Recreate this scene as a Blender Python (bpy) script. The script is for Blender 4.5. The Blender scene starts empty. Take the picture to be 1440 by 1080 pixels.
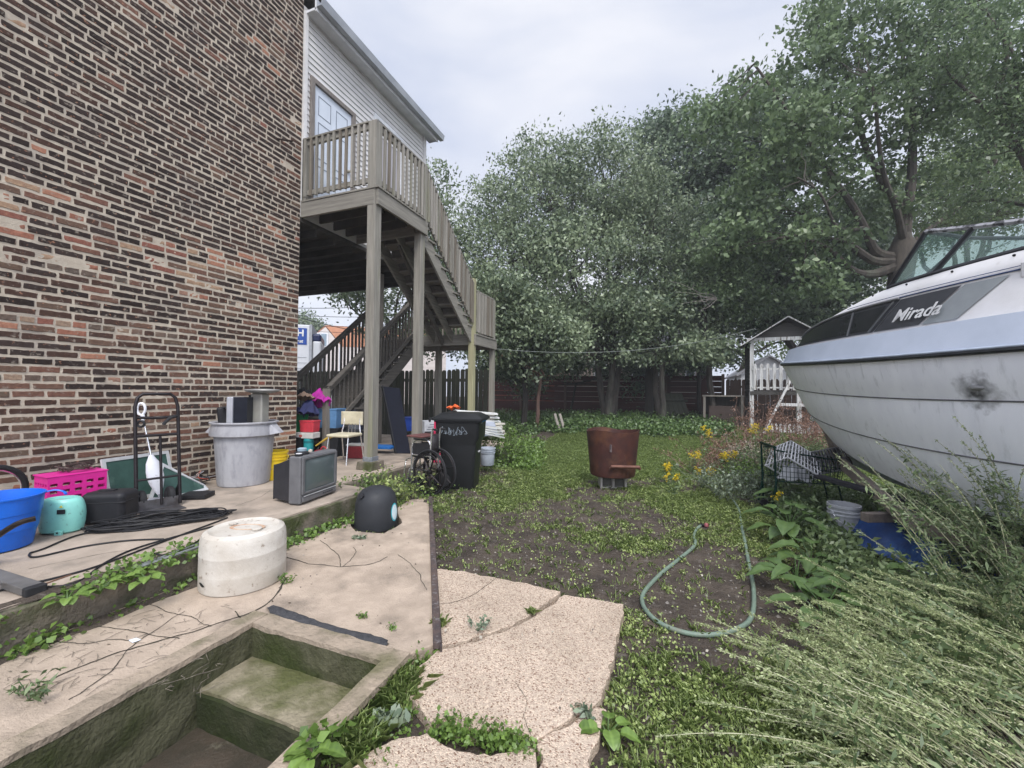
import bpy, math, random
import numpy as np
from mathutils import Matrix, Vector, noise
sc = bpy.context.scene
COL = sc.collection
R = math.radians
rnd = random.Random(7)
rng = np.random.default_rng(11)

# ---------------------------------------------------------------- camera
FPX = 580.0                                  # focal length in photo pixels (1440 wide)
YAW, PIT, ROL = R(20.8), R(0.9), 0.010
EYE = Vector((0, 0, 1.5))
_r0 = Vector((math.cos(YAW), math.sin(YAW), 0))
FWD = Vector((-math.sin(YAW) * math.cos(PIT), math.cos(YAW) * math.cos(PIT), math.sin(PIT)))
_u0 = _r0.cross(FWD)
RGT = _r0 * math.cos(ROL) + _u0 * math.sin(ROL)
UPV = _u0 * math.cos(ROL) - _r0 * math.sin(ROL)
cam = bpy.data.cameras.new('camera'); camo = bpy.data.objects.new('camera', cam); COL.objects.link(camo)
cam.sensor_width = 36; cam.lens = 36 * FPX / 1440; cam.clip_start = 0.05; cam.clip_end = 600
camo.matrix_world = Matrix(((RGT.x, UPV.x, -FWD.x, EYE.x), (RGT.y, UPV.y, -FWD.y, EYE.y), (RGT.z, UPV.z, -FWD.z, EYE.z), (0, 0, 0, 1)))
sc.camera = camo
def ray(px, py): return FWD + RGT * ((px - 720) / FPX) - UPV * ((py - 540) / FPX)
DBG = False
def PX(P): v = Vector(P) - EYE; d = v.dot(FWD); return (720 + FPX * v.dot(RGT) / d, 540 - FPX * v.dot(UPV) / d, d)
def G(px, py, z=0.0): d = ray(px, py); return EYE + d * ((z - EYE.z) / d.z)      # point at height z
def AX(px, py, x): d = ray(px, py); return EYE + d * (x / d.x)                   # point on the plane x
def AY(px, py, y): d = ray(px, py); return EYE + d * (y / d.y)
def D(px, py, d): return EYE + ray(px, py) * d                                   # point at depth d

# ---------------------------------------------------------------- world, sun, exposure
w = bpy.data.worlds.new('World'); sc.world = w; w.use_nodes = True
nt = w.node_tree; nt.nodes.clear()
SUN_EL, SUN_AZ = R(52), R(150)
sky = nt.nodes.new('ShaderNodeTexSky'); sky.sky_type = 'NISHITA'; sky.sun_disc = False
sky.sun_elevation = SUN_EL; sky.sun_rotation = SUN_AZ
b1 = nt.nodes.new('ShaderNodeBackground'); b1.inputs[1].default_value = 0.10; nt.links.new(sky.outputs[0], b1.inputs[0])
tc = nt.nodes.new('ShaderNodeTexCoord'); mp = nt.nodes.new('ShaderNodeMapping'); mp.inputs['Scale'].default_value = (1.0, 1.0, 2.4)
nz = nt.nodes.new('ShaderNodeTexNoise'); nz.inputs['Scale'].default_value = 1.9; nz.inputs['Detail'].default_value = 5; nz.inputs['Distortion'].default_value = 0.3
cr = nt.nodes.new('ShaderNodeValToRGB')
cr.color_ramp.elements[0].position = 0.33; cr.color_ramp.elements[0].color = (0.59, 0.655, 0.83, 1)
cr.color_ramp.elements[1].position = 0.68; cr.color_ramp.elements[1].color = (0.95, 0.96, 1.02, 1)
nt.links.new(tc.outputs['Generated'], mp.inputs[0]); nt.links.new(mp.outputs[0], nz.inputs['Vector']); nt.links.new(nz.outputs[0], cr.inputs[0])
b2 = nt.nodes.new('ShaderNodeBackground'); b2.inputs[1].default_value = 0.50; nt.links.new(cr.outputs[0], b2.inputs[0])
mx = nt.nodes.new('ShaderNodeMixShader'); mx.inputs[0].default_value = 0.93
# overcast sky: brighter toward the veiled sun
dv = nt.nodes.new('ShaderNodeVectorMath'); dv.operation = 'DOT_PRODUCT'; dv.inputs[1].default_value = (math.cos(SUN_EL) * math.sin(SUN_AZ), math.cos(SUN_EL) * math.cos(SUN_AZ), math.sin(SUN_EL))
nt.links.new(tc.outputs['Generated'], dv.inputs[0])
mr = nt.nodes.new('ShaderNodeMapRange'); mr.inputs[1].default_value = .35; mr.inputs[2].default_value = 1.0; mr.inputs[3].default_value = .50; mr.inputs[4].default_value = 1.7
nt.links.new(dv.outputs['Value'], mr.inputs[0]); nt.links.new(mr.outputs[0], b2.inputs[1])
nt.links.new(b1.outputs[0], mx.inputs[1]); nt.links.new(b2.outputs[0], mx.inputs[2])
wo = nt.nodes.new('ShaderNodeOutputWorld'); nt.links.new(mx.outputs[0], wo.inputs[0])
sun = bpy.data.lights.new('sun', 'SUN'); sun.energy = 1.4; sun.angle = R(20); sun.color = (1.0, 0.96, 0.9)
suno = bpy.data.objects.new('sun', sun); COL.objects.link(suno)
sd = Vector((math.cos(SUN_EL) * math.sin(SUN_AZ), math.cos(SUN_EL) * math.cos(SUN_AZ), math.sin(SUN_EL)))
suno.rotation_euler = (-sd).to_track_quat('-Z', 'Y').to_euler()
sc.view_settings.view_transform = 'Standard'; sc.view_settings.look = 'None'; sc.view_settings.gamma = 1
sc.view_settings.exposure = 1.05

# ---------------------------------------------------------------- materials
def pm(name, c1, c2=None, scale=6, rough=.7, bump=0.0, bscale=40, metal=0.0, stretch=(1, 1, 1), lo=.35, hi=.65,
       c3=None, s3=3, lo3=.55, hi3=.7, spec=.4, detail=6, gen=None, trans=0):
    m = bpy.data.materials.new(name); m.use_nodes = True
    n = m.node_tree.nodes; l = m.node_tree.links; b = n['Principled BSDF']
    b.inputs['Roughness'].default_value = rough; b.inputs['Metallic'].default_value = metal
    b.inputs['Specular IOR Level'].default_value = spec
    tc = n.new('ShaderNodeTexCoord'); mp = n.new('ShaderNodeMapping'); mp.inputs['Scale'].default_value = stretch
    l.new(tc.outputs['Object'], mp.inputs[0])
    def ns(s, d=detail):
        x = n.new('ShaderNodeTexNoise'); x.inputs['Scale'].default_value = s; x.inputs['Detail'].default_value = d
        x.inputs['Roughness'].default_value = .62; l.new(mp.outputs[0], x.inputs['Vector']); return x.outputs[0]
    def rmp(src, a, z):
        r = n.new('ShaderNodeMapRange'); r.inputs[1].default_value = a; r.inputs[2].default_value = z; l.new(src, r.inputs[0]); return r.outputs[0]
    def mix(f, a, c):
        x = n.new('ShaderNodeMix'); x.data_type = 'RGBA'; l.new(f, x.inputs[0])
        for i, q in ((6, a), (7, c)):
            if isinstance(q, tuple): x.inputs[i].default_value = (*q, 1)
            else: l.new(q, x.inputs[i])
        return x.outputs[2]
    c2 = c2 or tuple(q * .72 for q in c1)
    out = mix(rmp(ns(scale), lo, hi), c1, c2)
    if c3: out = mix(rmp(ns(s3), lo3, hi3), out, c3)
    l.new(out, b.inputs['Base Color'])
    if bump:
        bp = n.new('ShaderNodeBump'); bp.inputs['Strength'].default_value = 1; bp.inputs['Distance'].default_value = bump
        l.new(ns(bscale, 4), bp.inputs['Height']); l.new(bp.outputs[0], b.inputs['Normal'])
    m['_mix'] = 1
    return m
def plastic(name, c, rough=.45, dirt=.25, s=9): return pm(name, c, tuple(q * (1 - dirt) for q in c), s, rough, .0012, 60, spec=.2 if max(c) < .06 else .4, c3=tuple(q * .6 + .03 * (max(c) > .06) for q in c), s3=25, lo3=.6, hi3=.75)
def metal(name, c, rough=.35): return pm(name, c, tuple(q * .7 for q in c), 20, rough, .0004, 80, metal=.9)
def wood(name, c1, c2, axis, **k):
    st = [26, 26, 26]; st[axis] = 1.6
    k.setdefault('rough', .85)
    return pm(name, c1, c2, 1.0, bump=.004, bscale=1.4, stretch=tuple(st), lo=.3, hi=.7, **k)
def leafmat(name, dark, light, trans=.25, rough=.42):
    m = bpy.data.materials.new(name); m.use_nodes = True
    n = m.node_tree.nodes; l = m.node_tree.links; b = n['Principled BSDF']
    b.inputs['Roughness'].default_value = rough; b.inputs['Specular IOR Level'].default_value = .5
    a = n.new('ShaderNodeAttribute'); a.attribute_name = 'v'
    x = n.new('ShaderNodeMix'); x.data_type = 'RGBA'; x.inputs[6].default_value = (*dark, 1); x.inputs[7].default_value = (*light, 1)
    l.new(a.outputs['Fac'], x.inputs[0]); l.new(x.outputs[2], b.inputs['Base Color'])
    t = n.new('ShaderNodeBsdfTranslucent'); l.new(x.outputs[2], t.inputs[0])
    ms = n.new('ShaderNodeMixShader'); ms.inputs[0].default_value = trans
    l.new(b.outputs[0], ms.inputs[1]); l.new(t.outputs[0], ms.inputs[2]); l.new(ms.outputs[0], n['Material Output'].inputs[0])
    return m
def glass(name, tint, alpha=.35, rough=.05):
    m = bpy.data.materials.new(name); m.use_nodes = True
    n = m.node_tree.nodes; l = m.node_tree.links; b = n['Principled BSDF']
    b.inputs['Base Color'].default_value = (*tint, 1); b.inputs['Roughness'].default_value = rough; b.inputs['Specular IOR Level'].default_value = .9
    t = n.new('ShaderNodeBsdfTransparent'); t.inputs[0].default_value = (*[min(1, .6 + q * 2) for q in tint], 1)
    ms = n.new('ShaderNodeMixShader'); ms.inputs[0].default_value = alpha
    l.new(t.outputs[0], ms.inputs[1]); l.new(b.outputs[0], ms.inputs[2]); l.new(ms.outputs[0], n['Material Output'].inputs[0])
    return m

# ---------------------------------------------------------------- mesh building
I4 = Matrix.Identity(4)
def T(x, y, z): return Matrix.Translation((x, y, z))
def RZ(a): return Matrix.Rotation(a, 4, 'Z')
def RX(a): return Matrix.Rotation(a, 4, 'X')
def RY(a): return Matrix.Rotation(a, 4, 'Y')
LOCM = {}
def thing(name, label, cat, loc=(0, 0, 0), rz=0.0, group=None):
    o = bpy.data.objects.new(name, None); o.empty_display_size = .2; COL.objects.link(o)
    o.location = loc; o.rotation_euler = (0, 0, rz); o['label'] = label; o['category'] = cat
    if group: o['group'] = group
    LOCM[o.name] = T(*loc) @ RZ(rz)
    return o
def tag(o, label, cat, group=None, kind=None):
    o['label'] = label; o['category'] = cat
    if group: o['group'] = group
    if kind: o['kind'] = kind
    return o
def struct(o, label=None):
    o['kind'] = 'structure'; o['category'] = o.name.split('.')[0].replace('_', ' ')
    o['label'] = label or ('the ' + o['category'])
    return o
class MB:
    def __init__(s): s.v = []; s.f = []
    def add(s, vs, fs, M=None):
        k = len(s.v)
        s.v += [tuple(M @ Vector(p)) if M else tuple(p) for p in vs]; s.f += [tuple(i + k for i in f) for f in fs]; return s
    def box(s, c, d, M=None, taper=1.0):
        x, y, z = (q / 2 for q in d); t = taper
        vs = [(-x, -y, -z), (x, -y, -z), (x, y, -z), (-x, y, -z), (-x * t, -y * t, z), (x * t, -y * t, z), (x * t, y * t, z), (-x * t, y * t, z)]
        vs = [(p[0] + c[0], p[1] + c[1], p[2] + c[2]) for p in vs]
        return s.add(vs, [(0, 3, 2, 1), (4, 5, 6, 7), (0, 1, 5, 4), (1, 2, 6, 5), (2, 3, 7, 6), (3, 0, 4, 7)], M)
    def beam(s, p0, p1, wd, h, up=(0, 0, 1)):
        p0, p1 = Vector(p0), Vector(p1); a = (p1 - p0).normalized(); u = Vector(up); sd = a.cross(u).normalized(); u = sd.cross(a)
        vs = [p + sd * i * wd / 2 + u * j * h / 2 for p in (p0, p1) for i, j in ((-1, -1), (1, -1), (1, 1), (-1, 1))]
        return s.add(vs, [(3, 2, 1, 0), (4, 5, 6, 7), (0, 1, 5, 4), (1, 2, 6, 5), (2, 3, 7, 6), (3, 0, 4, 7)])
    def tube(s, pts, r, n=8, M=None, closed=False, flat=1.0):
        pts = [Vector(p) for p in pts]; N = len(pts); rs = r if isinstance(r, (list, tuple)) else [r] * N
        vs = []; fs = []; prev = None
        for i, p in enumerate(pts):
            a = (pts[(i + 1) % N] if (closed or i < N - 1) else p) - (pts[i - 1] if (closed or i) else p)
            a = a.normalized() if a.length > 1e-9 else Vector((0, 0, 1))
            if prev is None: prev = a.orthogonal().normalized() if abs(a.z) > .9 else a.cross(Vector((0, 0, 1))).normalized()
            x = (prev - a * prev.dot(a)).normalized(); y = a.cross(x); prev = x
            for k in range(n):
                t = 2 * math.pi * k / n; vs.append(p + x * math.cos(t) * rs[i] + y * math.sin(t) * rs[i] * flat)
        for i in range(N if closed else N - 1):
            j = (i + 1) % N
            for k in range(n): fs.append((i * n + k, i * n + (k + 1) % n, j * n + (k + 1) % n, j * n + k))
        if not closed: fs += [tuple(range(n))[::-1], tuple((N - 1) * n + k for k in range(n))]
        return s.add(vs, fs, M)
    def lathe(s, prof, M=None, n=28, cap0=True, cap1=True, sx=1.0, sy=1.0):
        vs = [(r * math.cos(2 * math.pi * k / n) * sx, r * math.sin(2 * math.pi * k / n) * sy, z) for r, z in prof for k in range(n)]; fs = []
        for i in range(len(prof) - 1):
            for k in range(n): fs.append((i * n + k, i * n + (k + 1) % n, (i + 1) * n + (k + 1) % n, (i + 1) * n + k))
        if cap0: fs.append(tuple(range(n))[::-1])
        if cap1: fs.append(tuple((len(prof) - 1) * n + k for k in range(n)))
        return s.add(vs, fs, M)
    def prism(s, poly, z0, z1, M=None):
        n = len(poly); vs = [(p[0], p[1], z0) for p in poly] + [(p[0], p[1], z1) for p in poly]
        return s.add(vs, [tuple(range(n))[::-1], tuple(range(n, 2 * n))] + [(i, (i + 1) % n, n + (i + 1) % n, n + i) for i in range(n)], M)
    def grid(s, P, M=None, close=False):
        a, b = len(P), len(P[0]); vs = [q for row in P for q in row]
        fs = [(i * b + j, (i + 1) * b + j, (i + 1) * b + (j + 1) % b, i * b + (j + 1) % b) for i in range(a - 1) for j in range(b if close else b - 1)]
        return s.add(vs, fs, M)
    def build(s, name, mat, parent=None, smooth=False, bevel=0, world=False, seg=2, label=None, solid=0, sub=0):
        me = bpy.data.meshes.new(name); v = s.v
        if world and parent:
            Q = LOCM[parent.name].inverted() if parent.name in LOCM else I4
            v = [tuple(Q @ Vector(p)) for p in v]
        me.from_pydata(v, [], s.f); me.materials.append(mat)
        if smooth: me.polygons.foreach_set('use_smooth', [True] * len(me.polygons))
        if smooth and not sub:
            try: me.set_sharp_from_angle(angle=R(38))
            except Exception: pass
        me.update()
        o = bpy.data.objects.new(name, me); COL.objects.link(o)
        if parent: o.parent = parent; LOCM[o.name] = LOCM.get(parent.name, I4)
        if label: o['label'] = label
        if solid: q = o.modifiers.new('s', 'SOLIDIFY'); q.thickness = solid; q.offset = 0
        if sub: q = o.modifiers.new('u', 'SUBSURF'); q.levels = sub; q.render_levels = sub
        if bevel:
            q = o.modifiers.new('b', 'BEVEL'); q.width = bevel; q.segments = seg; q.limit_method = 'ANGLE'; q.angle_limit = R(40)
            if seg > 1: me.polygons.foreach_set('use_smooth', [True] * len(me.polygons)); q.harden_normals = True
        return o
def npmesh(name, V, F, mat, parent=None, v=None, label=None):
    me = bpy.data.meshes.new(name); n, k = F.shape
    me.vertices.add(len(V)); me.vertices.foreach_set('co', V.astype(np.float32).ravel())
    me.loops.add(n * k); me.loops.foreach_set('vertex_index', F.astype(np.int32).ravel())
    me.polygons.add(n); me.polygons.foreach_set('loop_start', np.arange(0, n * k, k, dtype=np.int32))
    me.update(calc_edges=True)
    if v is not None:
        a = me.attributes.new('v', 'FLOAT', 'POINT'); a.data.foreach_set('value', v.astype(np.float32))
    me.materials.append(mat); o = bpy.data.objects.new(name, me); COL.objects.link(o)
    if parent:
        o.parent = parent; LOCM[o.name] = LOCM.get(parent.name, I4)
    if label: o['label'] = label
    return o
def leafarr(C, size, up=.5, aspect=.5, val=None, dirs=None, fold=.25, jit=.3):
    """diamond leaves at centres C: returns V, F, v"""
    n = len(C); size = np.broadcast_to(size, n) * rng.uniform(1 - jit, 1 + jit, n)
    nr = rng.normal(size=(n, 3)); nr /= np.linalg.norm(nr, axis=1)[:, None]; nr[:, 2] = nr[:, 2] * (1 - up) + up
    nr /= np.linalg.norm(nr, axis=1)[:, None]
    d = rng.normal(size=(n, 3)) if dirs is None else dirs + rng.normal(size=(n, 3)) * .3
    d -= nr * (d * nr).sum(1)[:, None]; d /= np.linalg.norm(d, axis=1)[:, None] + 1e-9
    s = np.cross(nr, d); L = size[:, None]
    V = np.stack([C - d * L * .5, C + s * L * aspect * .5 + nr * L * fold * .3 - d * L * .05, C + d * L * .5 - nr * L * .12, C - s * L * aspect * .5 + nr * L * fold * .3 - d * L * .05], 1).reshape(-1, 3)
    F = np.arange(4 * n).reshape(n, 4)
    vv = rng.uniform(0, 1, n) if val is None else np.clip(val + rng.normal(0, .16, n), 0, 1)
    return V, F, np.repeat(vv, 4)
def cat(parts):
    V = []; F = []; vv = []; k = 0
    for a, b, c in parts: V.append(a); F.append(b + k); vv.append(c); k += len(a)
    return np.concatenate(V), np.concatenate(F), np.concatenate(vv)
def dup(o, loc=None, rz=None, label=None, group=None, scale=None, parent=None):
    r = o.copy(); COL.objects.link(r)
    if parent is not None: r.parent = parent
    if loc is not None: r.location = loc
    if rz is not None: r.rotation_euler = (r.rotation_euler[0], r.rotation_euler[1], rz)
    if scale is not None: r.scale = (scale,) * 3
    if label: r['label'] = label
    if group: r['group'] = group
    for ch in list(o.children): dup(ch, parent=r)
    return r
def text(body, size, M, mat, name, parent, shear=0.0, ext=.002, bold=0.0, sx=1.0):
    cu = bpy.data.curves.new(name, 'FONT'); cu.body = body; cu.size = size; cu.extrude = ext; cu.shear = shear; cu.offset = bold
    cu.align_x = 'CENTER'; cu.align_y = 'CENTER'
    o = bpy.data.objects.new('tmp', cu); COL.objects.link(o)
    bpy.context.view_layer.update()
    me = bpy.data.meshes.new_from_object(o.evaluated_get(bpy.context.evaluated_depsgraph_get()))
    bpy.data.objects.remove(o); me.transform(M @ Matrix.Diagonal((sx, 1, 1, 1))); me.materials.clear(); me.materials.append(mat); me.name = name
    r = bpy.data.objects.new(name, me); COL.objects.link(r); r.parent = parent; return r
def arc(c, r, a0, a1, n, ax='xz'):
    o = []
    for i in range(n + 1):
        a = a0 + (a1 - a0) * i / n; p, q = r * math.cos(a), r * math.sin(a)
        o.append((c[0] + p, c[1], c[2] + q) if ax == 'xz' else (c[0] + p, c[1] + q, c[2]) if ax == 'xy' else (c[0], c[1] + p, c[2] + q))
    return o
def smooth_path(pts, k=6):
    pts = [Vector(p) for p in pts]; out = []
    for i in range(len(pts) - 1):
        p0, p1, p2, p3 = pts[max(i - 1, 0)], pts[i], pts[i + 1], pts[min(i + 2, len(pts) - 1)]
        for j in range(k):
            t = j / k; out.append(.5 * (2 * p1 + (p2 - p0) * t + (2 * p0 - 5 * p1 + 4 * p2 - p3) * t * t + (3 * p1 - p0 - 3 * p2 + p3) * t ** 3))
    return out + [pts[-1]]
# ================================================================ THE SETTING
PZ = 0.30          # platform top
SZ = 0.08          # slab top
WX = -5.62         # brick wall plane
WY = 5.0           # brick corner
def sstep(a, b, x): t = min(1, max(0, (x - a) / (b - a))); return t * t * (3 - 2 * t)
def gz(x, y):
    z = .30 * sstep(10, 17.5, y)
    z += .018 * noise.noise((x * 1.3, y * 1.3, 0)) + .02 * noise.noise((x * .5, y * .5, 4)) + .006 * noise.noise((x * 6, y * 6, 1))
    if x < -2.3 and 4.2 < y < 7: z += .07 * sstep(-2.2, -2.7, x)
    return z
# ---- ground sheet, one mesh, a hole where the stairwell goes down
PX0, PX1, PY0, PY1 = -2.32, -1.375, -1.2, 1.78
def axis_pts(a, b, step, far):
    o = list(np.arange(a, b + 1e-6, step)); s = step; p = b
    while p < far: s *= 1.25; p += s; o.append(p)
    s = step; p = a
    while p > -far: s *= 1.25; p -= s; o.insert(0, p)
    return o
xs = sorted(set([round(q, 4) for q in axis_pts(-3.6, 6.0, .08, 55)] + [PX0 - .05, PX1 + .05])); ys = sorted(set([round(q, 4) for q in axis_pts(.5, 13, .08, 60)] + [PY1 + .05, PY0]))
m = MB(); idx = {}
for i, x in enumerate(xs):
    for j, y in enumerate(ys): idx[i, j] = len(m.v); m.v.append((x, y, gz(x, y)))
for i in range(len(xs) - 1):
    for j in range(len(ys) - 1):
        cx, cy = (xs[i] + xs[i + 1]) / 2, (ys[j] + ys[j + 1]) / 2
        if PX0 - .05 < cx < PX1 + .05 and PY0 < cy < PY1 + .05: continue
        m.f.append((idx[i, j], idx[i + 1, j], idx[i + 1, j + 1], idx[i, j + 1]))
dirt = pm('soil', (.088, .070, .055), (.042, .034, .028), 3.0, .92, .03, 26, c3=(.13, .115, .10), s3=14, lo3=.56, hi3=.72, spec=.2, detail=9)
struct(m.build('ground', dirt, smooth=True), 'bare dark soil yard with patchy grass')

conc = pm('tan_concrete', (.44, .355, .28), (.31, .25, .195), 5, .88, .008, 90, c3=(.15, .125, .10), s3=1.9, lo3=.53, hi3=.72, spec=.2, detail=10)
concp = pm('walk_concrete', (.40, .33, .268), (.28, .235, .19), 4, .88, .005, 90, c3=(.17, .145, .12), s3=1.7, lo3=.52, hi3=.7, spec=.2, detail=10)
def moss_mat(name, base, moss, z0, z1, base2):
    m = pm(name, base, base2, 7, .92, .016, 38, spec=.2, detail=9)
    n = m.node_tree.nodes; l = m.node_tree.links; b = n['Principled BSDF']
    src = b.inputs['Base Color'].links[0].from_socket
    tx = n.new('ShaderNodeTexNoise'); tx.inputs['Scale'].default_value = 3.5; tx.inputs['Detail'].default_value = 8
    tcn = n.new('ShaderNodeTexCoord'); l.new(tcn.outputs['Object'], tx.inputs['Vector'])
    r = n.new('ShaderNodeMapRange'); r.inputs[1].default_value = z0; r.inputs[2].default_value = z1; l.new(tx.outputs[0], r.inputs[0])
    x = n.new('ShaderNodeMix'); x.data_type = 'RGBA'; l.new(r.outputs[0], x.inputs[0]); l.new(src, x.inputs[6]); x.inputs[7].default_value = (*moss, 1)
    l.new(x.outputs[2], b.inputs['Base Color']); return m
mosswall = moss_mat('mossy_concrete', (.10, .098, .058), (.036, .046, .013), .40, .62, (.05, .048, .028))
curbm = moss_mat('curb_concrete', (.19, .16, .125), (.055, .065, .025), .47, .66, (.12, .105, .085))
stepm = moss_mat('step_concrete', (.27, .235, .165), (.085, .09, .035), .42, .62, (.16, .14, .09))
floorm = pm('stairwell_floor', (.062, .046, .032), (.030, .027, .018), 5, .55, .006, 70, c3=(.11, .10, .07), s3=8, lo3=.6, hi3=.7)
# exposed aggregate: voronoi pebbles
def aggregate():
    m = pm('exposed_aggregate', (.46, .39, .325), (.36, .305, .25), 2.5, .85, 0, spec=.25)
    n = m.node_tree.nodes; l = m.node_tree.links; b = n['Principled BSDF']; src = b.inputs['Base Color'].links[0].from_socket
    v = n.new('ShaderNodeTexVoronoi'); v.inputs['Scale'].default_value = 165; tcn = n.new('ShaderNodeTexCoord'); l.new(tcn.outputs['Object'], v.inputs['Vector'])
    sp = n.new('ShaderNodeSeparateColor'); l.new(v.outputs['Color'], sp.inputs[0])
    r = n.new('ShaderNodeValToRGB'); e = r.color_ramp; e.elements[0].color = (.38, .25, .19, 1); e.elements[0].position = 0; e.elements[1].color = (1.45, 1.36, 1.25, 1); e.elements[1].position = 1
    q = e.elements.new(.22); q.color = (.92, .86, .82, 1); q = e.elements.new(.7); q.color = (1.1, 1.06, 1.0, 1)
    l.new(sp.outputs[0], r.inputs[0])
    x = n.new('ShaderNodeMix'); x.data_type = 'RGBA'; x.blend_type = 'MULTIPLY'; x.inputs[0].default_value = 1; l.new(src, x.inputs[6]); l.new(r.outputs[0], x.inputs[7])
    rr = n.new('ShaderNodeMapRange'); rr.inputs[1].default_value = .002; rr.inputs[2].default_value = .006; rr.inputs[3].default_value = .0; rr.inputs[4].default_value = 1
    l.new(x.outputs[2], b.inputs['Base Color'])
    bp = n.new('ShaderNodeBump'); bp.inputs['Distance'].default_value = .004; bp.invert = True; l.new(v.outputs['Distance'], bp.inputs['Height']); l.new(bp.outputs[0], b.inputs['Normal'])
    return m
aggm = aggregate()
def rough_poly(pts, step=.05, amp=.008, seed=0):
    out = []
    for i in range(len(pts)):
        a, b = Vector(pts[i][:2]), Vector(pts[(i + 1) % len(pts)][:2]); L = (b - a).length; k = max(1, int(L / step)); nrm = Vector((b - a).orthogonal()).normalized() if L else Vector((0, 0))
        for j in range(k):
            p = a.lerp(b, j / k); out.append(tuple(p + nrm * amp * noise.noise((p.x * 9, p.y * 9, seed)) * (1 if j else .3) + nrm * amp * .5 * noise.noise((p.x * 30, p.y * 30, seed))))
    return out
# platform along the building
poly = [(WX - .4, -2.0), (-3.30, -2.0), (-3.30, 4.1), (-3.82, 4.15), (-3.82, 5.85), (-3.30, 5.9), (-3.30, 8.7), (-3.6, 9.1), (-11, 9.1), (-11, WY + .3), (WX - .4, WY + .3)]
m = MB(); m.prism(rough_poly(poly, .08, .02), -.2, PZ - .015); struct(m.build('platform', curbm, bevel=.012), 'raised concrete platform along the brick wall')
m = MB(); m.prism(rough_poly([(WX - .4, -2.0), (-3.34, -2.0), (-3.34, 4.06), (-3.86, 4.11), (-3.86, 5.89), (-3.34, 5.94), (-3.34, 8.66), (-3.64, 9.06), (-11, 9.06), (-11, WY + .25), (WX - .4, WY + .25)], .08, .015), PZ - .02, PZ)
struct(m.build('platform_paving', concp), 'tan concrete paving on top of the raised platform')
# narrow cracks in the platform and slabs: dark filled lines 3 mm proud
crackm = pm('crack_soil', (.03, .025, .02), (.05, .045, .03), 20, .95)
def crack(pts, z, wd=.008, seed=0, name='crack'):
    pts = smooth_path([Vector((*p[:2], z)) for p in pts], 10); m = MB(); L = []
    for i, p in enumerate(pts):
        a = (pts[min(i + 1, len(pts) - 1)] - pts[max(i - 1, 0)]).normalized(); s = Vector((-a.y, a.x, 0))
        o = .018 * noise.noise(p * 7 + Vector((0, 0, seed))) + .007 * noise.noise(p * 30); ww = wd * (.45 + .9 * abs(noise.noise(p * 14)))
        L.append((p + s * (o + ww), p + s * (o - ww)))
    m.grid([[a, b] for a, b in L]); o = m.build(name, crackm); return o
# the slab between curb and dirt
A = G(603, 700, SZ); B = G(612, 905, SZ)
sl = [(-3.27, -1.5), (-2.42, -1.5), (-2.42, 1.89), (-1.30, 1.89), (B.x, B.y), (A.x, A.y), (G(575, 703, SZ).x, G(575, 703, SZ).y), (G(556, 716, SZ).x, G(556, 716, SZ).y),
      (G(566, 735, SZ).x, G(566, 735, SZ).y), (G(540, 750, SZ).x, G(540, 750, SZ).y), (G(500, 747, SZ).x, G(500, 747, SZ).y), (G(492, 735, SZ).x, G(492, 735, SZ).y), (G(448, 748, SZ).x, G(448, 748, SZ).y), (-3.27, 2.9)]
m = MB(); m.prism(rough_poly(sl, .06, .012), -.1, SZ); struct(m.build('slab', conc, bevel=.008), 'tan concrete slab beside the stairwell')
def W(*pp, z=SZ): return [tuple(G(a, b, z))[:2] for a, b in pp]
for k, (pp, wd) in enumerate([(((405, 812), (375, 850), (300, 880), (200, 908), (120, 935), (60, 965)), .008), (((398, 782), (440, 793), (480, 797), (520, 793), (545, 783)), .006), (((480, 797), (500, 780), (497, 770)), .004),
                        (((575, 925), (560, 918), (545, 912)), .007), (((250, 900), (170, 885), (90, 880)), .004), (((160, 940), (190, 905), (260, 860)), .0035), (((450, 760), (470, 775), (480, 797)), .004)]):
    struct(crack(W(*pp), SZ + .003, wd, k, 'slab_crack'), 'dark crack in the tan slab')
for k, (pp, wd) in enumerate([(((40, 800), (90, 790), (150, 778), (230, 770)), .003), (((500, 668), (540, 655), (600, 642), (640, 632)), .008), (((330, 712), (360, 702), (380, 690)), .003)]):
    struct(crack(W(*pp, z=PZ), PZ + .003, wd, k + 20, 'platform_crack'), 'dark joint crossing the platform paving')
for k, (pp, wd) in enumerate([(((560, 780), (585, 800), (600, 830)), .003), (((330, 860), (345, 875), (352, 881)), .006), (((210, 850), (255, 866), (300, 880)), .004), (((60, 900), (110, 905), (160, 900), (190, 905)), .004), (((100, 985), (150, 950), (160, 940)), .005)]):
    struct(crack(W(*pp), SZ + .003, wd, k + 40, 'slab_crack'), 'fine dark crack in the tan slab')
for k, (pp, wd, zz_) in enumerate([(((612, 850), (640, 846), (668, 835), (700, 812), (712, 808)), .0025, .062), (((720, 960), (740, 985), (735, 1010), (744, 1036)), .0015, .055)]):
    struct(crack(W(*pp, z=zz_), zz_ + .003, wd, k + 50, 'path_crack'), 'hairline crack in the pebbled slab')
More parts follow.
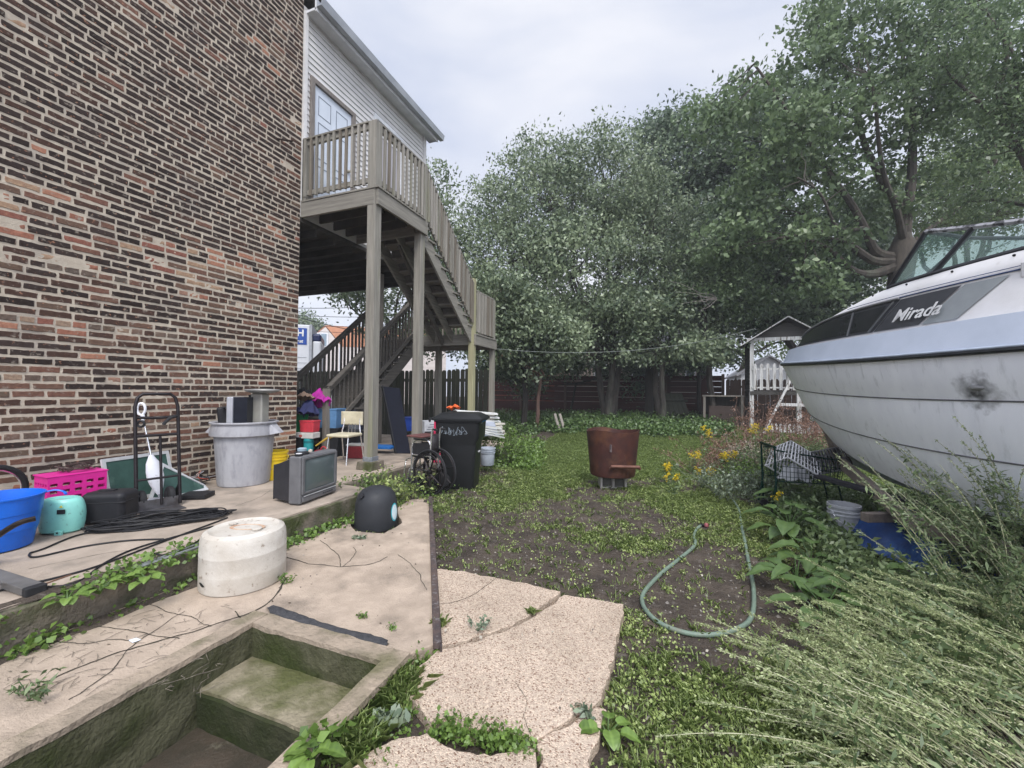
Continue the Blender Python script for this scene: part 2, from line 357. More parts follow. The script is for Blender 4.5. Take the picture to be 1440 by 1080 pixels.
# asphalt patch strip
m = MB(); P = []
pa = [(G(a, b, SZ), G(c, d, SZ)) for a, b, c, d in ((374, 855, 380, 862), (384, 851, 392, 870), (412, 860, 402, 876), (450, 874, 440, 886), (490, 886, 478, 898), (525, 893, 508, 908), (545, 900, 528, 913), (547, 907, 541, 914))]
for i in range(len(pa) - 1):
    for k in range(8):
        t = k / 8; a = pa[i][0].lerp(pa[i + 1][0], t); b = pa[i][1].lerp(pa[i + 1][1], t); e = .008
        a = a + Vector((e * noise.noise(a * 40), e * noise.noise(a * 33), 0)); b = b + Vector((e * noise.noise(b * 40), e * noise.noise(b * 33), 0))
        P.append([Vector((a.x, a.y, SZ + .001)), Vector((*a.lerp(b, .2).xy, SZ + .012 + .004 * noise.noise(a * 60))), Vector((*a.lerp(b, .8).xy, SZ + .012 + .004 * noise.noise(b * 60))), Vector((b.x, b.y, SZ + .001))])
m.grid(P); asph = pm('asphalt', (.035, .036, .04), (.06, .06, .065), 30, .9, .01, 90)
struct(m.build('asphalt_patch', asph, smooth=True), 'black asphalt strip patched across the slab')
# aggregate slabs (four broken pieces)
def piece(pp, z0, z1, sd, lab):
    m = MB(); m.prism(rough_poly(W(*pp, z=z1), .025, .022, sd), z0, z1); return struct(m.build('path', aggm, bevel=.006), lab)
piece([(616, 905), (612, 799), (658, 804), (788, 831), (757, 855), (739, 869), (704, 883), (649, 901)], -.08, .062, 1, 'upper broken piece of the pebbled slab')
piece([(793, 836), (877, 849), (871, 886), (857, 943), (846, 981), (804, 1008), (751, 1040), (709, 1027), (660, 1022), (603, 1013), (568, 971), (585, 939), (621, 911), (651, 906), (706, 888), (741, 873), (760, 860)], -.08, .055, 2, 'largest broken piece of the pebbled slab')
piece([(812, 1012), (838, 993), (853, 997), (842, 1026), (830, 1080), (822, 1110), (760, 1100), (754, 1046)], -.08, .045, 3, 'small corner piece of the pebbled slab')
piece([(550, 1040), (600, 1030), (634, 1052), (690, 1062), (752, 1052), (757, 1100), (700, 1180), (430, 1180), (440, 1110)], -.08, .05, 4, 'near broken piece of the pebbled slab')
# ---- stairwell
wl = thing('stairwell', 'mossy concrete basement stairwell sunk beside the tan slab', 'stairwell', (-1.85, 1.72, 0))
def sbox(m, x0, x1, y0, y1, z0, z1): return m.box(((x0 + x1) / 2, (y0 + y1) / 2, (z0 + z1) / 2), (x1 - x0, y1 - y0, z1 - z0))
def disp(P, amp, s, seed=0): return Vector(P) + Vector((amp * noise.noise(Vector(P) * s), amp * noise.noise(Vector(P) * s + Vector((7, 0, seed))), amp * noise.noise(Vector(P) * s + Vector((0, 9, seed)))))
RZT = .10
rim = moss_mat('rim_concrete', (.34, .275, .21), (.15, .135, .08), .5, .7, (.23, .19, .145))
def wallgrid(name, x0, x1, y0, y1, z0, z1, mat, step=.04):
    m = MB()
    def face(o, u, v, L1, L2):
        n1, n2 = max(1, int(L1 / step)), max(1, int(L2 / step)); o, u, v = Vector(o), Vector(u), Vector(v)
        m.grid([[disp(o + u * (L1 * i / n1) + v * (L2 * j / n2), .008, 9) for j in range(n2 + 1)] for i in range(n1 + 1)])
    a, b, c = x1 - x0, y1 - y0, z1 - z0
    face((x0, y0, z1), (1, 0, 0), (0, 1, 0), a, b); face((x0, y0, z0), (1, 0, 0), (0, 0, 1), a, c); face((x0, y1, z0), (0, 0, 1), (1, 0, 0), c, a)
    face((x0, y0, z0), (0, 0, 1), (0, 1, 0), c, b); face((x1, y0, z0), (0, 1, 0), (0, 0, 1), b, c)
    return m.build(name, mat, wl, True, world=True)
wallgrid('side_wall', PX0 - .11, PX0, PY0, PY1, -1.0, SZ - .012, mosswall); wallgrid('wall_cap', PX0 - .115, PX0 + .003, PY0, PY1 + .1, SZ - .01, RZT, rim)
wallgrid('side_wall', PX1, PX1 + .09, PY0, PY1, -1.0, SZ - .012, mosswall); wallgrid('wall_cap', PX1 - .003, PX1 + .10, PY0, PY1 + .1, SZ - .01, RZT, rim)
wallgrid('end_wall', PX0, PX1, PY1, PY1 + .1, -1.0, SZ - .012, mosswall); wallgrid('wall_cap', PX0 + .004, PX1 - .004, PY1 - .003, PY1 + .11, SZ - .01, RZT - .003, rim)
wallgrid('step', PX0 + .002, PX1 - .002, 1.49, PY1, -.5, -.10, stepm)
# dark mossy riser face on the step, slightly proud
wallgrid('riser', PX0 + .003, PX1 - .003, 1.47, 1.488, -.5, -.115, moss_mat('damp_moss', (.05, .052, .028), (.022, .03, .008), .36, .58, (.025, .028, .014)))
wallgrid('lower_step', PX0 + .004, PX1 - .004, 1.05, 1.47, -.6, -.29, floorm); wallgrid('lower_step', PX0 + .004, PX1 - .004, .6, 1.05, -.8, -.48, floorm)
wallgrid('floor', PX0 + .004, PX1 - .004, PY0, .6, -.9, -.67, floorm)
# steel strip at slab edge
sg = pm('rusty_angle_iron', (.10, .07, .06), (.055, .045, .045), 14, .7, .003, 60, c3=(.20, .19, .19), s3=30, metal=.2)
m = MB(); m.beam(Vector((A.x + .025, A.y, SZ + .005)), Vector((B.x + .025, B.y - .02, SZ + .005)), .045, .04)
m.beam(Vector((A.x + .05, A.y, SZ - .04)), Vector((B.x + .05, B.y - .02, SZ - .04)), .012, .10)
tag(m.build('angle_iron', sg, bevel=.004), 'rusty steel angle edging between tan slab and pebbled slab', 'metal edging')

# ================================================================ BUILDING
bd = thing('brick_building', 'two storey building with old dark brick side wall and pale siding over the open bay', 'building', (WX, WY, 0))
def brick_wall():
    V = []; F = []; C = []; k = 0; ch = .078; y0 = .2; z = PZ - .08; course = 0
    fr = [0, .02, .12, .26, .38, .5, .62, .74, .88, .98, 1]; fz = [0, .09, .5, .91, 1]; NF = len(fr) - 1
    while z < 8.6:
        header = course % 7 == 3; y = y0 - rnd.uniform(0, .2); zz = z
        while y < WY - .02:
            L = (rnd.uniform(.095, .115) if header else rnd.uniform(.20, .235)); L = min(L, WY - .004 - y)
            if WY - .004 - y - L < .06: L = WY - .004 - y
            hh = .056 + rnd.uniform(-.004, .003); dz = rnd.uniform(-.003, .003); out = .0055 + rnd.uniform(-.003, .003)
            band = math.exp(-((zz - 2.95) / .38) ** 2); low = 1 - sstep(2.2, 3.2, zz)
            t = rnd.random(); nn = noise.noise((y * 1.2, zz * 1.2, 3)) * .5 + .5
            ps = .008 + .30 * band + .03 * low * (nn > .45) + .30 * max(0, noise.noise((y * .8, zz * 1.7, 8)) - .12) * (zz > 2)
            if header: ps += .13 * low + .04
            if t < ps: c = rnd.choice([(.40, .20, .13), (.33, .15, .10), (.38, .26, .17), (.26, .11, .08)]); out -= .003
            elif t < ps + .08 + .20 * low + .18 * band: c = (.165 + rnd.uniform(-.03, .03), .098, .07)
            elif t < ps + .25 + .32 * low: c = (.078, .046, .035)
            else: q = rnd.uniform(.7, 1.4); c = (.042 * q, .030 * q, .026 * q)
            if header and low > .5 and rnd.random() < .5: c = tuple(a * .6 + b * .4 for a, b in zip(c, (.24, .2, .16)))
            idx0 = k; sd = rnd.uniform(0, 99)
            for i, a in enumerate(fr):
                for j, b in enumerate(fz):
                    e = i in (0, NF) or j in (0, 4); py = y + a * L; pz = zz + dz + b * hh
                    jt = .0055; py += jt * noise.noise((py * 40, pz * 40, sd)) * 1.4; pz += jt * noise.noise((py * 28, zz * 40 + (j > 2) * 7, sd + 9)) * 1.1
                    x = WX - .003 if e else WX + out + .002 * noise.noise((py * 25, pz * 50, sd))
                    if i in (0, NF) and j in (0, 4): pz += .007 if j == 0 else -.007
                    V.append((x, py, pz)); C.append((*c, 1)); k += 1
            for i in range(NF):
                for j in range(4): q = idx0 + i * 5 + j; F.append((q, q + 5, q + 6, q + 1))
            y += L + rnd.uniform(.013, .022)
        z += ch; course += 1
    m = MB(); m.v = V; m.f = F
    mat = bpy.data.materials.new('old_brick'); mat.use_nodes = True; n = mat.node_tree.nodes; l = mat.node_tree.links; b = n['Principled BSDF']
    at = n.new('ShaderNodeAttribute'); at.attribute_name = 'bc'; b.inputs['Roughness'].default_value = .88; b.inputs['Specular IOR Level'].default_value = .2
    tcn = n.new('ShaderNodeTexCoord')
    def ns(s, d=6):
        x = n.new('ShaderNodeTexNoise'); x.inputs['Scale'].default_value = s; x.inputs['Detail'].default_value = d; x.inputs['Roughness'].default_value = .65; l.new(tcn.outputs['Object'], x.inputs['Vector']); return x.outputs[0]
    def mixn(f, a, c, bt='MIX'):
        x = n.new('ShaderNodeMix'); x.data_type = 'RGBA'; x.blend_type = bt
        if isinstance(f, float): x.inputs[0].default_value = f
        else: l.new(f, x.inputs[0])
        for i, q in ((6, a), (7, c)):
            if isinstance(q, tuple): x.inputs[i].default_value = (*q, 1)
            else: l.new(q, x.inputs[i])
        return x.outputs[2]
    def rmp(s, a, z):
        r = n.new('ShaderNodeMapRange'); r.inputs[1].default_value = a; r.inputs[2].default_value = z; l.new(s, r.inputs[0]); return r.outputs[0]
    c = mixn(rmp(ns(38), .3, .7), at.outputs['Color'], mixn(1.0, at.outputs['Color'], (.6, .55, .55), 'MULTIPLY'))
    c = mixn(rmp(ns(26, 8), .60, .68), c, (.30, .155, .10))          # chips showing raw clay
    c = mixn(rmp(ns(17, 9), .58, .70), c, (.30, .26, .215))          # mortar smears
    l.new(c, b.inputs['Base Color'])
    bp = n.new('ShaderNodeBump'); bp.inputs['Distance'].default_value = .004; l.new(ns(90, 5), bp.inputs['Height']); l.new(bp.outputs[0], b.inputs['Normal'])
    o = m.build('brick_wall', mat, bd, True, world=True)
    a = o.data.color_attributes.new('bc', 'FLOAT_COLOR', 'POINT'); a.data.foreach_set('color', np.array(C, dtype=np.float32).ravel())
brick_wall()
mort = pm('mortar', (.50, .44, .355), (.39, .335, .27), 9, .92, .006, 70, c3=(.30, .265, .23), s3=2.2, lo3=.52, hi3=.75, spec=.15, detail=9)
m = MB(); n1, n2 = 60, 100
m.grid([[disp((WX, .1 + (WY - .1) * i / n1, .1 + 8.5 * j / n2), .0, 9) + Vector((.004 * noise.noise((i * .7, j * .7, 2)), 0, 0)) for j in range(n2 + 1)] for i in range(n1 + 1)])
m.box((WX - 2.02, WY / 2 + .05, 4.35), (4.0, WY - .14, 8.5)); m.build('mortar_bed', mort, bd, True, world=True)
# brick return on the corner end (the +Y end of the wall)
m = MB()
for c_ in range(104):
    z = PZ - .05 + c_ * .078; x = WX - .01 - (c_ % 2) * .11
    while x > WX - 3: m.box((x - .1, WY - .005, z), (.20, .03, .056)); x -= .215
retm = pm('brick_return', (.10, .07, .06), (.05, .04, .04), 3, .9, .004, 60, c3=(.3, .17, .12), s3=4)
m.build('brick_return', retm, bd, world=True)
# siding wall over the bay
SE = 8.55
sid = pm('vinyl_siding', (.62, .61, .60), (.52, .51, .50), 2, .5, .001, 30)
m = MB(); z = 4.34
while z < 7.7:
    for (ya, yb) in ((WY + .02, 5.2), (6.17, 6.75), (7.63, SE)) if 4.5 < z < 6.72 else ((WY + .02, SE),):
        m.add([(WX + .016, ya, z), (WX + .016, yb, z), (WX + .002, yb, z + .098), (WX + .002, ya, z + .098)], [(0, 1, 2, 3)])
        m.add([(WX + .002, ya, z + .098), (WX + .002, yb, z + .098), (WX + .018, yb, z + .1), (WX + .018, ya, z + .1)], [(0, 1, 2, 3)])
    z += .1
m.box((WX - 2, (WY + SE) / 2, 6.05), (3.99, SE - WY - .03, 3.5)); m.box((WX + .02, SE, 6.0), (.06, .08, 3.4)); m.box((WX + .02, WY + .035, 6.0), (.05, .06, 3.4))
m.build('siding_wall', sid, bd, world=True)
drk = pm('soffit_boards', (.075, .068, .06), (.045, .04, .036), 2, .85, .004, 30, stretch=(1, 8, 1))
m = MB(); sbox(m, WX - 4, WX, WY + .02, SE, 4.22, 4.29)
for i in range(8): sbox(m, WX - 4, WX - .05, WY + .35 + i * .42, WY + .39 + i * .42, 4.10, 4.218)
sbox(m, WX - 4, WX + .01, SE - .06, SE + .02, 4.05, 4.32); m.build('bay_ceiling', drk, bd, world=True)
wht = pm('white_trim', (.66, .67, .69), (.55, .56, .58), 5, .55, .001, 40)
trim2 = pm('gutter_metal', (.42, .44, .47), (.33, .35, .38), 4, .45, .001, 30)
m = MB(); sbox(m, WX, WX + .24, WY + .02, SE + .25, 7.66, 7.70); sbox(m, WX + .22, WX + .25, WY + .02, SE + .25, 7.64, 7.84)
m.add([(WX + .001, SE + .002, 7.5), (WX + .22, SE + .24, 7.66), (WX + .001, SE + .24, 7.66), (WX - .3, SE + .24, 7.66), (WX - .3, SE + .002, 7.5)], [(0, 1, 2, 3, 4)]); m.build('eave', wht, bd, world=True)
m = MB(); gp = [(0, 0), (.1, 0), (.13, .12), (.115, .12), (.09, .015), (.01, .015), (.01, .12), (0, .12)]
m.add([(WX + .255 + a, yy, 7.70 + b) for yy in (WY + .02, SE + .34) for a, b in gp], [tuple(range(8)), tuple(range(8, 16))[::-1]] + [(i, (i + 1) % 8, 8 + (i + 1) % 8, 8 + i) for i in range(8)])
m.build('gutter', trim2, bd, world=True)
m = MB(); m.add([(WX + .30, WY + .02, 7.86), (WX + .30, SE + .28, 7.86), (WX - 4, SE + .28, 9.4), (WX - 4, WY + .02, 9.4)], [(0, 1, 2, 3)]); m.build('roof', pm('shingle', (.09, .085, .08), None, 30, .9, .004, 60), bd, world=True, solid=.03)
# door and second opening
fr = pm('weathered_frame', (.20, .18, .16), (.14, .12, .11), 6, .7, .002, 40, stretch=(8, 8, 1))
dp = pm('door_paint', (.60, .65, .72), (.52, .57, .64), 2, .45, .001, 30)
m = MB(); sbox(m, WX - .02, WX + .05, 5.14, 5.22, 4.54, 6.72); sbox(m, WX - .02, WX + .05, 6.1, 6.18, 4.54, 6.72); sbox(m, WX - .02, WX + .052, 5.22, 6.1, 6.64, 6.72)
door = MB(); sbox(door, WX - .04, WX + .012, 5.22, 6.1, 4.56, 6.64); do = door.build('door', dp, bd, bevel=.004, world=True)
m.build('door_frame', fr, do, world=True, bevel=.004)
grv = pm('panel_groove', (.22, .25, .3))
m = MB()
for (a, b, c, d) in ((5.32, 5.6, 4.75, 5.3), (5.72, 6.0, 4.75, 5.3), (5.32, 5.6, 5.42, 6.05), (5.72, 6.0, 5.42, 6.05), (5.32, 5.6, 6.17, 6.5), (5.72, 6.0, 6.17, 6.5)):
    for q in ((a, b, c, c + .014), (a, b, d - .014, d), (a, a + .014, c + .014, d - .014), (b - .014, b, c + .014, d - .014)): sbox(m, WX + .0125, WX + .016, *q)
m.build('panel_moulding', grv, do, world=True)
m = MB(); m.lathe([(.0, 0), (.025, 0), (.03, .02), (.02, .05), (0, .055)], T(WX + .015, 6.03, 5.55) @ RY(math.pi / 2)); m.build('handle', metal('door_brass', (.5, .45, .35)), do, True, world=True)
m = MB(); sbox(m, WX - .02, WX + .045, 6.72, 6.8, 5.55, 7.1); sbox(m, WX - .02, WX + .045, 7.6, 7.67, 5.55, 7.1); sbox(m, WX - .02, WX + .047, 6.8, 7.6, 7.02, 7.1); sbox(m, WX - .02, WX + .06, 6.72, 7.67, 5.47, 5.55)
wn = MB(); sbox(wn, WX - .03, WX + .008, 6.8, 7.6, 5.55, 7.02); wo_ = wn.build('window', glass('old_window_glass', (.42, .40, .42), .92, .2), bd, world=True)
m.build('window_frame', wht, wo_, world=True, bevel=.003)
m = MB(); m.tube([(WX, 4.55, 5.32), (WX + .1, 4.6, 5.3), (WX + .16, 4.7, 5.33)], .012, 6); m.build('wall_hook', metal('rusted_hook', (.05, .035, .03), .7), bd, True, world=True)

# ================================================================ DECK STAIRCASE
st = thing('deck_staircase', 'weathered grey wooden stair with two landings and slatted railings against the siding', 'staircase', (-4.2, 5.1, PZ))
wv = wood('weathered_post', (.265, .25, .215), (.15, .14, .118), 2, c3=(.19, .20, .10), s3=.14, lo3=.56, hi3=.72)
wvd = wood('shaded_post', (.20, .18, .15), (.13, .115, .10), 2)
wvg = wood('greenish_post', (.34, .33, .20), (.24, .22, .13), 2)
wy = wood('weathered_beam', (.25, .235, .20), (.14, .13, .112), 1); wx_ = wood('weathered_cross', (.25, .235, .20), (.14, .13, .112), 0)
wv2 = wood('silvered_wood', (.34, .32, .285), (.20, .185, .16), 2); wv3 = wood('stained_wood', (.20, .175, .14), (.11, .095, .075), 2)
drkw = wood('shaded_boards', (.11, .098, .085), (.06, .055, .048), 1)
DX = -4.2; Y1, Y2, Y3, Y4 = 5.08, 6.3, 8.45, 9.6; LZ, MZ = 4.55, 2.78; IX = -5.2
def post(x, y, z0, z1, mat=wv, s=.14):
    m = MB(); m.box((x, y, (z0 + z1) / 2), (s, s, z1 - z0)); return m.build('post', mat, st, world=True, bevel=.008)
post(DX, Y1, PZ + .16, LZ + 1.02, wv, .15)
m = MB(); m.box((DX, Y1, PZ + .06), (.30, .30, .12), taper=.92); m.build('footing', curbm, st, world=True, bevel=.012)
m = MB(); m.box((DX, Y1, PZ + .15), (.162, .162, .07)); m.build('post_bracket', metal('galvanised', (.55, .62, .72), .45), st, world=True, bevel=.003)
post(DX, Y2, PZ, LZ + .0 - .24, wv, .14); post(DX + .005, Y3, PZ, MZ + 1.26, wvg, .13); post(DX + .005, Y4, PZ, MZ + 1.0, wv, .12)
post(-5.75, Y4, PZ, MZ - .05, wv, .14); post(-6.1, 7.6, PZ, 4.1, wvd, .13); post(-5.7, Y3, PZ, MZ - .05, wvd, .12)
m = MB(); sbox(m, WX + .01, DX + .05, Y1 - .079, Y1 - .034, LZ - .27, LZ - .03); m.build('beam', wx_, st, world=True, bevel=.005); m = MB(); sbox(m, WX + .01, DX - .1, Y2 - .02, Y2 + .02, LZ - .27, LZ - .03); m.build('beam', wx_, st, world=True, bevel=.005)
m = MB(); sbox(m, DX + .079, DX + .122, Y1 - .066, Y2 + .08, LZ - .27, LZ - .03); m.build('beam', wy, st, world=True, bevel=.005)
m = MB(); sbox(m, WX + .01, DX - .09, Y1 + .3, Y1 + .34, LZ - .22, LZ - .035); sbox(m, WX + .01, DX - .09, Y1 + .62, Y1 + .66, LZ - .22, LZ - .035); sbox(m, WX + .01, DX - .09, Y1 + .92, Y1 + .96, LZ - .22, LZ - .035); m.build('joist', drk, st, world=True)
m = MB()
for i in range(9): sbox(m, WX + .02, DX + .14, Y1 - .09 + i * .145, Y1 - .09 + i * .145 + .138, LZ - .028, LZ)
m.build('deck_boards', wx_, st, world=True, bevel=.003)
def railing(p0, p1, n, h=.95, base=.09, bw=.036, mat=wv, rm=None):
    p0, p1 = Vector(p0), Vector(p1); a = p1 - p0; ah = Vector((a.x, a.y, 0)).normalized(); rm = rm or (wy if abs(ah.y) > .5 else wx_)
    m = MB(); m.beam(p0 + Vector((0, 0, h)), p1 + Vector((0, 0, h)), .045, .085); r = m.build('railing', rm, st, world=True, bevel=.004)
    m = MB(); m.beam(p0 + Vector((0, 0, h + .058)), p1 + Vector((0, 0, h + .058)), .10, .028); m.build('handrail', rm, r, world=True, bevel=.003)
    m = MB(); m.beam(p0 + Vector((0, 0, base + .04)), p1 + Vector((0, 0, base + .04)), .04, .075); m.build('bottom_rail', rm, r, world=True, bevel=.003)
    nrm = Vector((ah.y, -ah.x, 0))
    for i in range(n):
        q = p0.lerp(p1, (i + .5) / n) + nrm * .041 + Vector((rnd.uniform(-.004, .004), rnd.uniform(-.004, .004), rnd.uniform(-.01, .01)))
        m = MB(); m.beam(q + Vector((rnd.uniform(-.006, .006), rnd.uniform(-.006, .006), base - .04)), q + Vector((0, 0, h + .035)), bw, bw, up=(ah.x, ah.y, 0)); m.build('baluster', rnd.choice([mat, mat, wv2, wv3] if mat is wv else [mat]), r, world=True)
    return r
railing((WX + .03, Y1 - .03, LZ), (DX - .08, Y1 - .03, LZ), 11)
railing((DX + .03, Y1 + .08, LZ), (DX + .03, Y2 + .02, LZ), 10)
m = MB(); m.box((DX + .03, Y2 + .07, LZ + .45), (.10, .10, 1.15)); m.build('newel_post', wv, st, world=True, bevel=.006)
m = MB(); m.box((WX + .06, Y1 - .03, LZ + .45), (.08, .09, 1.1)); m.build('newel_post', wv, st, world=True, bevel=.006)
railing((DX + .03, Y2 + .12, LZ - .03), (DX + .03, Y3 - .07, MZ + .12), 21, base=.12)
railing((DX + .03, Y3 + .08, MZ), (DX + .03, Y4 - .06, MZ), 11)
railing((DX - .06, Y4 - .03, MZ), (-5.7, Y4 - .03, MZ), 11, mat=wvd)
# flight one
nst = 9; rise = (LZ - MZ) / nst; run = (Y3 - .05 - Y2 - .08) / (nst - 1)
def flight(x0, x1, ya, za, yb, zb, n, mat=wy, treadm=wx_):
    m = MB(); d = Vector((0, yb - ya, zb - za)); off = Vector((0, 0, -.15))
    for x in (x0 + .025, x1 - .025): m = MB(); m.beam(Vector((x, ya, za)) + off, Vector((x, yb, zb)) + off, .045, .25); m.build('stringer', mat, st, world=True, bevel=.004)
    m = MB(); m.beam(Vector(((x0 + x1) / 2, ya, za)) + off, Vector(((x0 + x1) / 2, yb, zb)) + off, .04, .2); m.build('stringer', mat, st, world=True)
    for i in range(n):
        t = (i + .5) / n; y = ya + (yb - ya) * t; z = za + (zb - za) * t + .03
        m = MB(); m.box(((x0 + x1) / 2, y, z), (x1 - x0 + .05, .27, .036)); m.build('tread', treadm, st, world=True, bevel=.004)
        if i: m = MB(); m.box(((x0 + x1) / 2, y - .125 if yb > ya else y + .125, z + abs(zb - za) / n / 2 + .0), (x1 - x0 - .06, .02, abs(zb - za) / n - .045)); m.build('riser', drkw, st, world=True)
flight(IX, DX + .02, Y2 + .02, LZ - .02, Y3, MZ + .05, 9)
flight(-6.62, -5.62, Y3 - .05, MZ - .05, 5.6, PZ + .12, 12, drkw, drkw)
m = MB(); sbox(m, -6.66, DX + .05, Y3 - .03, Y3 + .015, MZ - .25, MZ - .03); m.build('beam', wx_, st, world=True, bevel=.004); m = MB(); sbox(m, -6.66, DX + .05, Y4 - .02, Y4 + .02, MZ - .25, MZ - .03); m.build('beam', wx_, st, world=True, bevel=.004)
m = MB(); sbox(m, DX + .07, DX + .11, Y3 - .03, Y4 + .05, MZ - .25, MZ - .03); m.build('beam', wy, st, world=True, bevel=.004)
m = MB()
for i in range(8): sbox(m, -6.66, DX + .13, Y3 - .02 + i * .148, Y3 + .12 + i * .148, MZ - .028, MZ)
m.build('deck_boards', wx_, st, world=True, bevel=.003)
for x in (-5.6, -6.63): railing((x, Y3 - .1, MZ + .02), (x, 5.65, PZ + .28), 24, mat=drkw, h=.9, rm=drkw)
for x in (-5.6, -6.63): m = MB(); m.box((x, 5.6, PZ + .6), (.09, .09, 1.2)); m.build('newel_post', wvd, st, world=True, bevel=.005)
# diagonal braces under flight one
m = MB(); m.beam((DX - .5, Y2 + .1, LZ - .35), (DX - .7, Y3 - .1, MZ - .2), .04, .14); m.build('brace', drkw, st, world=True)
# ================================================================ OBJECTS ON THE PLATFORM
def gp(px, py, z): p = G(px, py, z); return (p.x, p.y, z)
black = plastic('black_plastic', (.022, .022, .025), .45, .2); blackm = metal('black_steel', (.045, .04, .042), .5); chrome = metal('chrome', (.9, .9, .92), .25)
rub = plastic('black_rubber', (.025, .025, .027), .7)
# --- white cut barrel on the slab
def barrel():
    x, y, z = gp(343, 815, SZ); t = thing('plastic_barrel', 'dirty white upturned plastic barrel half standing on the tan slab', 'barrel', (x, y, z + .005), R(20))
    wp = pm('stained_white_plastic', (.55, .52, .47), (.43, .39, .335), 5, .6, .002, 60, c3=(.20, .15, .11), s3=22, lo3=.6, hi3=.72, detail=9)
    m = MB(); r = .275; m.lathe([(r * .985, 0), (r, .01), (r, .10), (r + .0012, .112), (r + .0012, .116), (r, .124), (r - .0005, .235), (r + .0008, .24), (r - .001, .246), (r - .003, .30), (r - .006, .34), (r - .018, .37), (r - .05, .388), (r - .07, .378), (r - .085, .375), (.05, .383), (0, .383)], n=56, cap1=False)
    m.build('shell', wp, t, True)
    m = MB(); m.lathe([(.03, .381), (.034, .392), (.03, .396), (0, .396)], T(.12, -.05, 0), n=18); m.build('bung', wp, t, True)
    m = MB(); m.lathe([(.028, .381), (.03, .392), (.0, .394)], T(-.13, .06, 0), n=18); m.build('bung', wp, t, True)
    m = MB(); m.lathe([(.10, .3835), (.115, .387), (.13, .3835)], T(.02, .0, 0), n=30, cap0=False, cap1=False, sy=.5); m.build('rim_ring', pm('rust_ring', (.38, .2, .12), (.5, .4, .3), 20), t, True)
    m = MB(); P = []
    for i in range(13):
        a = R(-125) + i * .021; h = .022 * math.sin(math.pi * i / 12) + .001; P.append([((r + .0035) * math.cos(a), (r + .0035) * math.sin(a), .075 - h * .5 - i * .0012), ((r + .0035) * math.cos(a), (r + .0035) * math.sin(a), .075 + h * .5 - i * .0012)])
    m.grid(P); m.build('cut_slot', pm('dark_gap', (.01, .01, .01)), t)
barrel()
# --- hand truck
def hand_truck():
    a, b = Vector(gp(190, 722, PZ)), Vector(gp(255, 710, PZ)); c = (a + b) / 2; wdt = (b - a).length; ang = math.atan2(b.y - a.y, b.x - a.x)
    t = thing('hand_truck', 'tall black steel hand truck standing before the brick wall', 'hand truck', tuple(c), ang); h = 1.13; w2 = wdt / 2 - .01
    def lean(z): return .12 * z                                        # leans back toward the wall (+y local)
    m = MB(); m.tube([(-w2, lean(.02), .02), (-w2, lean(.5), .5), (-w2, lean(h - .13), h - .13), (-w2 + .02, lean(h - .04), h - .04), (-w2 + .06, lean(h), h), (w2 - .06, lean(h), h), (w2 - .02, lean(h - .04), h - .04), (w2, lean(h - .13), h - .13), (w2, lean(.5), .5), (w2, lean(.02), .02)], .0155, 10); m.build('frame', blackm, t, True)
    for z in (.30, .72, .90): m = MB(); m.tube([(-w2, lean(z), z), (0, lean(z) - .005, z - .01 if z == .90 else z), (w2, lean(z), z)], .011 if z < .7 else .014, 8); m.build('crossbar', blackm, t, True)
    m = MB(); m.tube([(0.02, lean(.04) - .006, .04), (0.02, lean(.72), .72)], .012, 8); m.build('centre_bar', blackm, t, True)
    m = MB(); m.box((0, -.09, .006), (wdt * .9, .2, .006)); m.box((0, .01, .05), (wdt * .9, .006, .1)); m.build('toe_plate', pm('worn_plate', (.16, .16, .17), (.08, .07, .07), 12, .5, metal=.7), t, bevel=.002)
    for s in (-1, 1):
        m = MB(); m.lathe([(.02, -.03), (.075, -.03), (.09, -.02), (.095, 0), (.09, .02), (.075, .03), (.02, .03)], T(s * (w2 - .055), .10, .095) @ RY(math.pi / 2), n=24); wh = m.build('wheel', rub, t, True)
        m = MB(); m.lathe([(0, -.033), (.045, -.033), (.05, .033), (0, .033)], T(s * (w2 - .055), .10, .095) @ RY(math.pi / 2), n=18, cap0=False, cap1=False); m.build('hub', blackm, wh, True)
        m = MB(); m.add([(s * w2 * .98, lean(.02), .015), (s * w2 * .98, .14, .08), (s * w2 * .98, .14, .13), (s * w2 * .98, lean(.24), .24)], [(0, 1, 2, 3)]); m.build('axle_bracket', blackm, t, solid=.005)
    m = MB(); m.tube(smooth_path([(w2 * .95, lean(.9), .9), (w2 * .6, lean(.9) - .03, .89), (w2 * .3, lean(.85) - .03, .84), (w2 * .25, lean(.84) - .03, .82)]), .016, 8); m.build('grip', rub, t, True)
    return t, c, ang
ht, htc, hta = hand_truck()
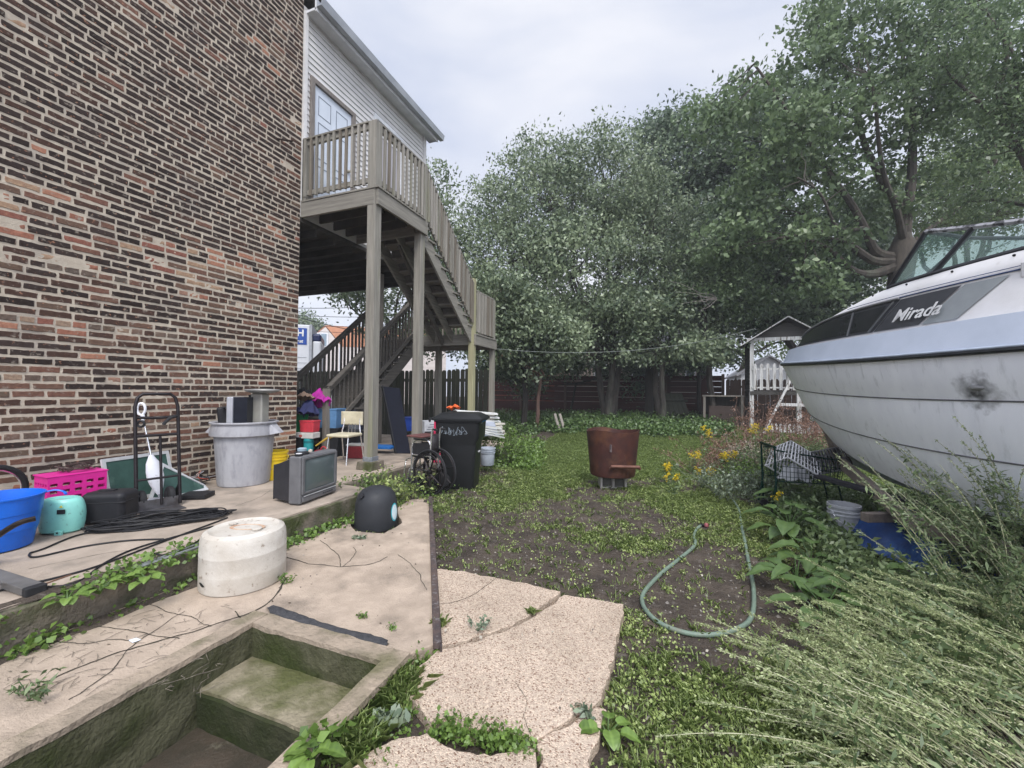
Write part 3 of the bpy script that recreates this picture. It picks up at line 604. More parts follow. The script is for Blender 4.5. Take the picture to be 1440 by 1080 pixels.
# --- steam mop leaning just behind the truck
def mop():
    b = Vector(gp(214, 712, PZ)) + Vector((-.0, .08, 0)); t = thing('steam_mop', 'white upright steam mop with ring handle leaning behind the black hand truck', 'mop', tuple(b), R(38))
    wpl = plastic('white_plastic', (.72, .73, .78), .3, .1); gpl = plastic('grey_panel', (.32, .33, .37), .35)
    L = lambda z: (-.24 * z, .10 * z, z)
    m = MB(); rr = [.016, .04, .062, .072, .070, .056, .036, .018]; zz = [.10, .15, .22, .28, .34, .42, .46, .50]
    m.tube([L(z) for z in zz], rr, 16, flat=.7); m.build('body', wpl, t, True)
    m = MB(); m.tube([Vector(L(z)) + Vector((0, -.032, 0)) for z in (.26, .29, .33, .36)], [.006, .022, .022, .008], 12, flat=.4); m.build('panel', gpl, t, True)
    m = MB(); m.tube([Vector(L(z)) + Vector((0, -.03, 0)) for z in (.39, .41, .43)], [.006, .014, .005], 10, flat=.4); m.build('dial', gpl, t, True)
    m = MB(); m.tube([L(.49), L(.9)], .009, 8); m.build('shaft', chrome, t, True)
    c = Vector(L(.97)); m = MB(); m.tube([c + Vector((.035 * math.cos(a), 0, .06 * math.sin(a))) for a in [i * math.pi / 9 for i in range(18)]], .012, 8, closed=True); m.tube([L(.86), L(.91)], .018, 8); m.build('ring_handle', wpl, t, True)
    m = MB(); m.tube([Vector(L(.82)) + Vector((-.02 + .03 * math.cos(a), -.02, .03 * math.sin(a))) for a in [i * math.pi / 6 for i in range(12)]], .012, 8, closed=True); m.build('cord_hook', black, t, True)
    m = MB(); m.box((0, .0, .05), (.26, .12, .03), taper=.8); m.tube([L(.04), L(.12)], .014, 8); m.build('mop_head', gpl, t, bevel=.01)
mop()
# --- framed window screens leaning on the wall
alu = pm('screen_frame', (.62, .63, .64), (.48, .49, .5), 10, .4, .0005, 50, metal=.3); mesh_g = pm('green_screen', (.035, .085, .07), (.02, .055, .045), 6, .6, stretch=(1, 1, 1), c3=(.08, .15, .12), s3=4)
def screen(name, lab, P, th=.02, fw=.035, mat=mesh_g):
    """P: four corners (bl, br, tr, tl) in world space"""
    P = [Vector(p) for p in P]; c = sum(P, Vector()) / 4; t = thing(name, lab, 'window screen', (c.x, c.y, min(p.z for p in P)))
    nrm = (P[1] - P[0]).cross(P[3] - P[0]).normalized(); Q = []
    for i in range(4):
        a = (P[(i + 1) % 4] - P[i]).normalized(); b = (P[i - 1] - P[i]).normalized(); Q.append(P[i] + (a + b) * fw)
    m = MB()
    for i in range(4):
        j = (i + 1) % 4; m.add([P[i], P[j], Q[j], Q[i], P[i] + nrm * th, P[j] + nrm * th, Q[j] + nrm * th, Q[i] + nrm * th], [(3, 2, 1, 0), (4, 5, 6, 7), (0, 1, 5, 4), (2, 3, 7, 6), (1, 2, 6, 5), (3, 0, 4, 7)])
    m.build('frame', alu, t, world=True)
    m = MB(); m.add([q + nrm * th * .5 for q in Q], [(0, 1, 2, 3)]); m.build('mesh', mat, t, world=True, solid=.004)
    return t
def up(p, dz, dx=0, dy=0): return (p[0] + dx, p[1] + dy, p[2] + dz)
b0, b1 = gp(152, 716, PZ), gp(246, 690, PZ)
screen('window_screen', 'aluminium framed green screen propped on its side against the brick wall', (up(b0, .005), up(b1, .005), up(b1, .45, -.16), up(b0, .47, -.16)))
b0, b1 = gp(205, 712, PZ), gp(292, 690, PZ)
screen('window_screen', 'aluminium framed green screen with a sloping corner behind the hand truck wheel', (up(b0, .004), up(b1, .004), up(b1, .05, -.06), up(gp(238, 700, PZ), .36, -.16)))
m = MB(); q = gp(200, 690, PZ); 
# --- magenta crate on a low plinth, wire junk on it
def crate():
    x, y = -5.14, 2.18; p0 = Vector(gp(63, 716, PZ)); 
    mt = plastic('magenta_plastic', (.62, .02, .26), .4, .12)
    c = AX(101, 674, -5.2); t = thing('milk_crate', 'bright magenta plastic crate turned upside down beside the brick wall', 'crate', (c.x, c.y, PZ + .12), R(90 - 3))
    Lx, Ly, H = .40, .25, .27
    m = MB(); w_ = .012
    def side(M, L):
        nx = 5; m2 = []; xs_ = [-L / 2]; 
        for i in range(nx): cx = -L / 2 + L * (i + .5) / nx + 0; xs_ += [cx - L * .045 - .006, cx + L * .045 + .006]
        xs_.append(L / 2); zs_ = [0, .06, .088, .122, .15, .184, .212, H]
        for i in range(len(xs_) - 1):
            for j in range(len(zs_) - 1):
                if i % 2 == 1 and j % 2 == 1: continue
                m.box(((xs_[i] + xs_[i + 1]) / 2, 0, (zs_[j] + zs_[j + 1]) / 2), (xs_[i + 1] - xs_[i] + .0001, w_, zs_[j + 1] - zs_[j] + .0001), M)
    side(T(0, -Ly / 2, 0), Lx); side(T(0, Ly / 2, 0), Lx); side(T(Lx / 2 - .006, 0, 0) @ RZ(math.pi / 2), Ly - .013); side(T(-Lx / 2 + .006, 0, 0) @ RZ(math.pi / 2), Ly - .013)
    m.build('walls', mt, t)
    m = MB(); m.box((0, 0, H + .004), (Lx + .02, Ly + .02, .012)); m.build('top_panel', mt, t, bevel=.004)
    m = MB(); m.box((0, 0, .008), (Lx + .03, Ly + .03, .022)); m.build('rim', mt, t, bevel=.004)
    k = thing('crate_stand', 'low dark board pile beneath the magenta crate', 'board pile', (c.x, c.y, PZ), R(87)); m = MB(); m.box((0, 0, .02), (.36, .22, .04)); m.build('board', wvd, k, bevel=.003); m = MB(); m.box((.01, .0, .08), (.34, .2, .075)); m.build('board', wvd, k, bevel=.003)
    m = MB(); r2 = random.Random(4)
    for i in range(7):
        a = r2.uniform(0, 6); m.tube(smooth_path([(c.x + .07 * math.cos(a + j * 1.3) * r2.uniform(.5, 1.6), c.y + .03 + .12 * math.sin(a + j * 1.3) * r2.uniform(.5, 1.3), PZ + .41 + r2.uniform(0, .07)) for j in range(6)]), .004, 5)
    tag(m.build('wire_tangle', pm('rusty_wire', (.08, .05, .04), (.03, .02, .02), 30, .6), smooth=True), 'tangle of rusty wire lying on top of the magenta crate', 'wire')
crate()
# --- teal appliance shell
def teal():
    c = gp(87, 747, PZ); t = thing('appliance_shell', 'pale turquoise rounded appliance housing open at the top near the blue tub', 'appliance', (c[0], c[1], PZ), R(28)); t.scale = (1.12, 1.12, 1.16)
    tm = pm('turquoise_plastic', (.24, .60, .53), (.20, .50, .44), 5, .35, .0008, 60, c3=(.15, .33, .29), s3=40, lo3=.62, hi3=.7)
    pr = [(.80, 0), (.93, .012), (1.0, .06), (1.03, .12), (1.0, .17), (.9, .215), (.78, .235), (.72, .238), (.70, .225), (.68, .2)]
    m = MB(); m.lathe([(r * .135, z) for r, z in pr], n=36, sy=.72); m.build('shell', tm, t, True)
    m = MB(); m.lathe([(.09, .215), (0, .215)], n=30, sy=.72, cap0=False, cap1=False); m.build('inner_tray', pm('pinkish_grey', (.28, .22, .25)), t, True)
    m = MB(); P = [[(x, -.0965 - .0005 * (z > .15) + abs(x - .0) ** 2 * .9 + (z - .12) ** 2 * .9, z) for z in (.145, .16, .175)] for x in (.045, .06, .075, .09)]; m.grid(P); m.build('display', black, t, solid=.006)
    m = MB(); m.add([(.058, -.094, .19), (.078, -.0925, .19), (.068, -.091, .205)], [(0, 1, 2)]); m.build('warning_mark', pm('yellow_mark', (.75, .62, .05)), t, solid=.004)
    m = MB(); m.box((.055, -.09, .014), (.045, .02, .03)); m.build('socket', tm, t, bevel=.003); m = MB(); m.box((.055, -.102, .018), (.01, .004, .01)); m.build('hole', black, t)
    m = MB()
    for i in range(9): m.box((-.045 + i * .009, -.0955 + abs(-.045 + i * .009) ** 2 * 1.2, .012), (.004, .006, .006))
    m.build('vents', black, t)
teal()
# --- black case
c = gp(155, 733, PZ); t = thing('speaker_case', 'rounded matte black plastic case between the turquoise shell and the hand truck', 'case', (c[0], c[1], PZ), R(33))
m = MB(); m.box((0, 0, .14), (.33, .24, .27)); m.build('shell', black, t, bevel=.05, seg=4); m = MB(); m.box((0, .0, .19), (.336, .246, .008)); m.build('seam', rub, t, bevel=.003); m = MB(); m.box((-.02, 0, .279), (.12, .05, .012)); m.build('handle', black, t, bevel=.004)
# --- blue tub
def tub():
    t = thing('blue_tub', 'bright blue plastic rope tub cut off by the left frame edge', 'tub', (G(-6, 772, PZ).x, G(-6, 772, PZ).y, PZ), R(20)); bm_ = plastic('blue_plastic', (.01, .13, .62), .35, .15)
    m = MB(); m.lathe([(.155, 0), (.18, .012), (.195, .1), (.205, .14), (.208, .142), (.22, .26), (.225, .262), (.235, .375), (.243, .378), (.243, .388), (.232, .388), (.215, .26), (.19, .1), (.15, .02), (0, .02)], n=44, cap1=False); m.build('shell', bm_, t, True)
    m = MB(); m.tube(smooth_path([(.16, .15, .375), (.20, .20, .385), (.25, .22, .37), (.29, .20, .355)]), .011, 8, flat=.6); m.build('handle', bm_, t, True)
tub()
# --- weight bench leg and tube (grey metal fitness frame)
t = thing('exercise_frame', 'dark bent steel tube frame with flat foot at the left edge', 'exercise frame', (G(0, 830, PZ).x, G(0, 830, PZ).y, PZ)); dk = metal('bronze_steel', (.06, .05, .045), .45)
f0, f1 = G(-60, 800, PZ), G(52, 838, PZ); d_ = (f1 - f0).normalized()
m = MB(); m.beam(f0 + Vector((0, 0, .03)), f1 - d_ * .045 + Vector((0, 0, .03)), .085, .045); m.build('foot', pm('grey_foot', (.13, .125, .12), None, 8, .6), t, world=True, bevel=.006); m = MB(); m.beam(f1 - d_ * .05 + Vector((0, 0, .03)), f1 + Vector((0, 0, .03)), .09, .05); m.build('rubber_cap', rub, t, world=True, bevel=.008)
Pb = [D(-70, 800, 2.75), D(-25, 770, 2.7), D(5, 748, 2.68), D(28, 735, 2.7), D(50, 729, 2.75)]; m = MB(); m.tube(smooth_path(Pb), .022, 10, flat=.75); m.build('bent_tube', dk, t, True, world=True)
m = MB(); m.tube([G(-40, 812, PZ), D(-30, 790, 2.65), D(-25, 770, 2.7)], .02, 10); m.tube([G(-3, 822, PZ + .05), G(-20, 800, PZ + .2)], .018, 8); m.build('upright', chrome, t, True, world=True)
# bicycle tyre leaning at the far left
c = AX(-20, 685, WX + .12); t = thing('spare_tyre', 'small black tyre leaning on the brick wall at left edge', 'tyre', (c.x, c.y, PZ))
m = MB(); m.tube([(.0 + .05 * math.sin(a), .235 * math.cos(a), .26 + .235 * math.sin(a)) for a in [i * math.pi / 16 for i in range(32)]], .024, 8, closed=True); m.build('tread', rub, t, True); m = MB(); m.tube([(.0 + .045 * math.sin(a), .21 * math.cos(a), .26 + .21 * math.sin(a)) for a in [i * math.pi / 16 for i in range(32)]], .009, 6, closed=True); m.build('rim', chrome, t, True)
# --- flat black box, electronics scraps
c = gp(277, 700, PZ); t = thing('media_player', 'thin flat black electronics box on the concrete by the hand truck', 'electronics box', (c[0], c[1], PZ), R(30)); m = MB(); m.box((0, 0, .028), (.26, .2, .05)); m.build('casing', black, t, bevel=.006); m = MB(); m.box((0, -.101, .03), (.24, .004, .03)); m.build('front_panel', rub, t, bevel=.002)
def junk():
    c = gp(286, 682, PZ); t = thing('circuit_scrap', 'small heap of stripped wires and circuit boards against the grey bin', 'scrap heap', (c[0], c[1], PZ)); r2 = random.Random(9)
    for i in range(7):
        m = MB(); m.box((0, 0, 0), (r2.uniform(.05, .12), r2.uniform(.04, .1), r2.uniform(.015, .05)), T(r2.uniform(-.12, .1), r2.uniform(-.08, .08), .03 + i * .012) @ RZ(r2.uniform(0, 3)) @ RX(r2.uniform(-.5, .5))); m.build('circuit_board', [black, pm('green_board', (.03, .09, .05)), pm('grey_casing', (.16, .16, .17))][i % 3], t, bevel=.002)
    for i, c_ in enumerate([(.45, .07, .04), (.02, .02, .02), (.5, .35, .3), (.02, .02, .03), (.3, .3, .32)]):
        m = MB(); m.tube(smooth_path([(r2.uniform(-.14, .14), r2.uniform(-.1, .1), r2.uniform(.03, .17)) for _ in range(6)]), .004, 5); m.build('wire', plastic('wire_colour', c_), t, True)
junk()
# --- black cable heap
def cable():
    r2 = random.Random(21); c = Vector(gp(226, 736, PZ)); t = thing('cable_heap', 'sprawling heap of thin black cable loops on the tan platform', 'cable', tuple(c)); bl = plastic('cable_black', (.018, .018, .02), .5)
    ax = Vector((.62, .78, 0)).normalized(); ay = Vector((-ax.y, ax.x, 0))
    for k in range(4):
        pts = []; n = 42
        for i in range(n):
            a = i * .72 + k * 1.3; rr = r2.uniform(.6, 1.05); pts.append(ax * (.50 * rr * math.cos(a) + r2.uniform(-.05, .05)) + ay * (.165 * rr * math.sin(a) + r2.uniform(-.03, .03)) + Vector((0, 0, .012 + .05 * r2.random() * (1.1 - rr) + .02 * k * r2.random())))
        m = MB(); m.tube(smooth_path(pts, 8), .0062, 6); m.build('cable_loops', bl, t, True)
    for L_ in ([(290, 725), (200, 745), (120, 750), (60, 772), (42, 778), (52, 783), (120, 768), (180, 760), (230, 758)], [(320, 728), (220, 765), (140, 795), (80, 812), (10, 828), (-60, 845)], [(300, 740), (200, 768), (150, 790), (110, 818), (70, 825), (30, 822), (-60, 815)], [(215, 778), (240, 780), (280, 760), (300, 750)]):
        m = MB(); m.tube(smooth_path([G(a, b, PZ + .009) for a, b in L_], 10), .0062, 6); m.build('loose_cable', bl, t, True, world=True)
cable()
for k, (a, b, c_, d_, r_) in enumerate(((188, 800, 283, 768, .0115), (196, 795, 281, 764, .008), (60, 822, 100, 808, .004))):
    m = MB(); m.tube([G(a, b, PZ + r_ + .001), G(c_, d_, PZ + r_ + .001)], r_, 8)
    tag(m.build('metal_pipe', metal('dull_pipe', (.4, .42, .42), .5) if k < 2 else pm('rust_rod', (.2, .1, .06)), smooth=True), ['thicker galvanised pipe lying along the platform edge', 'thinner galvanised pipe lying behind the thicker pipe', 'short rusty rod on the platform near the black foot'][k], 'pipe')
# --- big grey trash can with contents
def bin_grey():
    c = gp(343, 679, PZ); t = thing('round_bin', 'large round grey plastic bin stuffed with electronics by the brick wall', 'bin', (c[0], c[1], PZ), R(30)); gm = pm('scuffed_grey_plastic', (.40, .40, .42), (.30, .30, .32), 5, .5, .001, 40, c3=(.22, .22, .24), s3=16, lo3=.5, hi3=.75, stretch=(1, 1, .35), detail=10)
    m = MB(); m.lathe([(.265, 0), (.278, .008), (.285, .05), (.325, .60), (.325, .605), (.37, .615), (.372, .625), (.352, .74), (.352, .755), (.372, .76), (.375, .775), (.36, .782), (.335, .77), (.31, .5), (.29, .3), (0, .3)], n=56, cap1=False); m.build('body', gm, t, True)
    for s in (0, math.pi):
        m = MB(); M = RZ(s + R(-8)); m.add([(.34, -.07, .755), (.34, .07, .755), (.46, .045, .64), (.46, -.045, .64), (.36, -.09, .62), (.36, .09, .62)], [(0, 1, 2, 3), (0, 3, 4), (1, 5, 2), (3, 2, 5, 4)], M); m.build('handle', gm, t, solid=.012, bevel=.004)
    return c
bc = bin_grey()
def at(dx, dy, z): # offsets in the camera's right / forward ground directions from the bin
    r = Vector((RGT.x, RGT.y, 0)).normalized(); f = Vector((FWD.x, FWD.y, 0)).normalized(); p = Vector((bc[0], bc[1], 0)) + r * dx + f * dy; return (p.x, p.y, z)
t = thing('stereo_box', 'black rounded stereo tilted in the grey bin, leftmost of its contents', 'stereo', at(-.16, -.02, PZ + .62), R(42)); m = MB(); m.box((0, 0, .17), (.2, .24, .36), RY(R(-7))); m.build('casing', black, t, bevel=.03, seg=3); m = MB(); m.box((.02, -.122, .2), (.13, .006, .22), RY(R(-7))); m.build('front_grille', rub, t, bevel=.002)
m = MB(); m.box((-.01, -.05, .33), (.02, .3, .02), RY(R(-7))); m.build('edge_rib', rub, t, bevel=.003)
t = thing('computer_tower', 'upright computer tower with silver front and glossy black side in the grey bin', 'computer', at(0.0, -.05, PZ + .55), R(28)); m = MB(); m.box((.04, .0, .26), (.16, .3, .55)); m.build('case', plastic('gloss_black', (.015, .017, .025), .15), t, bevel=.004); m = MB(); m.box((-.07, -.02, .26), (.075, .3, .555)); m.build('front_panel', pm('silver_paint', (.48, .49, .52), (.36, .37, .4), 3, .3, metal=.5), t, bevel=.012)
t = thing('pedestal_lamp', 'grey steel column with flat round tray on top in the grey bin', 'column', at(.17, .02, PZ + .5), R(10)); m = MB(); m.box((.0, 0, .3), (.17, .13, .66)); m.build('column', pm('beige_grey_metal', (.36, .35, .31), (.25, .24, .22), 4, .45, metal=.3), t, bevel=.02, seg=3); m = MB(); m.box((-.1, -.0, .3), (.03, .12, .62)); m.build('side_panel', black, t, bevel=.005)
m = MB(); m.lathe([(0, .63), (.1, .632), (.2, .655), (.215, .672), (.21, .682), (.06, .69), (0, .69)], T(.03, 0, 0), n=40, sy=.8); m.build('tray', pm('grey_tray', (.34, .34, .33), (.25, .25, .24), 10, .5, metal=.3), t, True)
# --- buckets
def bucket(name, lab, x, y, z, c, h=.37, r0=.13, r1=.15, rz=0, sc_=1, handle=True):
    t = thing(name, lab, 'bucket', (x, y, z), rz); mt = plastic(name + '_plastic', c, .35)
    m = MB(); m.lathe([(r0, 0), (r0 + .004, .006)] + [(r0 + (r1 - r0) * .72, h * .7), (r1 + .008, h * .71), (r1 + .008, h * .74), (r1 - .006, h * .745), (r1 - .004, h * .8), (r1 + .008, h * .81), (r1 + .008, h * .835), (r1 - .003, h * .84), (r1, h * .92), (r1 + .01, h * .93), (r1 + .01, h), (r1 - .004, h), (r0 - .004, h * .1), (0, h * .1)], n=40, cap1=False); m.build('body', mt, t, True)
    if handle:
        m = MB(); m.tube(smooth_path([(-r1 - .008, 0, h * .78), (-r1 * .9, -r1 * .6, h * .55), (0, -r1 - .02, h * .42), (r1 * .9, -r1 * .6, h * .55), (r1 + .008, 0, h * .78)]), .0025, 6); m.build('handle', chrome, t, True)
        for s in (-1, 1): m = MB(); m.lathe([(.0, 0), (.018, 0), (.016, .012), (0, .013)], T(s * (r1 + .002), 0, h * .78) @ RY(s * math.pi / 2), n=14); m.build('ear', mt, t, True)
c = gp(386, 673, PZ); bucket('yellow_bucket', 'yellow plastic bucket between the grey bin and the television', c[0], c[1], PZ, (.78, .55, .02), rz=R(40))
# --- CRT television
def tv():
    a, b = Vector(gp(424, 711, PZ)), Vector(gp(471, 693, PZ)); f = (b - a); W_ = f.length + .03; ang = math.atan2(f.y, f.x); c = (a + b) / 2
    t = thing('television', 'old grey box television with curved screen on the platform edge', 'television', (c.x, c.y, PZ), ang)
    gm = pm('tv_plastic', (.13, .13, .135), (.10, .10, .105), 8, .5, .0006, 80); H = .50
    W_ = .60
    m = MB(); z0, z1 = .01, H
    m.box((0, .07, H / 2 + .005), (W_, .14, H - .01)); m.build('front_shell', gm, t, bevel=.018, seg=3)
    m = MB(); m.add([(-W_ / 2 + .015, .14, .03), (W_ / 2 - .015, .14, .03), (W_ / 2 - .015, .14, H - .03), (-W_ / 2 + .015, .14, H - .03), (-W_ / 2 + .1, .40, .03), (W_ / 2 - .1, .40, .03), (W_ / 2 - .1, .40, H - .12), (-W_ / 2 + .1, .40, H - .12)], [(4, 5, 6, 7)[::-1], (0, 1, 5, 4), (1, 2, 6, 5), (2, 3, 7, 6), (3, 0, 4, 7)]); m.build('back_shell', plastic('tv_back', (.035, .035, .04), .5), t, bevel=.008)
    m = MB(); P = []
    for i in range(13):
        for_ = []
        for j in range(11):
            x = -.5 + i / 12; z = -.5 + j / 10; for_.append((x * (W_ - .11), -.004 - .022 * (1 - (2 * x) ** 2) * (1 - (2 * z) ** 2) ** .5 * 1, .295 + z * .33))
        P.append(for_)
    m.grid(P); m.build('screen', pm('tube_glass', (.10, .125, .125), (.085, .105, .11), 3, .12, spec=.7), t, True)
    m = MB()
    for q in ((-W_ / 2 + .02, -W_ / 2 + .055, .11, .485), (W_ / 2 - .055, W_ / 2 - .02, .11, .485), (-W_ / 2 + .055, W_ / 2 - .055, .462, .485), (-W_ / 2 + .055, W_ / 2 - .055, .11, .13)): m.box(((q[0] + q[1]) / 2, -.009, (q[2] + q[3]) / 2), (q[1] - q[0], .018, q[3] - q[2]))
    m.build('bezel', gm, t, bevel=.005)
    m = MB(); m.box((0, -.008, .055), (W_ - .06, .016, .05)); m.build('control_panel', gm, t, bevel=.006); m = MB(); m.box((0, -.018, .09), (W_ - .08, .008, .006)); m.build('trim_line', alu, t, bevel=.001)
    for i in range(5): m = MB(); m.box((.05 + i * .035, -.018, .055), (.022, .006, .01)); m.build('button', black, t, bevel=.002)
    M = T(c.x, c.y, PZ) @ RZ(ang)
    p = M @ Vector((-.13, .12, H)); t2 = thing('camera_dome', 'black and pale blue round gadget on top of the television', 'gadget', tuple(p)); m = MB(); m.lathe([(.06, 0), (.075, .01), (.07, .025), (.045, .035)], n=26); m.build('base', black, t2, True); m = MB(); m.lathe([(.045, .035), (.047, .06), (.03, .068), (0, .068)], n=26); m.build('dial', pm('pale_blue_disc', (.28, .36, .42)), t2, True); m = MB(); m.lathe([(.02, 0), (.022, .02), (0, .03)], T(.085, .03, .025), n=12); m.build('knob', pm('cream_knob', (.5, .45, .38)), t2, True)
    p = M @ Vector((-.25, .06, H)); t2 = thing('small_puck', 'small black puck with white top at the corner of the television', 'gadget', tuple(p)); m = MB(); m.lathe([(.036, 0), (.038, .02), (.034, .024)], n=22); m.build('base', black, t2, True); m = MB(); m.lathe([(.030, .024), (.028, .029), (0, .029)], n=22); m.build('cap', pm('white_cap', (.6, .6, .62)), t2, True)
tv()
# --- kitchen chairs
cream = pm('cream_vinyl', (.60, .55, .40), (.48, .43, .31), 8, .45, .001, 30)
def chair(name, lab, x, y, rz, arms=False, hh=.82):
    t = thing(name, lab, 'chair', (x, y, PZ), rz, 'chairs under the landing')
    m = MB(); m.box((0, 0, .45), (.40, .40, .05)); m.build('seat', cream, t, bevel=.022, seg=3)
    m = MB(); P = [[(x_, .19 + .03 * (1 - (x_ / .2) ** 2) + .02 * z_, .60 + z_) for z_ in (0, .02, .2, .22)] for x_ in [-.2 + i * .05 for i in range(9)]]; m.grid(P); m.build('backrest', cream, t, True, solid=.03)
    for s in (-1, 1):
        m = MB(); m.tube([(s * .19, -.22, .002), (s * .175, -.16, .43)], .011, 8); m.build('leg', chrome, t, True)
        m = MB(); m.tube(smooth_path([(s * .19, .26, .002), (s * .175, .18, .43), (s * .15, .19, .6), (s * .15, .21, .80)]), .011, 8); m.build('leg', chrome, t, True)
        if arms: m = MB(); m.tube(smooth_path([(s * .2, -.2, .4), (s * .23, -.2, .6), (s * .24, -.12, .68), (s * .24, .1, .68), (s * .2, .2, .7)]), .012, 8); m.build('armrest', chrome, t, True)
    for i in range(3): m = MB(); m.tube([(-.06 + i * .06, .19, .47), (-.06 + i * .06, .2, .62)], .006, 6); m.build('back_spindle', chrome, t, True)
c = G(479, 652, PZ); chair('kitchen_chair', 'cream vinyl chrome kitchen chair standing between the television and the post', c.x - .02, c.y + .1, R(8))
c = G(452, 640, PZ); chair('kitchen_chair', 'chrome armchair half hidden left of the cream chair', c.x, c.y + .3, R(-60), True)
# --- the storage heap behind the corner
def hb(name, lab, cat_, px, py, dep, w_, d_, h_, mat, rz=0, bev=.01, z=None, parts=None):
    p = D(px, py, dep); z = PZ if z is None else z; t = thing(name, lab, cat_, (p.x, p.y, z), rz); m = MB(); m.box((0, 0, h_ / 2), (w_, d_, h_), taper=1.08 if bev > .012 else 1); m.build('body', mat, t, bevel=bev)
    if parts: parts(t, w_, d_, h_)
    return t
def lidp(mat):
    def f(t, w_, d_, h_): m = MB(); m.box((0, 0, h_ + .012), (w_ * 1.12, d_ * 1.12, .03)); m.build('lid', mat, t, bevel=.008)
    return f
bt = plastic('dull_blue_plastic', (.10, .22, .40), .45); rd = plastic('red_plastic', (.55, .05, .07), .4)
hb('storage_tote', 'dull blue plastic tote with lid, high in the heap behind the brick corner', 'tote', 467, 575, 7.4, .32, .3, .32, bt, R(15), .015, PZ + .50, lidp(bt)); hb('storage_tote', 'black plastic tote under the dull blue tote in the heap', 'tote', 468, 610, 7.4, .34, .3, .48, black, R(15), .015, PZ, lidp(black))
hb('tackle_box', 'red plastic box resting on the white carton in the heap', 'box', 436, 590, 6.95, .24, .18, .17, rd, R(12), .015, PZ + .47, lidp(rd))
def cart(t, w_, d_, h_): m = MB(); m.lathe([(0, 0), (.022, 0), (.022, .002), (0, .002)], T(-.05, -d_ / 2 - .0005, h_ * .45) @ RX(math.pi / 2), n=20, sx=1.4); m.build('printed_mark', pm('red_print', (.5, .12, .1)), t)
hb('white_carton', 'flat white carton under the red box', 'carton', 432, 610, 6.9, .34, .2, .09, pm('white_card', (.62, .60, .57)), R(12), .004, PZ + .375, cart)
t = thing('teal_cylinder', 'teal blue cylinder standing under the white carton', 'container', (D(434, 622, 6.85).x, D(434, 622, 6.85).y, PZ)); m = MB(); m.lathe([(.07, 0), (.075, .01), (.075, .35), (.07, .37), (0, .37)], n=26); m.build('body', plastic('teal_plastic', (.02, .28, .30)), t, True); m = MB(); m.lathe([(.078, .3), (.08, .32), (.078, .34)], n=26, cap0=False, cap1=False); m.build('band', plastic('teal_dark', (.01, .16, .18)), t, True)
hb('black_crate', 'black crate at the brick corner beneath the white carton', 'crate', 421, 632, 6.9, .16, .2, .365, black, R(12), .01, PZ, lidp(black))
hb('fuel_can', 'dark red plastic can beneath the blue tote in the heap', 'can', 455, 634, 6.75, .24, .16, .2, plastic('dark_red_plastic', (.22, .015, .03), .4), R(10), .03, PZ, lambda t, w_, d_, h_: MB().tube(arc((0, 0, h_), .05, 0, math.pi, 8), .01, 8).build('handle', rd, t, True))
m = MB(); P = [AX(418, 556, -5.9), None]
p = D(424, 590, 7.0); t = thing('green_board', 'green board leaning beside the brick corner in the heap', 'board', (p.x, p.y, PZ + .4), R(20)); m = MB(); m.add([(-.13, 0, 0), (.02, 0, 0), (.11, .03, .36), (-.13, .03, .36)], [(0, 1, 2, 3)]); m.build('panel', plastic('green_plastic', (.02, .27, .10)), t, solid=.015)
def cloth(name, lab, px, py, dep, rx, rz_, c, seed, drop=.3):
    p = D(px, py, dep); P = []
    for i in range(26):
        row = []
        for j in range(36):
            a = 2 * math.pi * j / 36; t_ = i / 25; r = t_ ** .8
            w_ = 1 + .18 * math.sin(a * 5 + seed) * t_ + .10 * math.sin(a * 11 + seed * 2) * t_; x = rx * r * math.cos(a) * w_; y = rx * .7 * r * math.sin(a) * w_
            z = rz_ * (1 - t_ ** 1.6 * (1 + drop) * (.75 + .5 * noise.noise((math.cos(a) * 1.5, math.sin(a) * 1.5, seed)))) + .07 * noise.noise((x * 11, y * 11, seed)) + .03 * noise.noise((x * 26, y * 26, seed)); row.append((x, y, z))
        P.append(row)
    m = MB(); m.grid(P, close=True); o = m.build(name, pm(name + '_cloth', c, tuple(q * .6 for q in c), 6, .85, .003, 40), smooth=True, solid=.006); o.location = (p.x, p.y, p.z); o.rotation_euler = (R(-18), 0, R(20)); tag(o, lab, 'cloth'); return o
cloth('magenta_cloth', 'crumpled magenta cloth draped on top of the storage heap', 449, 562, 7.2, .19, .17, (.42, .02, .30), 2, .8)
cloth('navy_cloth', 'navy blue garment hanging below the tan bag in the heap', 433, 576, 6.95, .17, .16, (.02, .025, .09), 5, 1.0)
cloth('tan_bag', 'tan and black bag lying on top of the navy garment', 429, 560, 6.95, .16, .08, (.22, .15, .11), 8, .3)
cloth('black_bag', 'black bag at the left top of the storage heap', 424, 556, 7.2, .20, .12, (.012, .012, .015), 11, .5)
p = D(462, 568, 7.5); t = thing('tilted_tray', 'white plastic tray tipped behind the magenta cloth', 'panel', (p.x, p.y, p.z - .1), R(15)); m = MB(); m.add([(-.1, 0, 0), (.1, 0, 0), (.02, .05, .26), (-.08, .05, .26)], [(0, 1, 2, 3)]); m.build('sheet', pm('white_sheet', (.6, .62, .65)), t, solid=.012)
m = MB(); a_, b_ = D(444, 627, 6.8), D(474, 612, 6.8); m.tube([a_, a_.lerp(b_, .5) + Vector((0, 0, .03)), b_], [.012, .02, .014], 8); tag(m.build('yellow_stick', plastic('yellow_ochre', (.5, .34, .05)), smooth=True), 'curved ochre handle lying over the dark red can', 'tool handle')
hb('cardboard_box', 'brown cardboard box behind the legs of the cream chair', 'box', 489, 605, 7.9, .36, .3, .3, pm('brown_card', (.26, .17, .10), (.2, .13, .08), 4), R(-12), .004, PZ, lidp(pm('brown_card_flap', (.3, .2, .12))))
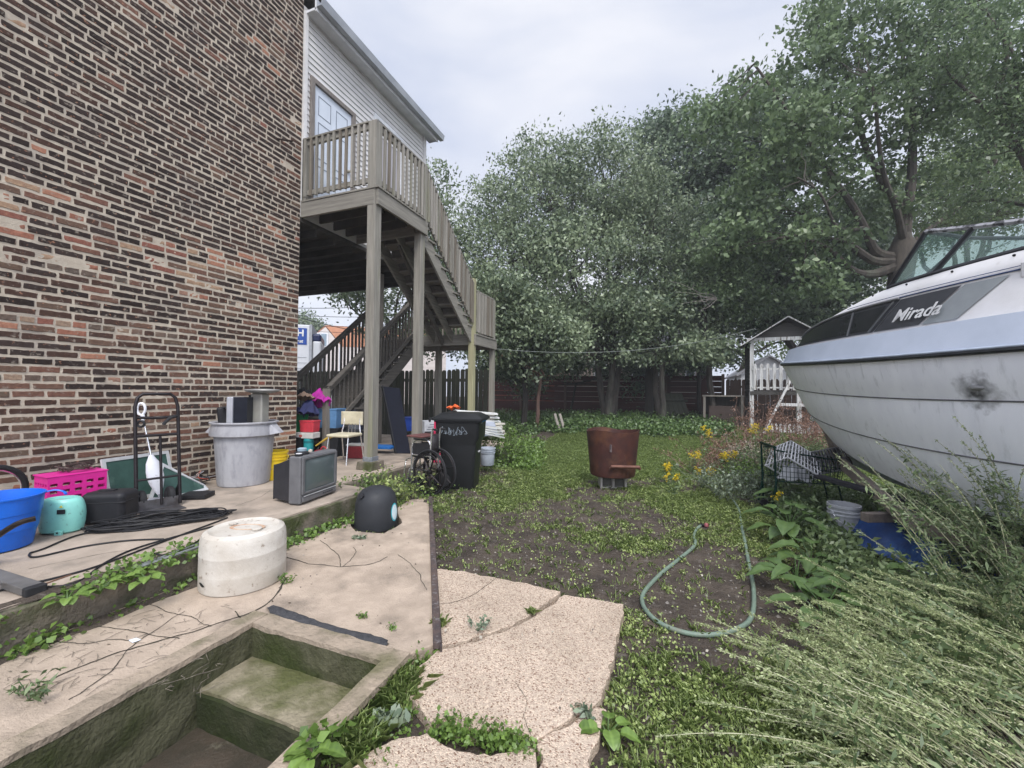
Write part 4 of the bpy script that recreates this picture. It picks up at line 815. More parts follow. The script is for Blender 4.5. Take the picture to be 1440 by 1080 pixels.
hb('grey_tote', 'grey plastic tote on top of the cardboard box behind the chair', 'tote', 490, 590, 7.9, .3, .26, .22, plastic('mid_grey_plastic', (.14, .15, .17)), R(5), .015, PZ + .34, lidp(plastic('grey_lid', (.2, .21, .23))))
hb('white_carton', 'small white carton leaning by the foot of the lower stair', 'carton', 508, 608, 8.4, .26, .2, .3, pm('white_card_b', (.5, .5, .49)), R(25), .004, PZ, cart)
hb('red_cooler', 'dark red cooler box between the chair and the main post', 'cooler', 503, 620, 7.2, .28, .22, .22, plastic('cooler_red', (.28, .03, .04)), R(18), .02, PZ, lidp(plastic('cooler_white', (.5, .5, .48))))
cloth('dark_coat', 'dark crumpled coat on top of the grey tote', 490, 578, 7.9, .17, .12, (.03, .03, .04), 15, .9)
# black table top leaning under the stairs
p0, p1, p2, p3 = G(556, 627, PZ), G(577, 615, PZ), None, None
t = thing('table_top', 'tall black rectangular board leaning on edge under the stair', 'board', (p0.x, p0.y, PZ)); dd = (p0 - EYE).dot(FWD)
cs = [D(556, 624, 7.7), D(577, 617, 7.7), D(562, 546, 8.2), D(537, 543, 8.2)]; cs[0].z = cs[1].z = PZ + .01
m = MB(); nrm = (cs[1] - cs[0]).cross(cs[3] - cs[0]).normalized(); m.add(cs + [q - nrm * .045 for q in cs], [(0, 1, 2, 3), (7, 6, 5, 4), (0, 4, 5, 1), (1, 5, 6, 2), (2, 6, 7, 3), (3, 7, 4, 0)]); m.build('board', plastic('navy_black', (.012, .014, .024), .85), t, world=True, bevel=.006)
m = MB(); q = cs[3].lerp(cs[0], .1); m.beam(cs[3] + (cs[2] - cs[3]) * .02, cs[0] + (cs[1] - cs[0]) * .02, .02, .06); m.build('edge_strip', rub, t, world=True)
hb('shop_creeper', 'low blue wheeled creeper board behind the main post', 'creeper', 530, 612, 7.8, .7, .3, .05, plastic('blue_board', (.02, .16, .50)), R(10), .01, PZ + .09)
hb('dark_tote', 'dark plastic tote behind the cream chair legs', 'tote', 497, 610, 7.5, .4, .35, .42, black, R(10), .015, PZ, lidp(black))
hb('curved_fender', 'dark curved car panel left of the main post', 'car panel', 500, 590, 8.2, .3, .12, .6, plastic('navy_panel', (.02, .024, .04), .3), R(30), .05, PZ)
# ================================================================ RIGHT SIDE OF THE PLATFORM
lum = pm('primed_lumber', (.60, .57, .50), (.47, .44, .38), 3, .7, .001, 50, stretch=(1, 1, 1)); vin = pm('vinyl_offcut', (.66, .66, .64), (.55, .55, .52), 3, .5)
def lumber():
    a, b = G(585, 622, PZ), G(706, 612, PZ); c = (a + b) / 2; rz = math.atan2((b - a).y, (b - a).x); r2 = random.Random(3)
    z = PZ
    for k in range(5):
        for j in range(2):
            L = 1.9 + r2.uniform(-.25, .25); o = r2.uniform(-.12, .12); x, y = c.x + .02 + (k * .015), c.y + .25 + j * .22
            t = thing('lumber_board', ['weathered grey', 'off-white primed', 'grey-brown', 'cream', 'pale'][k] + (' board' if j else ' front board') + ', layer ' + ['one', 'two', 'three', 'four', 'five'][k] + ' from the bottom of the stack', 'board', (x + o * math.cos(rz), y + o * math.sin(rz), z), rz + r2.uniform(-.06, .06), 'boards stacked on the platform end')
            m = MB(); m.box((0, 0, .03), (L, .2, .045)); m.build('plank', [wvd, lum, wvd, lum, lum][k], t, bevel=.003); m = MB(); m.box((L / 2 - .01, 0, .03), (.025, .202, .047)); m.build('end_grain', lum, t)
        z += .065
    return c, rz, z
lc, lrz, lz = lumber()
for k in range(7):
    p = D(676 + k * 3, 588 + k * 4 if k > 2 else 580 + k * 5, 7.35 + .05 * k); zt = p.z
    t = thing('siding_offcut', ['topmost white siding strip splayed over the lumber', 'second white siding strip from the top', 'third white siding strip from the top', 'middle white siding strip', 'third lowest white siding strip', 'second lowest white siding strip', 'lowest white siding strip hanging off the lumber end'][k], 'siding strip', tuple(p), lrz + R(-8 + 5 * k), 'siding strips stacked on the platform end'); t.rotation_euler = (0, R(5 + k), lrz + R(-8 + 5 * k)); LOCM[t.name] = I4
    m = MB(); m.add([(-.5, -.07, 0), (.32, -.07, 0), (.32, 0, .012), (-.5, 0, .012), (.32, .07, 0), (-.5, .07, 0), (.32, -.07, -.025), (-.5, -.07, -.025)], [(0, 1, 2, 3), (3, 2, 4, 5), (7, 6, 1, 0)]); m.build('strip', vin, t, solid=.006)
    m = MB(); m.box((-.1, 0, .018), (.1, .03, .004)); m.build('nail_hem', vin, t)
p = D(676, 571, 8.0); t = thing('grey_basin', 'pale grey plastic basin turned upside down on the lumber', 'basin', (p.x, p.y, lz), lrz); m = MB(); m.box((0, 0, .15), (.62, .42, .30), taper=.75); m.build('shell', plastic('pale_grey_plastic', (.42, .45, .52), .3, .1), t, bevel=.05, seg=4); m = MB(); m.box((0, 0, .012), (.68, .48, .02)); m.build('rim', plastic('pale_grey_rim', (.42, .45, .52), .3, .1), t, bevel=.006)
p = D(604, 572, 8.4)
def cartxt(t, w_, d_, h_):
    mk = pm('grey_print', (.16, .17, .2)); text('KRAFT\nWORKS', .05, T(0, -d_ / 2 - .001, h_ * .5) @ RX(math.pi / 2), mk, 'printed_marks', t) if False else None
    m = MB()
    for i in range(3): m.box((-.02, -d_ / 2 - .001, h_ * (.3 + .2 * i)), (w_ * (.7 - .15 * i), .002, .018))
    m.build('printed_lines', mk, t)
hb('shipping_carton', 'white printed carton on the lumber stack behind the pink handle', 'carton', 606, 572, 8.5, .45, .3, .24, pm('white_carton_card', (.55, .56, .58)), lrz, .004, lz, cartxt)
hb('blue_crate', 'deep blue plastic crate behind the leaning black board', 'crate', 575, 578, 8.8, .4, .3, .26, plastic('deep_blue', (.01, .05, .30)), lrz, .012, lz, lidp(plastic('deep_blue_lid', (.01, .04, .24))))
hb('black_tray', 'flat black tray lying on the lumber stack', 'tray', 616, 578, 8.0, .42, .25, .07, black, lrz, .02, lz)
cloth('orange_scrap', 'small orange plastic scrap on the lumber stack', 638, 574, 8.0, .12, .05, (.75, .13, .03), 3, .2)
t = thing('can_upright', 'small copper coloured can on the lumber stack', 'can', (D(624, 570, 7.9).x, D(624, 570, 7.9).y, lz + .0)); m = MB(); m.lathe([(.03, 0), (.033, .005), (.033, .12), (.028, .13), (0, .13)], n=18); m.build('body', pm('copper_can', (.45, .25, .17), None, 8, .4, metal=.5), t, True); m = MB(); m.lathe([(.028, .13), (.026, .137), (0, .137)], n=18); m.build('top', alu, t, True)
# pink-red hand truck behind the wheelchair
def redtruck():
    pk = plastic('pink_red_paint', (.60, .03, .10), .35); p = G(616, 650, PZ); t = thing('red_hand_truck', 'small pink-red hand truck standing behind the wheelchair', 'hand truck', (p.x + .02, p.y + .15, PZ), R(15)); h = .78; w2 = .16
    m = MB(); m.tube(smooth_path([(-w2, 0, .08), (-w2, 0, .6), (-w2 + .02, 0, .7), (-w2 + .07, 0, .76), (0, 0, h), (w2 - .07, 0, .76), (w2 - .02, 0, .7), (w2, 0, .6), (w2, 0, .08)], 4), .018, 10); m.build('frame', pk, t, True)
    m = MB(); m.tube([(-.05, 0, .775), (.05, 0, .775)], .0215, 10); m.build('grip', rub, t, True); m = MB(); m.tube([(0, 0, .77), (.01, .02, .66), (0, .02, .4)], .013, 8); m.build('centre_strap', pk, t, True)
    for z in (.3, .12): m = MB(); m.box((0, 0, z), (.34, .02, .045)); m.build('crossbar', pk, t, bevel=.005)
    for s in (-1, 1): m = MB(); m.lathe([(.02, -.02), (.07, -.02), (.08, 0), (.07, .02), (.02, .02)], T(s * .19, .03, .08) @ RY(math.pi / 2), n=22); m.build('wheel', rub, t, True)
    m = MB(); m.box((0, -.09, .01), (.3, .2, .008)); m.build('toe_plate', pk, t)
redtruck()
# --- wheelchair (folded narrow), faces -x local +y... heading along local -x
def wheelchair():
    t = thing('wheelchair', 'narrow folded black and chrome wheelchair beside the black wheelie bin', 'wheelchair', (-2.97, 4.98, SZ + .01), R(-12)); Rw = .295
    def wheel(y):
        m = MB(); m.tube([(Rw * math.cos(a), y, Rw + Rw * math.sin(a)) for a in [i * math.pi / 24 for i in range(48)]], .0135, 8, closed=True); wh = m.build('wheel', rub, t, True)
        m = MB(); m.tube([((Rw - .05) * math.cos(a), y - .03 * (1 if y < 0 else -1), Rw + (Rw - .05) * math.sin(a)) for a in [i * math.pi / 24 for i in range(48)]], .007, 6, closed=True); m.build('hand_rim', chrome if y < -9 else blackm, wh, True)
        m = MB(); m.tube([((Rw - .022) * math.cos(a), y, Rw + (Rw - .022) * math.sin(a)) for a in [i * math.pi / 24 for i in range(48)]], .010, 6, closed=True); m.build('rim', blackm, wh, True)
        for k in range(7):
            a = 2 * math.pi * k / 7 + .3; m = MB(); m.tube([(.03 * math.cos(a), y, Rw + .03 * math.sin(a)), ((Rw - .02) * math.cos(a), y, Rw + (Rw - .02) * math.sin(a))], [.014, .008], 6, flat=.6); m.build('spoke', blackm, wh, True)
        m = MB(); m.lathe([(0, -.03), (.03, -.03), (.035, 0), (.03, .03), (0, .03)], T(0, y, Rw) @ RX(math.pi / 2), n=18); m.build('hub', blackm, wh, True)
    wheel(-.17); wheel(.02)
    for y in (-.13, .03):
        m = MB(); m.tube(smooth_path([(.08, y, .86), (.03, y, .88), (-.0, y, .84), (-.02, y, .6), (-.02, y, .28)], 5), .012, 8); m.build('back_tube', chrome, t, True)
        m = MB(); m.tube([(.10, y, .865), (.02, y, .875)], .017, 8); m.build('push_handle', rub, t, True)
        m = MB(); m.tube(smooth_path([(-.02, y, .30), (-.38, y, .30), (-.42, y, .27), (-.46, y, .14)], 4), .012, 8); m.build('lower_tube', chrome, t, True)
        m = MB(); m.tube([(-.02, y, .50), (-.38, y, .50)], .012, 8); m.build('seat_tube', chrome, t, True)
        m = MB(); m.tube(smooth_path([(-.38, y, .16), (-.38, y, .50), (-.37, y, .62), (-.30, y, .70), (-.08, y, .71), (-.03, y, .66)], 5), .012, 8); m.build('arm_frame', chrome, t, True)
        m = MB(); m.box((-.2, y, .725), (.26, .05, .03)); m.build('armrest', rub, t, bevel=.01)
        m = MB(); m.add([(-.05, y, .5), (-.36, y, .5), (-.36, y, .66), (-.05, y, .68)], [(0, 1, 2, 3)]); m.build('side_panel', rub, t, solid=.006)
        m = MB(); m.tube(smooth_path([(-.38, y, .45), (-.46, y, .43), (-.5, y, .38), (-.54, y, .12)], 5), .010, 8); m.build('leg_rest', chrome, t, True)
        m = MB(); m.box((-.57, y, .11), (.12, .06, .015)); m.build('foot_plate', black, t, bevel=.004)
        m = MB(); m.lathe([(.02, -.014), (.075, -.014), (.088, 0), (.075, .014), (.02, .014)], T(-.36, y, .088) @ RX(math.pi / 2), n=22); cw = m.build('caster', rub, t, True)
        m = MB(); m.tube([(-.36, y + .022, .088), (-.38, y, .2)], .009, 6); m.build('fork', blackm, cw, True)
    m = MB(); m.tube([(-.3, -.13, .3), (-.1, .12, .5)], .01, 6); m.build('cross_brace', blackm, t, True); m = MB(); m.tube([(-.3, .12, .3), (-.1, -.13, .5)], .01, 6); m.build('cross_brace', blackm, t, True)
    m = MB(); m.grid([[(x, y, .5 - .05 * (1 - ((y + .05) / .08) ** 2)) for y in (-.13, -.09, -.05, -.01, .03)] for x in (-.38, -.2, -.02)]); m.build('seat_sling', rub, t, True, solid=.01)
    m = MB(); m.grid([[(-.02 + .03 * (1 - ((y + .05) / .08) ** 2), y, z) for y in (-.13, -.09, -.05, -.01, .03)] for z in (.52, .66, .80)]); m.build('back_sling', pm('black_vinyl', (.022, .018, .02), None, 8, .6), t, True, solid=.01)
    p = LOCM[t.name] @ Vector((-.28, 0, .745)); k = thing('brown_board', 'flat brown padded board resting across the wheelchair arms', 'board', tuple(p), R(-12)); m = MB(); m.box((0, 0, .015), (.30, .38, .025)); m.build('pad', pm('brown_board_paint', (.15, .06, .055), (.10, .04, .04), 6, .5), k, bevel=.01); m = MB(); m.box((0, 0, .0), (.28, .36, .01)); m.build('backing', wvd, k)
wheelchair()
# --- black wheelie bin
def wheelie():
    t = thing('wheelie_bin', 'large black wheelie bin with chalky scribbles beside the wheelchair', 'wheelie bin', (-2.86, 5.45, SZ + .0), R(14)); bp_ = plastic('bin_black', (.016, .017, .018), .42, .15)
    # tapered body built from rounded rectangular sections; local x across, +y rear (handle at -x side)
    def sec(w_, d_, z, cx=0, r=.05, n=5):
        o = []
        for (sx, sy, a0) in ((1, 1, 0), (-1, 1, 90), (-1, -1, 180), (1, -1, 270)):
            for i in range(n): a = R(a0 + 90 * i / (n - 1)); o.append((cx + sx * (w_ / 2 - r) + r * math.cos(a), sy * (d_ / 2 - r) + r * math.sin(a), z))
        return o
    m = MB(); S = [(.44, .42, .0), (.46, .44, .03), (.50, .48, .4), (.53, .51, .62), (.535, .515, .66), (.62, .56, .74), (.64, .58, .96), (.68, .62, .965), (.68, .62, 1.0)]; P = [sec(*s) for s in S]; m.grid(P, close=True); m.f.append(tuple(range(20))[::-1]); m.f.append(tuple((len(S) - 1) * 20 + k for k in range(20))); m.build('body', bp_, t, True)
    m = MB(); S = [(.72, .64, .985), (.74, .66, .99), (.74, .66, 1.015), (.70, .62, 1.03), (.52, .44, 1.085), (.48, .40, 1.09)]; P = [sec(*s, r=.04) for s in S]; m.grid(P, close=True); m.f.append(tuple((len(S) - 1) * 20 + k for k in range(20))); m.f.append(tuple(range(20))[::-1]); m.build('lid', bp_, t, True)
    m = MB(); m.tube([(-.40, -.26, .97), (-.42, -.24, 1.0), (-.42, .24, 1.0), (-.40, .26, .97)], .018, 8); m.build('handle', bp_, t, True)
    for s in (-1, 1): m = MB(); m.lathe([(.03, -.03), (.10, -.03), (.12, -.02), (.12, .02), (.10, .03), (.03, .03)], T(-.22, s * .22, .12) @ RX(math.pi / 2), n=24); m.build('wheel', rub, t, True)
    m = MB(); m.box((.302, -.08, .88), (.02, .26, .07)); m.build('recess_shade', pm('shadow_black', (.004, .004, .004), None, 5, .8), t, bevel=.004)  # near-black box draws the shade inside the grip recess
    m = MB(); m.box((.265, .02, .52), (.02, .10, .02)); m.build('catch_bar', pm('white_bar', (.6, .6, .6)), t, bevel=.004)
    m = MB(); m.box((.343, -.02, .975), (.006, .30, .02)); m.build('blue_sticker', pm('blue_sticker', (.03, .2, .45)), t); 
    r2 = random.Random(14); chalk = pm('chalk_marks', (.34, .40, .45), (.15, .17, .2), 60, .8); m = MB()
    for j in range(9):
        cx = -.21 + .042 * j; y = -.2895; p = [(cx + r2.uniform(-.03, .03), y, .84 + r2.uniform(-.07, .07)) for _ in range(6)]
        p = [(a, -.2825 - .0035 - (c_ - .74) * .045, c_) for a, b, c_ in p]; m.tube(smooth_path(p, 5), .0022, 4)
    m.build('scribble', chalk, t)
    m = MB()
    for i in range(7): m.box((.318, -.14 + i * .022, .945), (.003, .014, .018))
    m.build('raised_letters', pm('white_letters', (.45, .47, .5)), t)
wheelie()
# --- black dome
def dome():
    c = G(529, 738, .03); t = thing('black_dome', 'black domed plastic lid with knob sunk in a hole of the slab', 'dome lid', (c.x, c.y, .02), R(6)); bk = plastic('matte_black', (.032, .034, .038), .5, .12)
    m = MB(); m.lathe([(.222, 0), (.226, .02), (.224, .15), (.216, .26), (.195, .34), (.15, .395), (.08, .425), (0, .432)], n=48, cap1=False); m.build('shell', bk, t, True)
    m = MB(); m.tube([(-.05, -.155, .355), (-.055, -.185, .365)], .012, 8); m.lathe([(0, 0), (.03, 0), (.034, .008), (.03, .02), (0, .022)], T(-.055, -.185, .362) @ RX(R(70)), n=5); m.build('knob', black, t, True)
    m = MB(); m.lathe([(.012, 0), (.012, .015), (0, .018)], T(-.04, -.12, .39), n=10); m.build('bolt', black, t, True)
    def lab(r_, off, hx, hz, c0, mat, nm):
        P = []
        for i in range(11):
            q = []
            for j in range(11):
                u = -1 + .2 * i; v = -1 + .2 * j; k = 1 / max(1e-6, max(abs(u), abs(v)) / math.hypot(u, v)) if (u or v) else 1; u2, v2 = (u / k * 1.0, v / k * 1.0) if (u or v) else (0, 0)
                a = c0 + u2 * hx / .22; z = .17 + v2 * hz; rr = .2255 + off - max(0, z - .15) * .075 ; q.append((rr * math.cos(a), rr * math.sin(a), z))
            P.append(q)
        m = MB(); m.grid(P); return m.build(nm, mat, t, True)
    lab(0, .002, .055, .095, R(-2), pm('teal_sticker', (.04, .38, .46)), 'sticker'); lab(0, .004, .045, .08, R(-2), pm('white_sticker', (.62, .68, .70), (.45, .6, .64), 20), 'sticker_face')
dome()
# --- burn barrel on cinder block
def fire():
    c = G(861, 686, .0); z = gz(c.x, c.y) + .0
    cb = pm('cinder_block', (.42, .40, .37), (.30, .28, .26), 12, .9, .004, 60); t = thing('cinder_block', 'pale hollow cinder block under the rusty fire drum', 'cinder block', (c.x, c.y - .0, z), R(20))
    m = MB(); 
    for yy in (-.085, .085): m.box((0, yy, .09), (.40, .03, .18)) if False else None
    for xx in (-.185, 0, .185): m.box((xx, 0, .085), (.032, .19, .17))
    m.box((0, 0, .012), (.40, .19, .02)); m.box((0, 0, .178), (.40, .19, .024)); m.build('block', cb, t, bevel=.004); m = MB(); m.box((0, .0, .095), (.337, .02, .14)); m.build('hollow_shade', pm('block_shadow', (.12, .115, .1)), t)  # darker inner sheet paints the shade inside the block hollows
    t = thing('fire_drum', 'rusty dark red steel fire drum standing on a cinder block', 'fire drum', (c.x, c.y, z + .19), R(0))
    rm = pm('rusted_red_steel', (.080, .028, .021), (.042, .019, .017), 5, .6, .003, 50, c3=(.13, .055, .028), s3=3.2, lo3=.5, hi3=.7, metal=.25, detail=10)
    n = rm.node_tree.nodes; l = rm.node_tree.links
    m = MB(); H = .70
    def rr(z): return .335 + .07 * (z / H)
    pr = [(rr(0) - .02, 0), (rr(0), .01)] + [(rr(z) + (.006 if abs(z - .03) < .02 else 0), z) for z in (.04, .2, .35, .5, .65, H)] + [(rr(H) - .012, H), (rr(.3) - .012, .3), (rr(.1) - .03, .1), (0, .1)]
    m.lathe(pr, n=56, cap1=False, sy=.9); 
    m.v = [(x, y, z + (.018 * math.sin(3 * math.atan2(y, x) + 1) + .01 * noise.noise((x * 9, y * 9, 3)) if z > .6 else 0)) for x, y, z in m.v]
    m.build('drum', rm, t, True)
    m = MB(); m.tube([(.02, -.345, .165), (.03, -.37, .195), (.42, -.26, .195), (.42, -.24, .17)], .026, 10); m.build('pipe_handle', pm('rust_pipe', (.16, .075, .05), (.09, .04, .03), 12, .6, .002, 60, metal=.3), t, True)
    m = MB(); m.box((.02, -.362, .46), (.03, .008, .11)); m.build('bracket', pm('dull_bracket', (.20, .16, .16), None, 20, .5, metal=.5), t, bevel=.003); m = MB(); m.box((.02, -.37, .48), (.008, .01, .07)); m.build('slot', black, t)
    m = MB(); m.lathe([(rr(.55) - .02, .56), (.2, .58), (0, .6)], n=30, sy=.9, cap0=False, cap1=False); m.v = [(x, y, z + .03 * noise.noise((x * 14, y * 14, 2))) for x, y, z in m.v]; m.build('ash', pm('ash', (.06, .055, .05), (.1, .09, .08), 20, .95, .01, 30), t, True)
fire()
# --- hose
hp = [(985, 740), (979, 746), (976, 756), (978, 764), (974, 774), (955, 789), (934, 804), (916, 820), (905, 836), (903, 849), (909, 863), (925, 878), (950, 889), (980, 896), (1010, 896), (1038, 889), (1054, 876), (1060, 855), (1059, 825), (1053, 795), (1048, 765), (1043, 742), (1039, 720), (1030, 704), (1022, 690)]
pts = [G(a, b, 0) for a, b in hp]; pts = [Vector((p.x, p.y, gz(p.x, p.y) + .016)) for p in pts]
t = thing('garden_hose', 'dull green garden hose looped on the bare soil', 'hose', (pts[0].x, pts[0].y, pts[0].z)); hm = pm('hose_green', (.16, .215, .165), (.12, .165, .13), 20, .5, .0005, 90, c3=(.16, .17, .13), s3=9)
m = MB(); m.tube(smooth_path(pts, 8), .0155, 10); m.build('tube', hm, t, True, world=True)
m = MB(); d_ = (pts[0] - pts[1]).normalized(); m.tube([pts[0] - d_ * .01, pts[0] + d_ * .03, pts[0] + Vector((.05, .0, .008))], [.017, .018, .014], 10); m.build('nozzle', black, t, True, world=True); m = MB(); m.lathe([(0, 0), (.022, 0), (.024, .02), (.016, .035), (0, .035)], T(*(pts[0] + Vector((.06, .0, 0)))), n=10); m.build('tap_handle', plastic('pinkish_red', (.30, .09, .10)), t, True, world=True)
# --- shopping cart
def scart():
    c = G(1128, 722, 0); t = thing('shopping_cart', 'dark green wire shopping cart tipped beside the boat bow', 'shopping cart', (c.x, c.y, gz(c.x, c.y)), R(8)); gm = metal('dark_green_wire', (.012, .045, .035), .5)
    w2, d2, z0, z1 = .36, .22, .42, .80
    m = MB(); m.tube([(-w2, -d2, z1 + .0), (w2, -d2, z1 - .1), (w2, d2, z1 - .1), (-w2, d2, z1)], .009, 8, closed=True); m.build('rim', gm, t, True)
    m = MB(); m.tube([(-w2 - .03, -d2 - .02, .84), (-w2 - .03, d2 + .02, .84)], .016, 10); m.build('handle', gm, t, True)
    for s in (-1, 1): m = MB(); m.tube([(-w2 - .03, s * d2, .84), (-w2 + .0, s * d2, .06)], .012, 8); m.build('upright', gm, t, True)
    for s in (-1, 1): m = MB(); m.tube([(-w2 + .0, s * d2, .46), (-w2 - .06, s * d2, .08)], .012, 8); m.build('rear_leg', gm, t, True)
    for s in (-1, 1): m = MB(); m.tube([(w2 - .05, s * d2 * .8, .4), (w2 + .02, s * d2 * .8, .08)], .010, 8); m.build('front_leg', gm, t, True)
    for s in (-1, 1):
        m = MB()
        for i in range(17): x = -w2 + .045 * i; m.tube([(x, s * d2, z1 - .1 * (x + w2) / .72), (x * .9, s * d2 * .88, z0)], .0036, 5)
        for j in range(5): z = z0 + (z1 - z0 - .06) * j / 5; k = .9 + .1 * j / 5; m.tube([(-w2 * k, s * d2 * k, z), (w2 * k, s * d2 * k, z - .08 * j / 5)], .003, 5)
        m.build('side_basket', gm, t)
    for s in (-1, 1):
        m = MB()
        for i in range(9): y = -d2 + .055 * i; m.tube([(s * w2, y, z1 - (.1 if s > 0 else 0)), (s * w2 * .9, y * .88, z0)], .0028, 5)
        for j in range(4): z = z0 + .32 * j / 4; k = .9 + .1 * j / 5; m.tube([(s * w2 * k, -d2 * k, z), (s * w2 * k, d2 * k, z)], .003, 5)
        m.build('end_basket', gm, t)
    m = MB()
    for i in range(13): x = -w2 + .055 * i; m.tube([(x * .9, -d2 * .88, z0), (x * .9, d2 * .88, z0)], .003, 5)
    m.tube([(-w2 * .9, -d2 * .88, z0), (w2 * .9, -d2 * .88, z0), (w2 * .9, d2 * .88, z0), (-w2 * .9, d2 * .88, z0)], .007, 6, closed=True); m.build('basket_floor', gm, t)
    for s in (-1, 1):
        for x in (-.36, .36): m = MB(); m.lathe([(.015, -.012), (.05, -.012), (.055, 0), (.05, .012), (.015, .012)], T(x, s * d2 * .9, .055) @ RX(math.pi / 2), n=18); m.build('wheel', rub, t, True)
    M = LOCM[t.name]; pw = plastic('white_basket_plastic', (.58, .58, .60), .4)
    def basket(nm, lab, mt, p, rot, sx, sy, sz):
        q = M @ Vector(p); b = thing(nm, lab, 'basket', tuple(q), 0); b.rotation_euler = rot; LOCM[b.name] = I4; m = MB(); w_ = .008
        for s in (-1, 1):
            for i in range(11): x = -sx + 2 * sx * i / 10; m.beam((x * .85, s * sy * .85, 0), (x, s * sy, sz), .012, w_)
            for i in range(7): y = -sy + 2 * sy * i / 6; m.beam((s * sx * .85, y * .85, 0), (s * sx, y, sz), .012, w_)
            for z in (0.25, .5, .75): k = .85 + .15 * z; m.beam((-sx * k, s * sy * k, z * sz), (sx * k, s * sy * k, z * sz), .012, w_); m.beam((s * sx * k, -sy * k, z * sz), (s * sx * k, sy * k, z * sz), .012, w_)
        m.build('lattice', mt, b)
        m = MB(); m.tube([(-sx, -sy, sz), (sx, -sy, sz), (sx, sy, sz), (-sx, sy, sz)], .012, 6, closed=True); m.build('rim', mt, b, True)
        m = MB(); m.box((0, 0, 0), (sx * 1.7, sy * 1.7, .01)); m.build('base', mt, b)
    basket('laundry_basket', 'white slotted plastic basket tipped inside the green cart', pw, (-.08, .0, .76), (R(150), R(30), R(20)), .23, .17, .28)
    basket('laundry_basket', 'dark grey slotted basket tipped at the right end of the green cart', plastic('charcoal_plastic', (.10, .10, .11)), (.22, 0, .80), (R(170), R(-15), R(5)), .19, .15, .26)
    q = M @ Vector((-.1, -.02, .45)); o = cloth('foil_bag', 'crumpled silvery bag in the bottom of the green cart', 0, 0, 1, .17, .16, (.6, .61, .64), 4, .6); o.location = tuple(q); o.rotation_euler = (0, 0, 0)
scart()
c = G(1187, 758, 0); bucket('white_bucket', 'scuffed white plastic bucket on the ground beside the green cart', c.x, c.y, 0, (.42, .43, .45), .36, .115, .135, R(30))
c = G(683, 645, .1); bucket('small_bucket', 'small white bucket behind the wheelie bin', -2.95, 6.6, .2, (.42, .46, .52), .3, .11, .13, R(30), handle=False)
# ================================================================ BOAT
BO = (1.71, 7.4, 0); BH = R(25)
bt_ = thing('cabin_cruiser', 'weathered white and pale blue cabin cruiser on a trailer with dark cabin windows', 'boat', BO, BH)
gel = pm('grey_gelcoat', (.88, .90, .95), (.80, .82, .88), 2.0, .5, .0006, 60, stretch=(3, 3, .6), c3=(.50, .52, .56), s3=5, lo3=.56, hi3=.8, detail=10)
blu = pm('pale_blue_gelcoat', (.50, .55, .65), (.43, .48, .57), 2, .35, .0006, 60, c3=(.45, .50, .58), s3=5, lo3=.6, hi3=.8)
whi = pm('chalky_gelcoat', (.70, .69, .70), (.62, .61, .61), 3, .45, .0008, 50, c3=(.40, .38, .36), s3=6, lo3=.62, hi3=.85)
def crv(s0, L, W, p, za, zb, Lz, slope=0.0):
    def f(s):
        t = min(max((s - s0) / L, 0), 1); tz = min(max((s - s0) / Lz, 0), 1)
        return (W * (1 - (1 - t) ** 2) ** p, zb + (za - zb) * (1 - tz) ** 2 - slope * max(0, s - s0))
    f.s0 = s0; return f
LEN = 8.0
KEEL = crv(1.05, 1, 0, 1, .62, .40, 1.6); CH = crv(.72, 3.6, 1.00, .8, 1.0, .60, 3.0); L2 = crv(.42, 3.6, 1.12, .78, 1.28, 1.04, 3); L1 = crv(.2, 3.6, 1.19, .76, 1.6, 1.46, 3)
RB = crv(0, 3.7, 1.26, .72, 1.93, 1.79, 3.4); BT = crv(.10, 3.7, 1.17, .72, 2.13, 2.05, 3.0); CA = crv(.22, 3.6, 1.10, .70, 2.14, 2.06, 3.0); CB = crv(.42, 3.0, .98, .62, 2.20, 2.36, 1.7); CC = crv(1.0, 2.4, .90, .6, 2.30, 2.52, 1.5)
def pt(f, s, side=-1): w_, z = f(s); return Vector((side * w_, -s, z))
def strip(fa, fb, k, n=48, side=-1, s1=LEN, bulge=0.0):
    P = []
    for i in range(n + 1):
        t = (i / n) ** 1.5; a = pt(fa, fa.s0 + t * (s1 - fa.s0), side); b = pt(fb, fb.s0 + t * (s1 - fb.s0), side)
        P.append([a.lerp(b, j / k) + Vector((side * bulge * math.sin(math.pi * j / k) * min(1, t * 6), 0, 0)) for j in range(k + 1)])
    return P
m = MB()
for sd in (-1, 1):
    for a, b, k in ((KEEL, CH, 5), (CH, L2, 4), (L2, L1, 4), (L1, RB, 4)): m.grid(strip(a, b, k, side=sd, bulge=.012))
m.add([pt(KEEL, LEN), pt(CH, LEN), pt(RB, LEN), pt(RB, LEN, 1), pt(CH, LEN, 1)], [(0, 1, 2, 3, 4)])
hull = m.build('hull', gel, bt_, True)
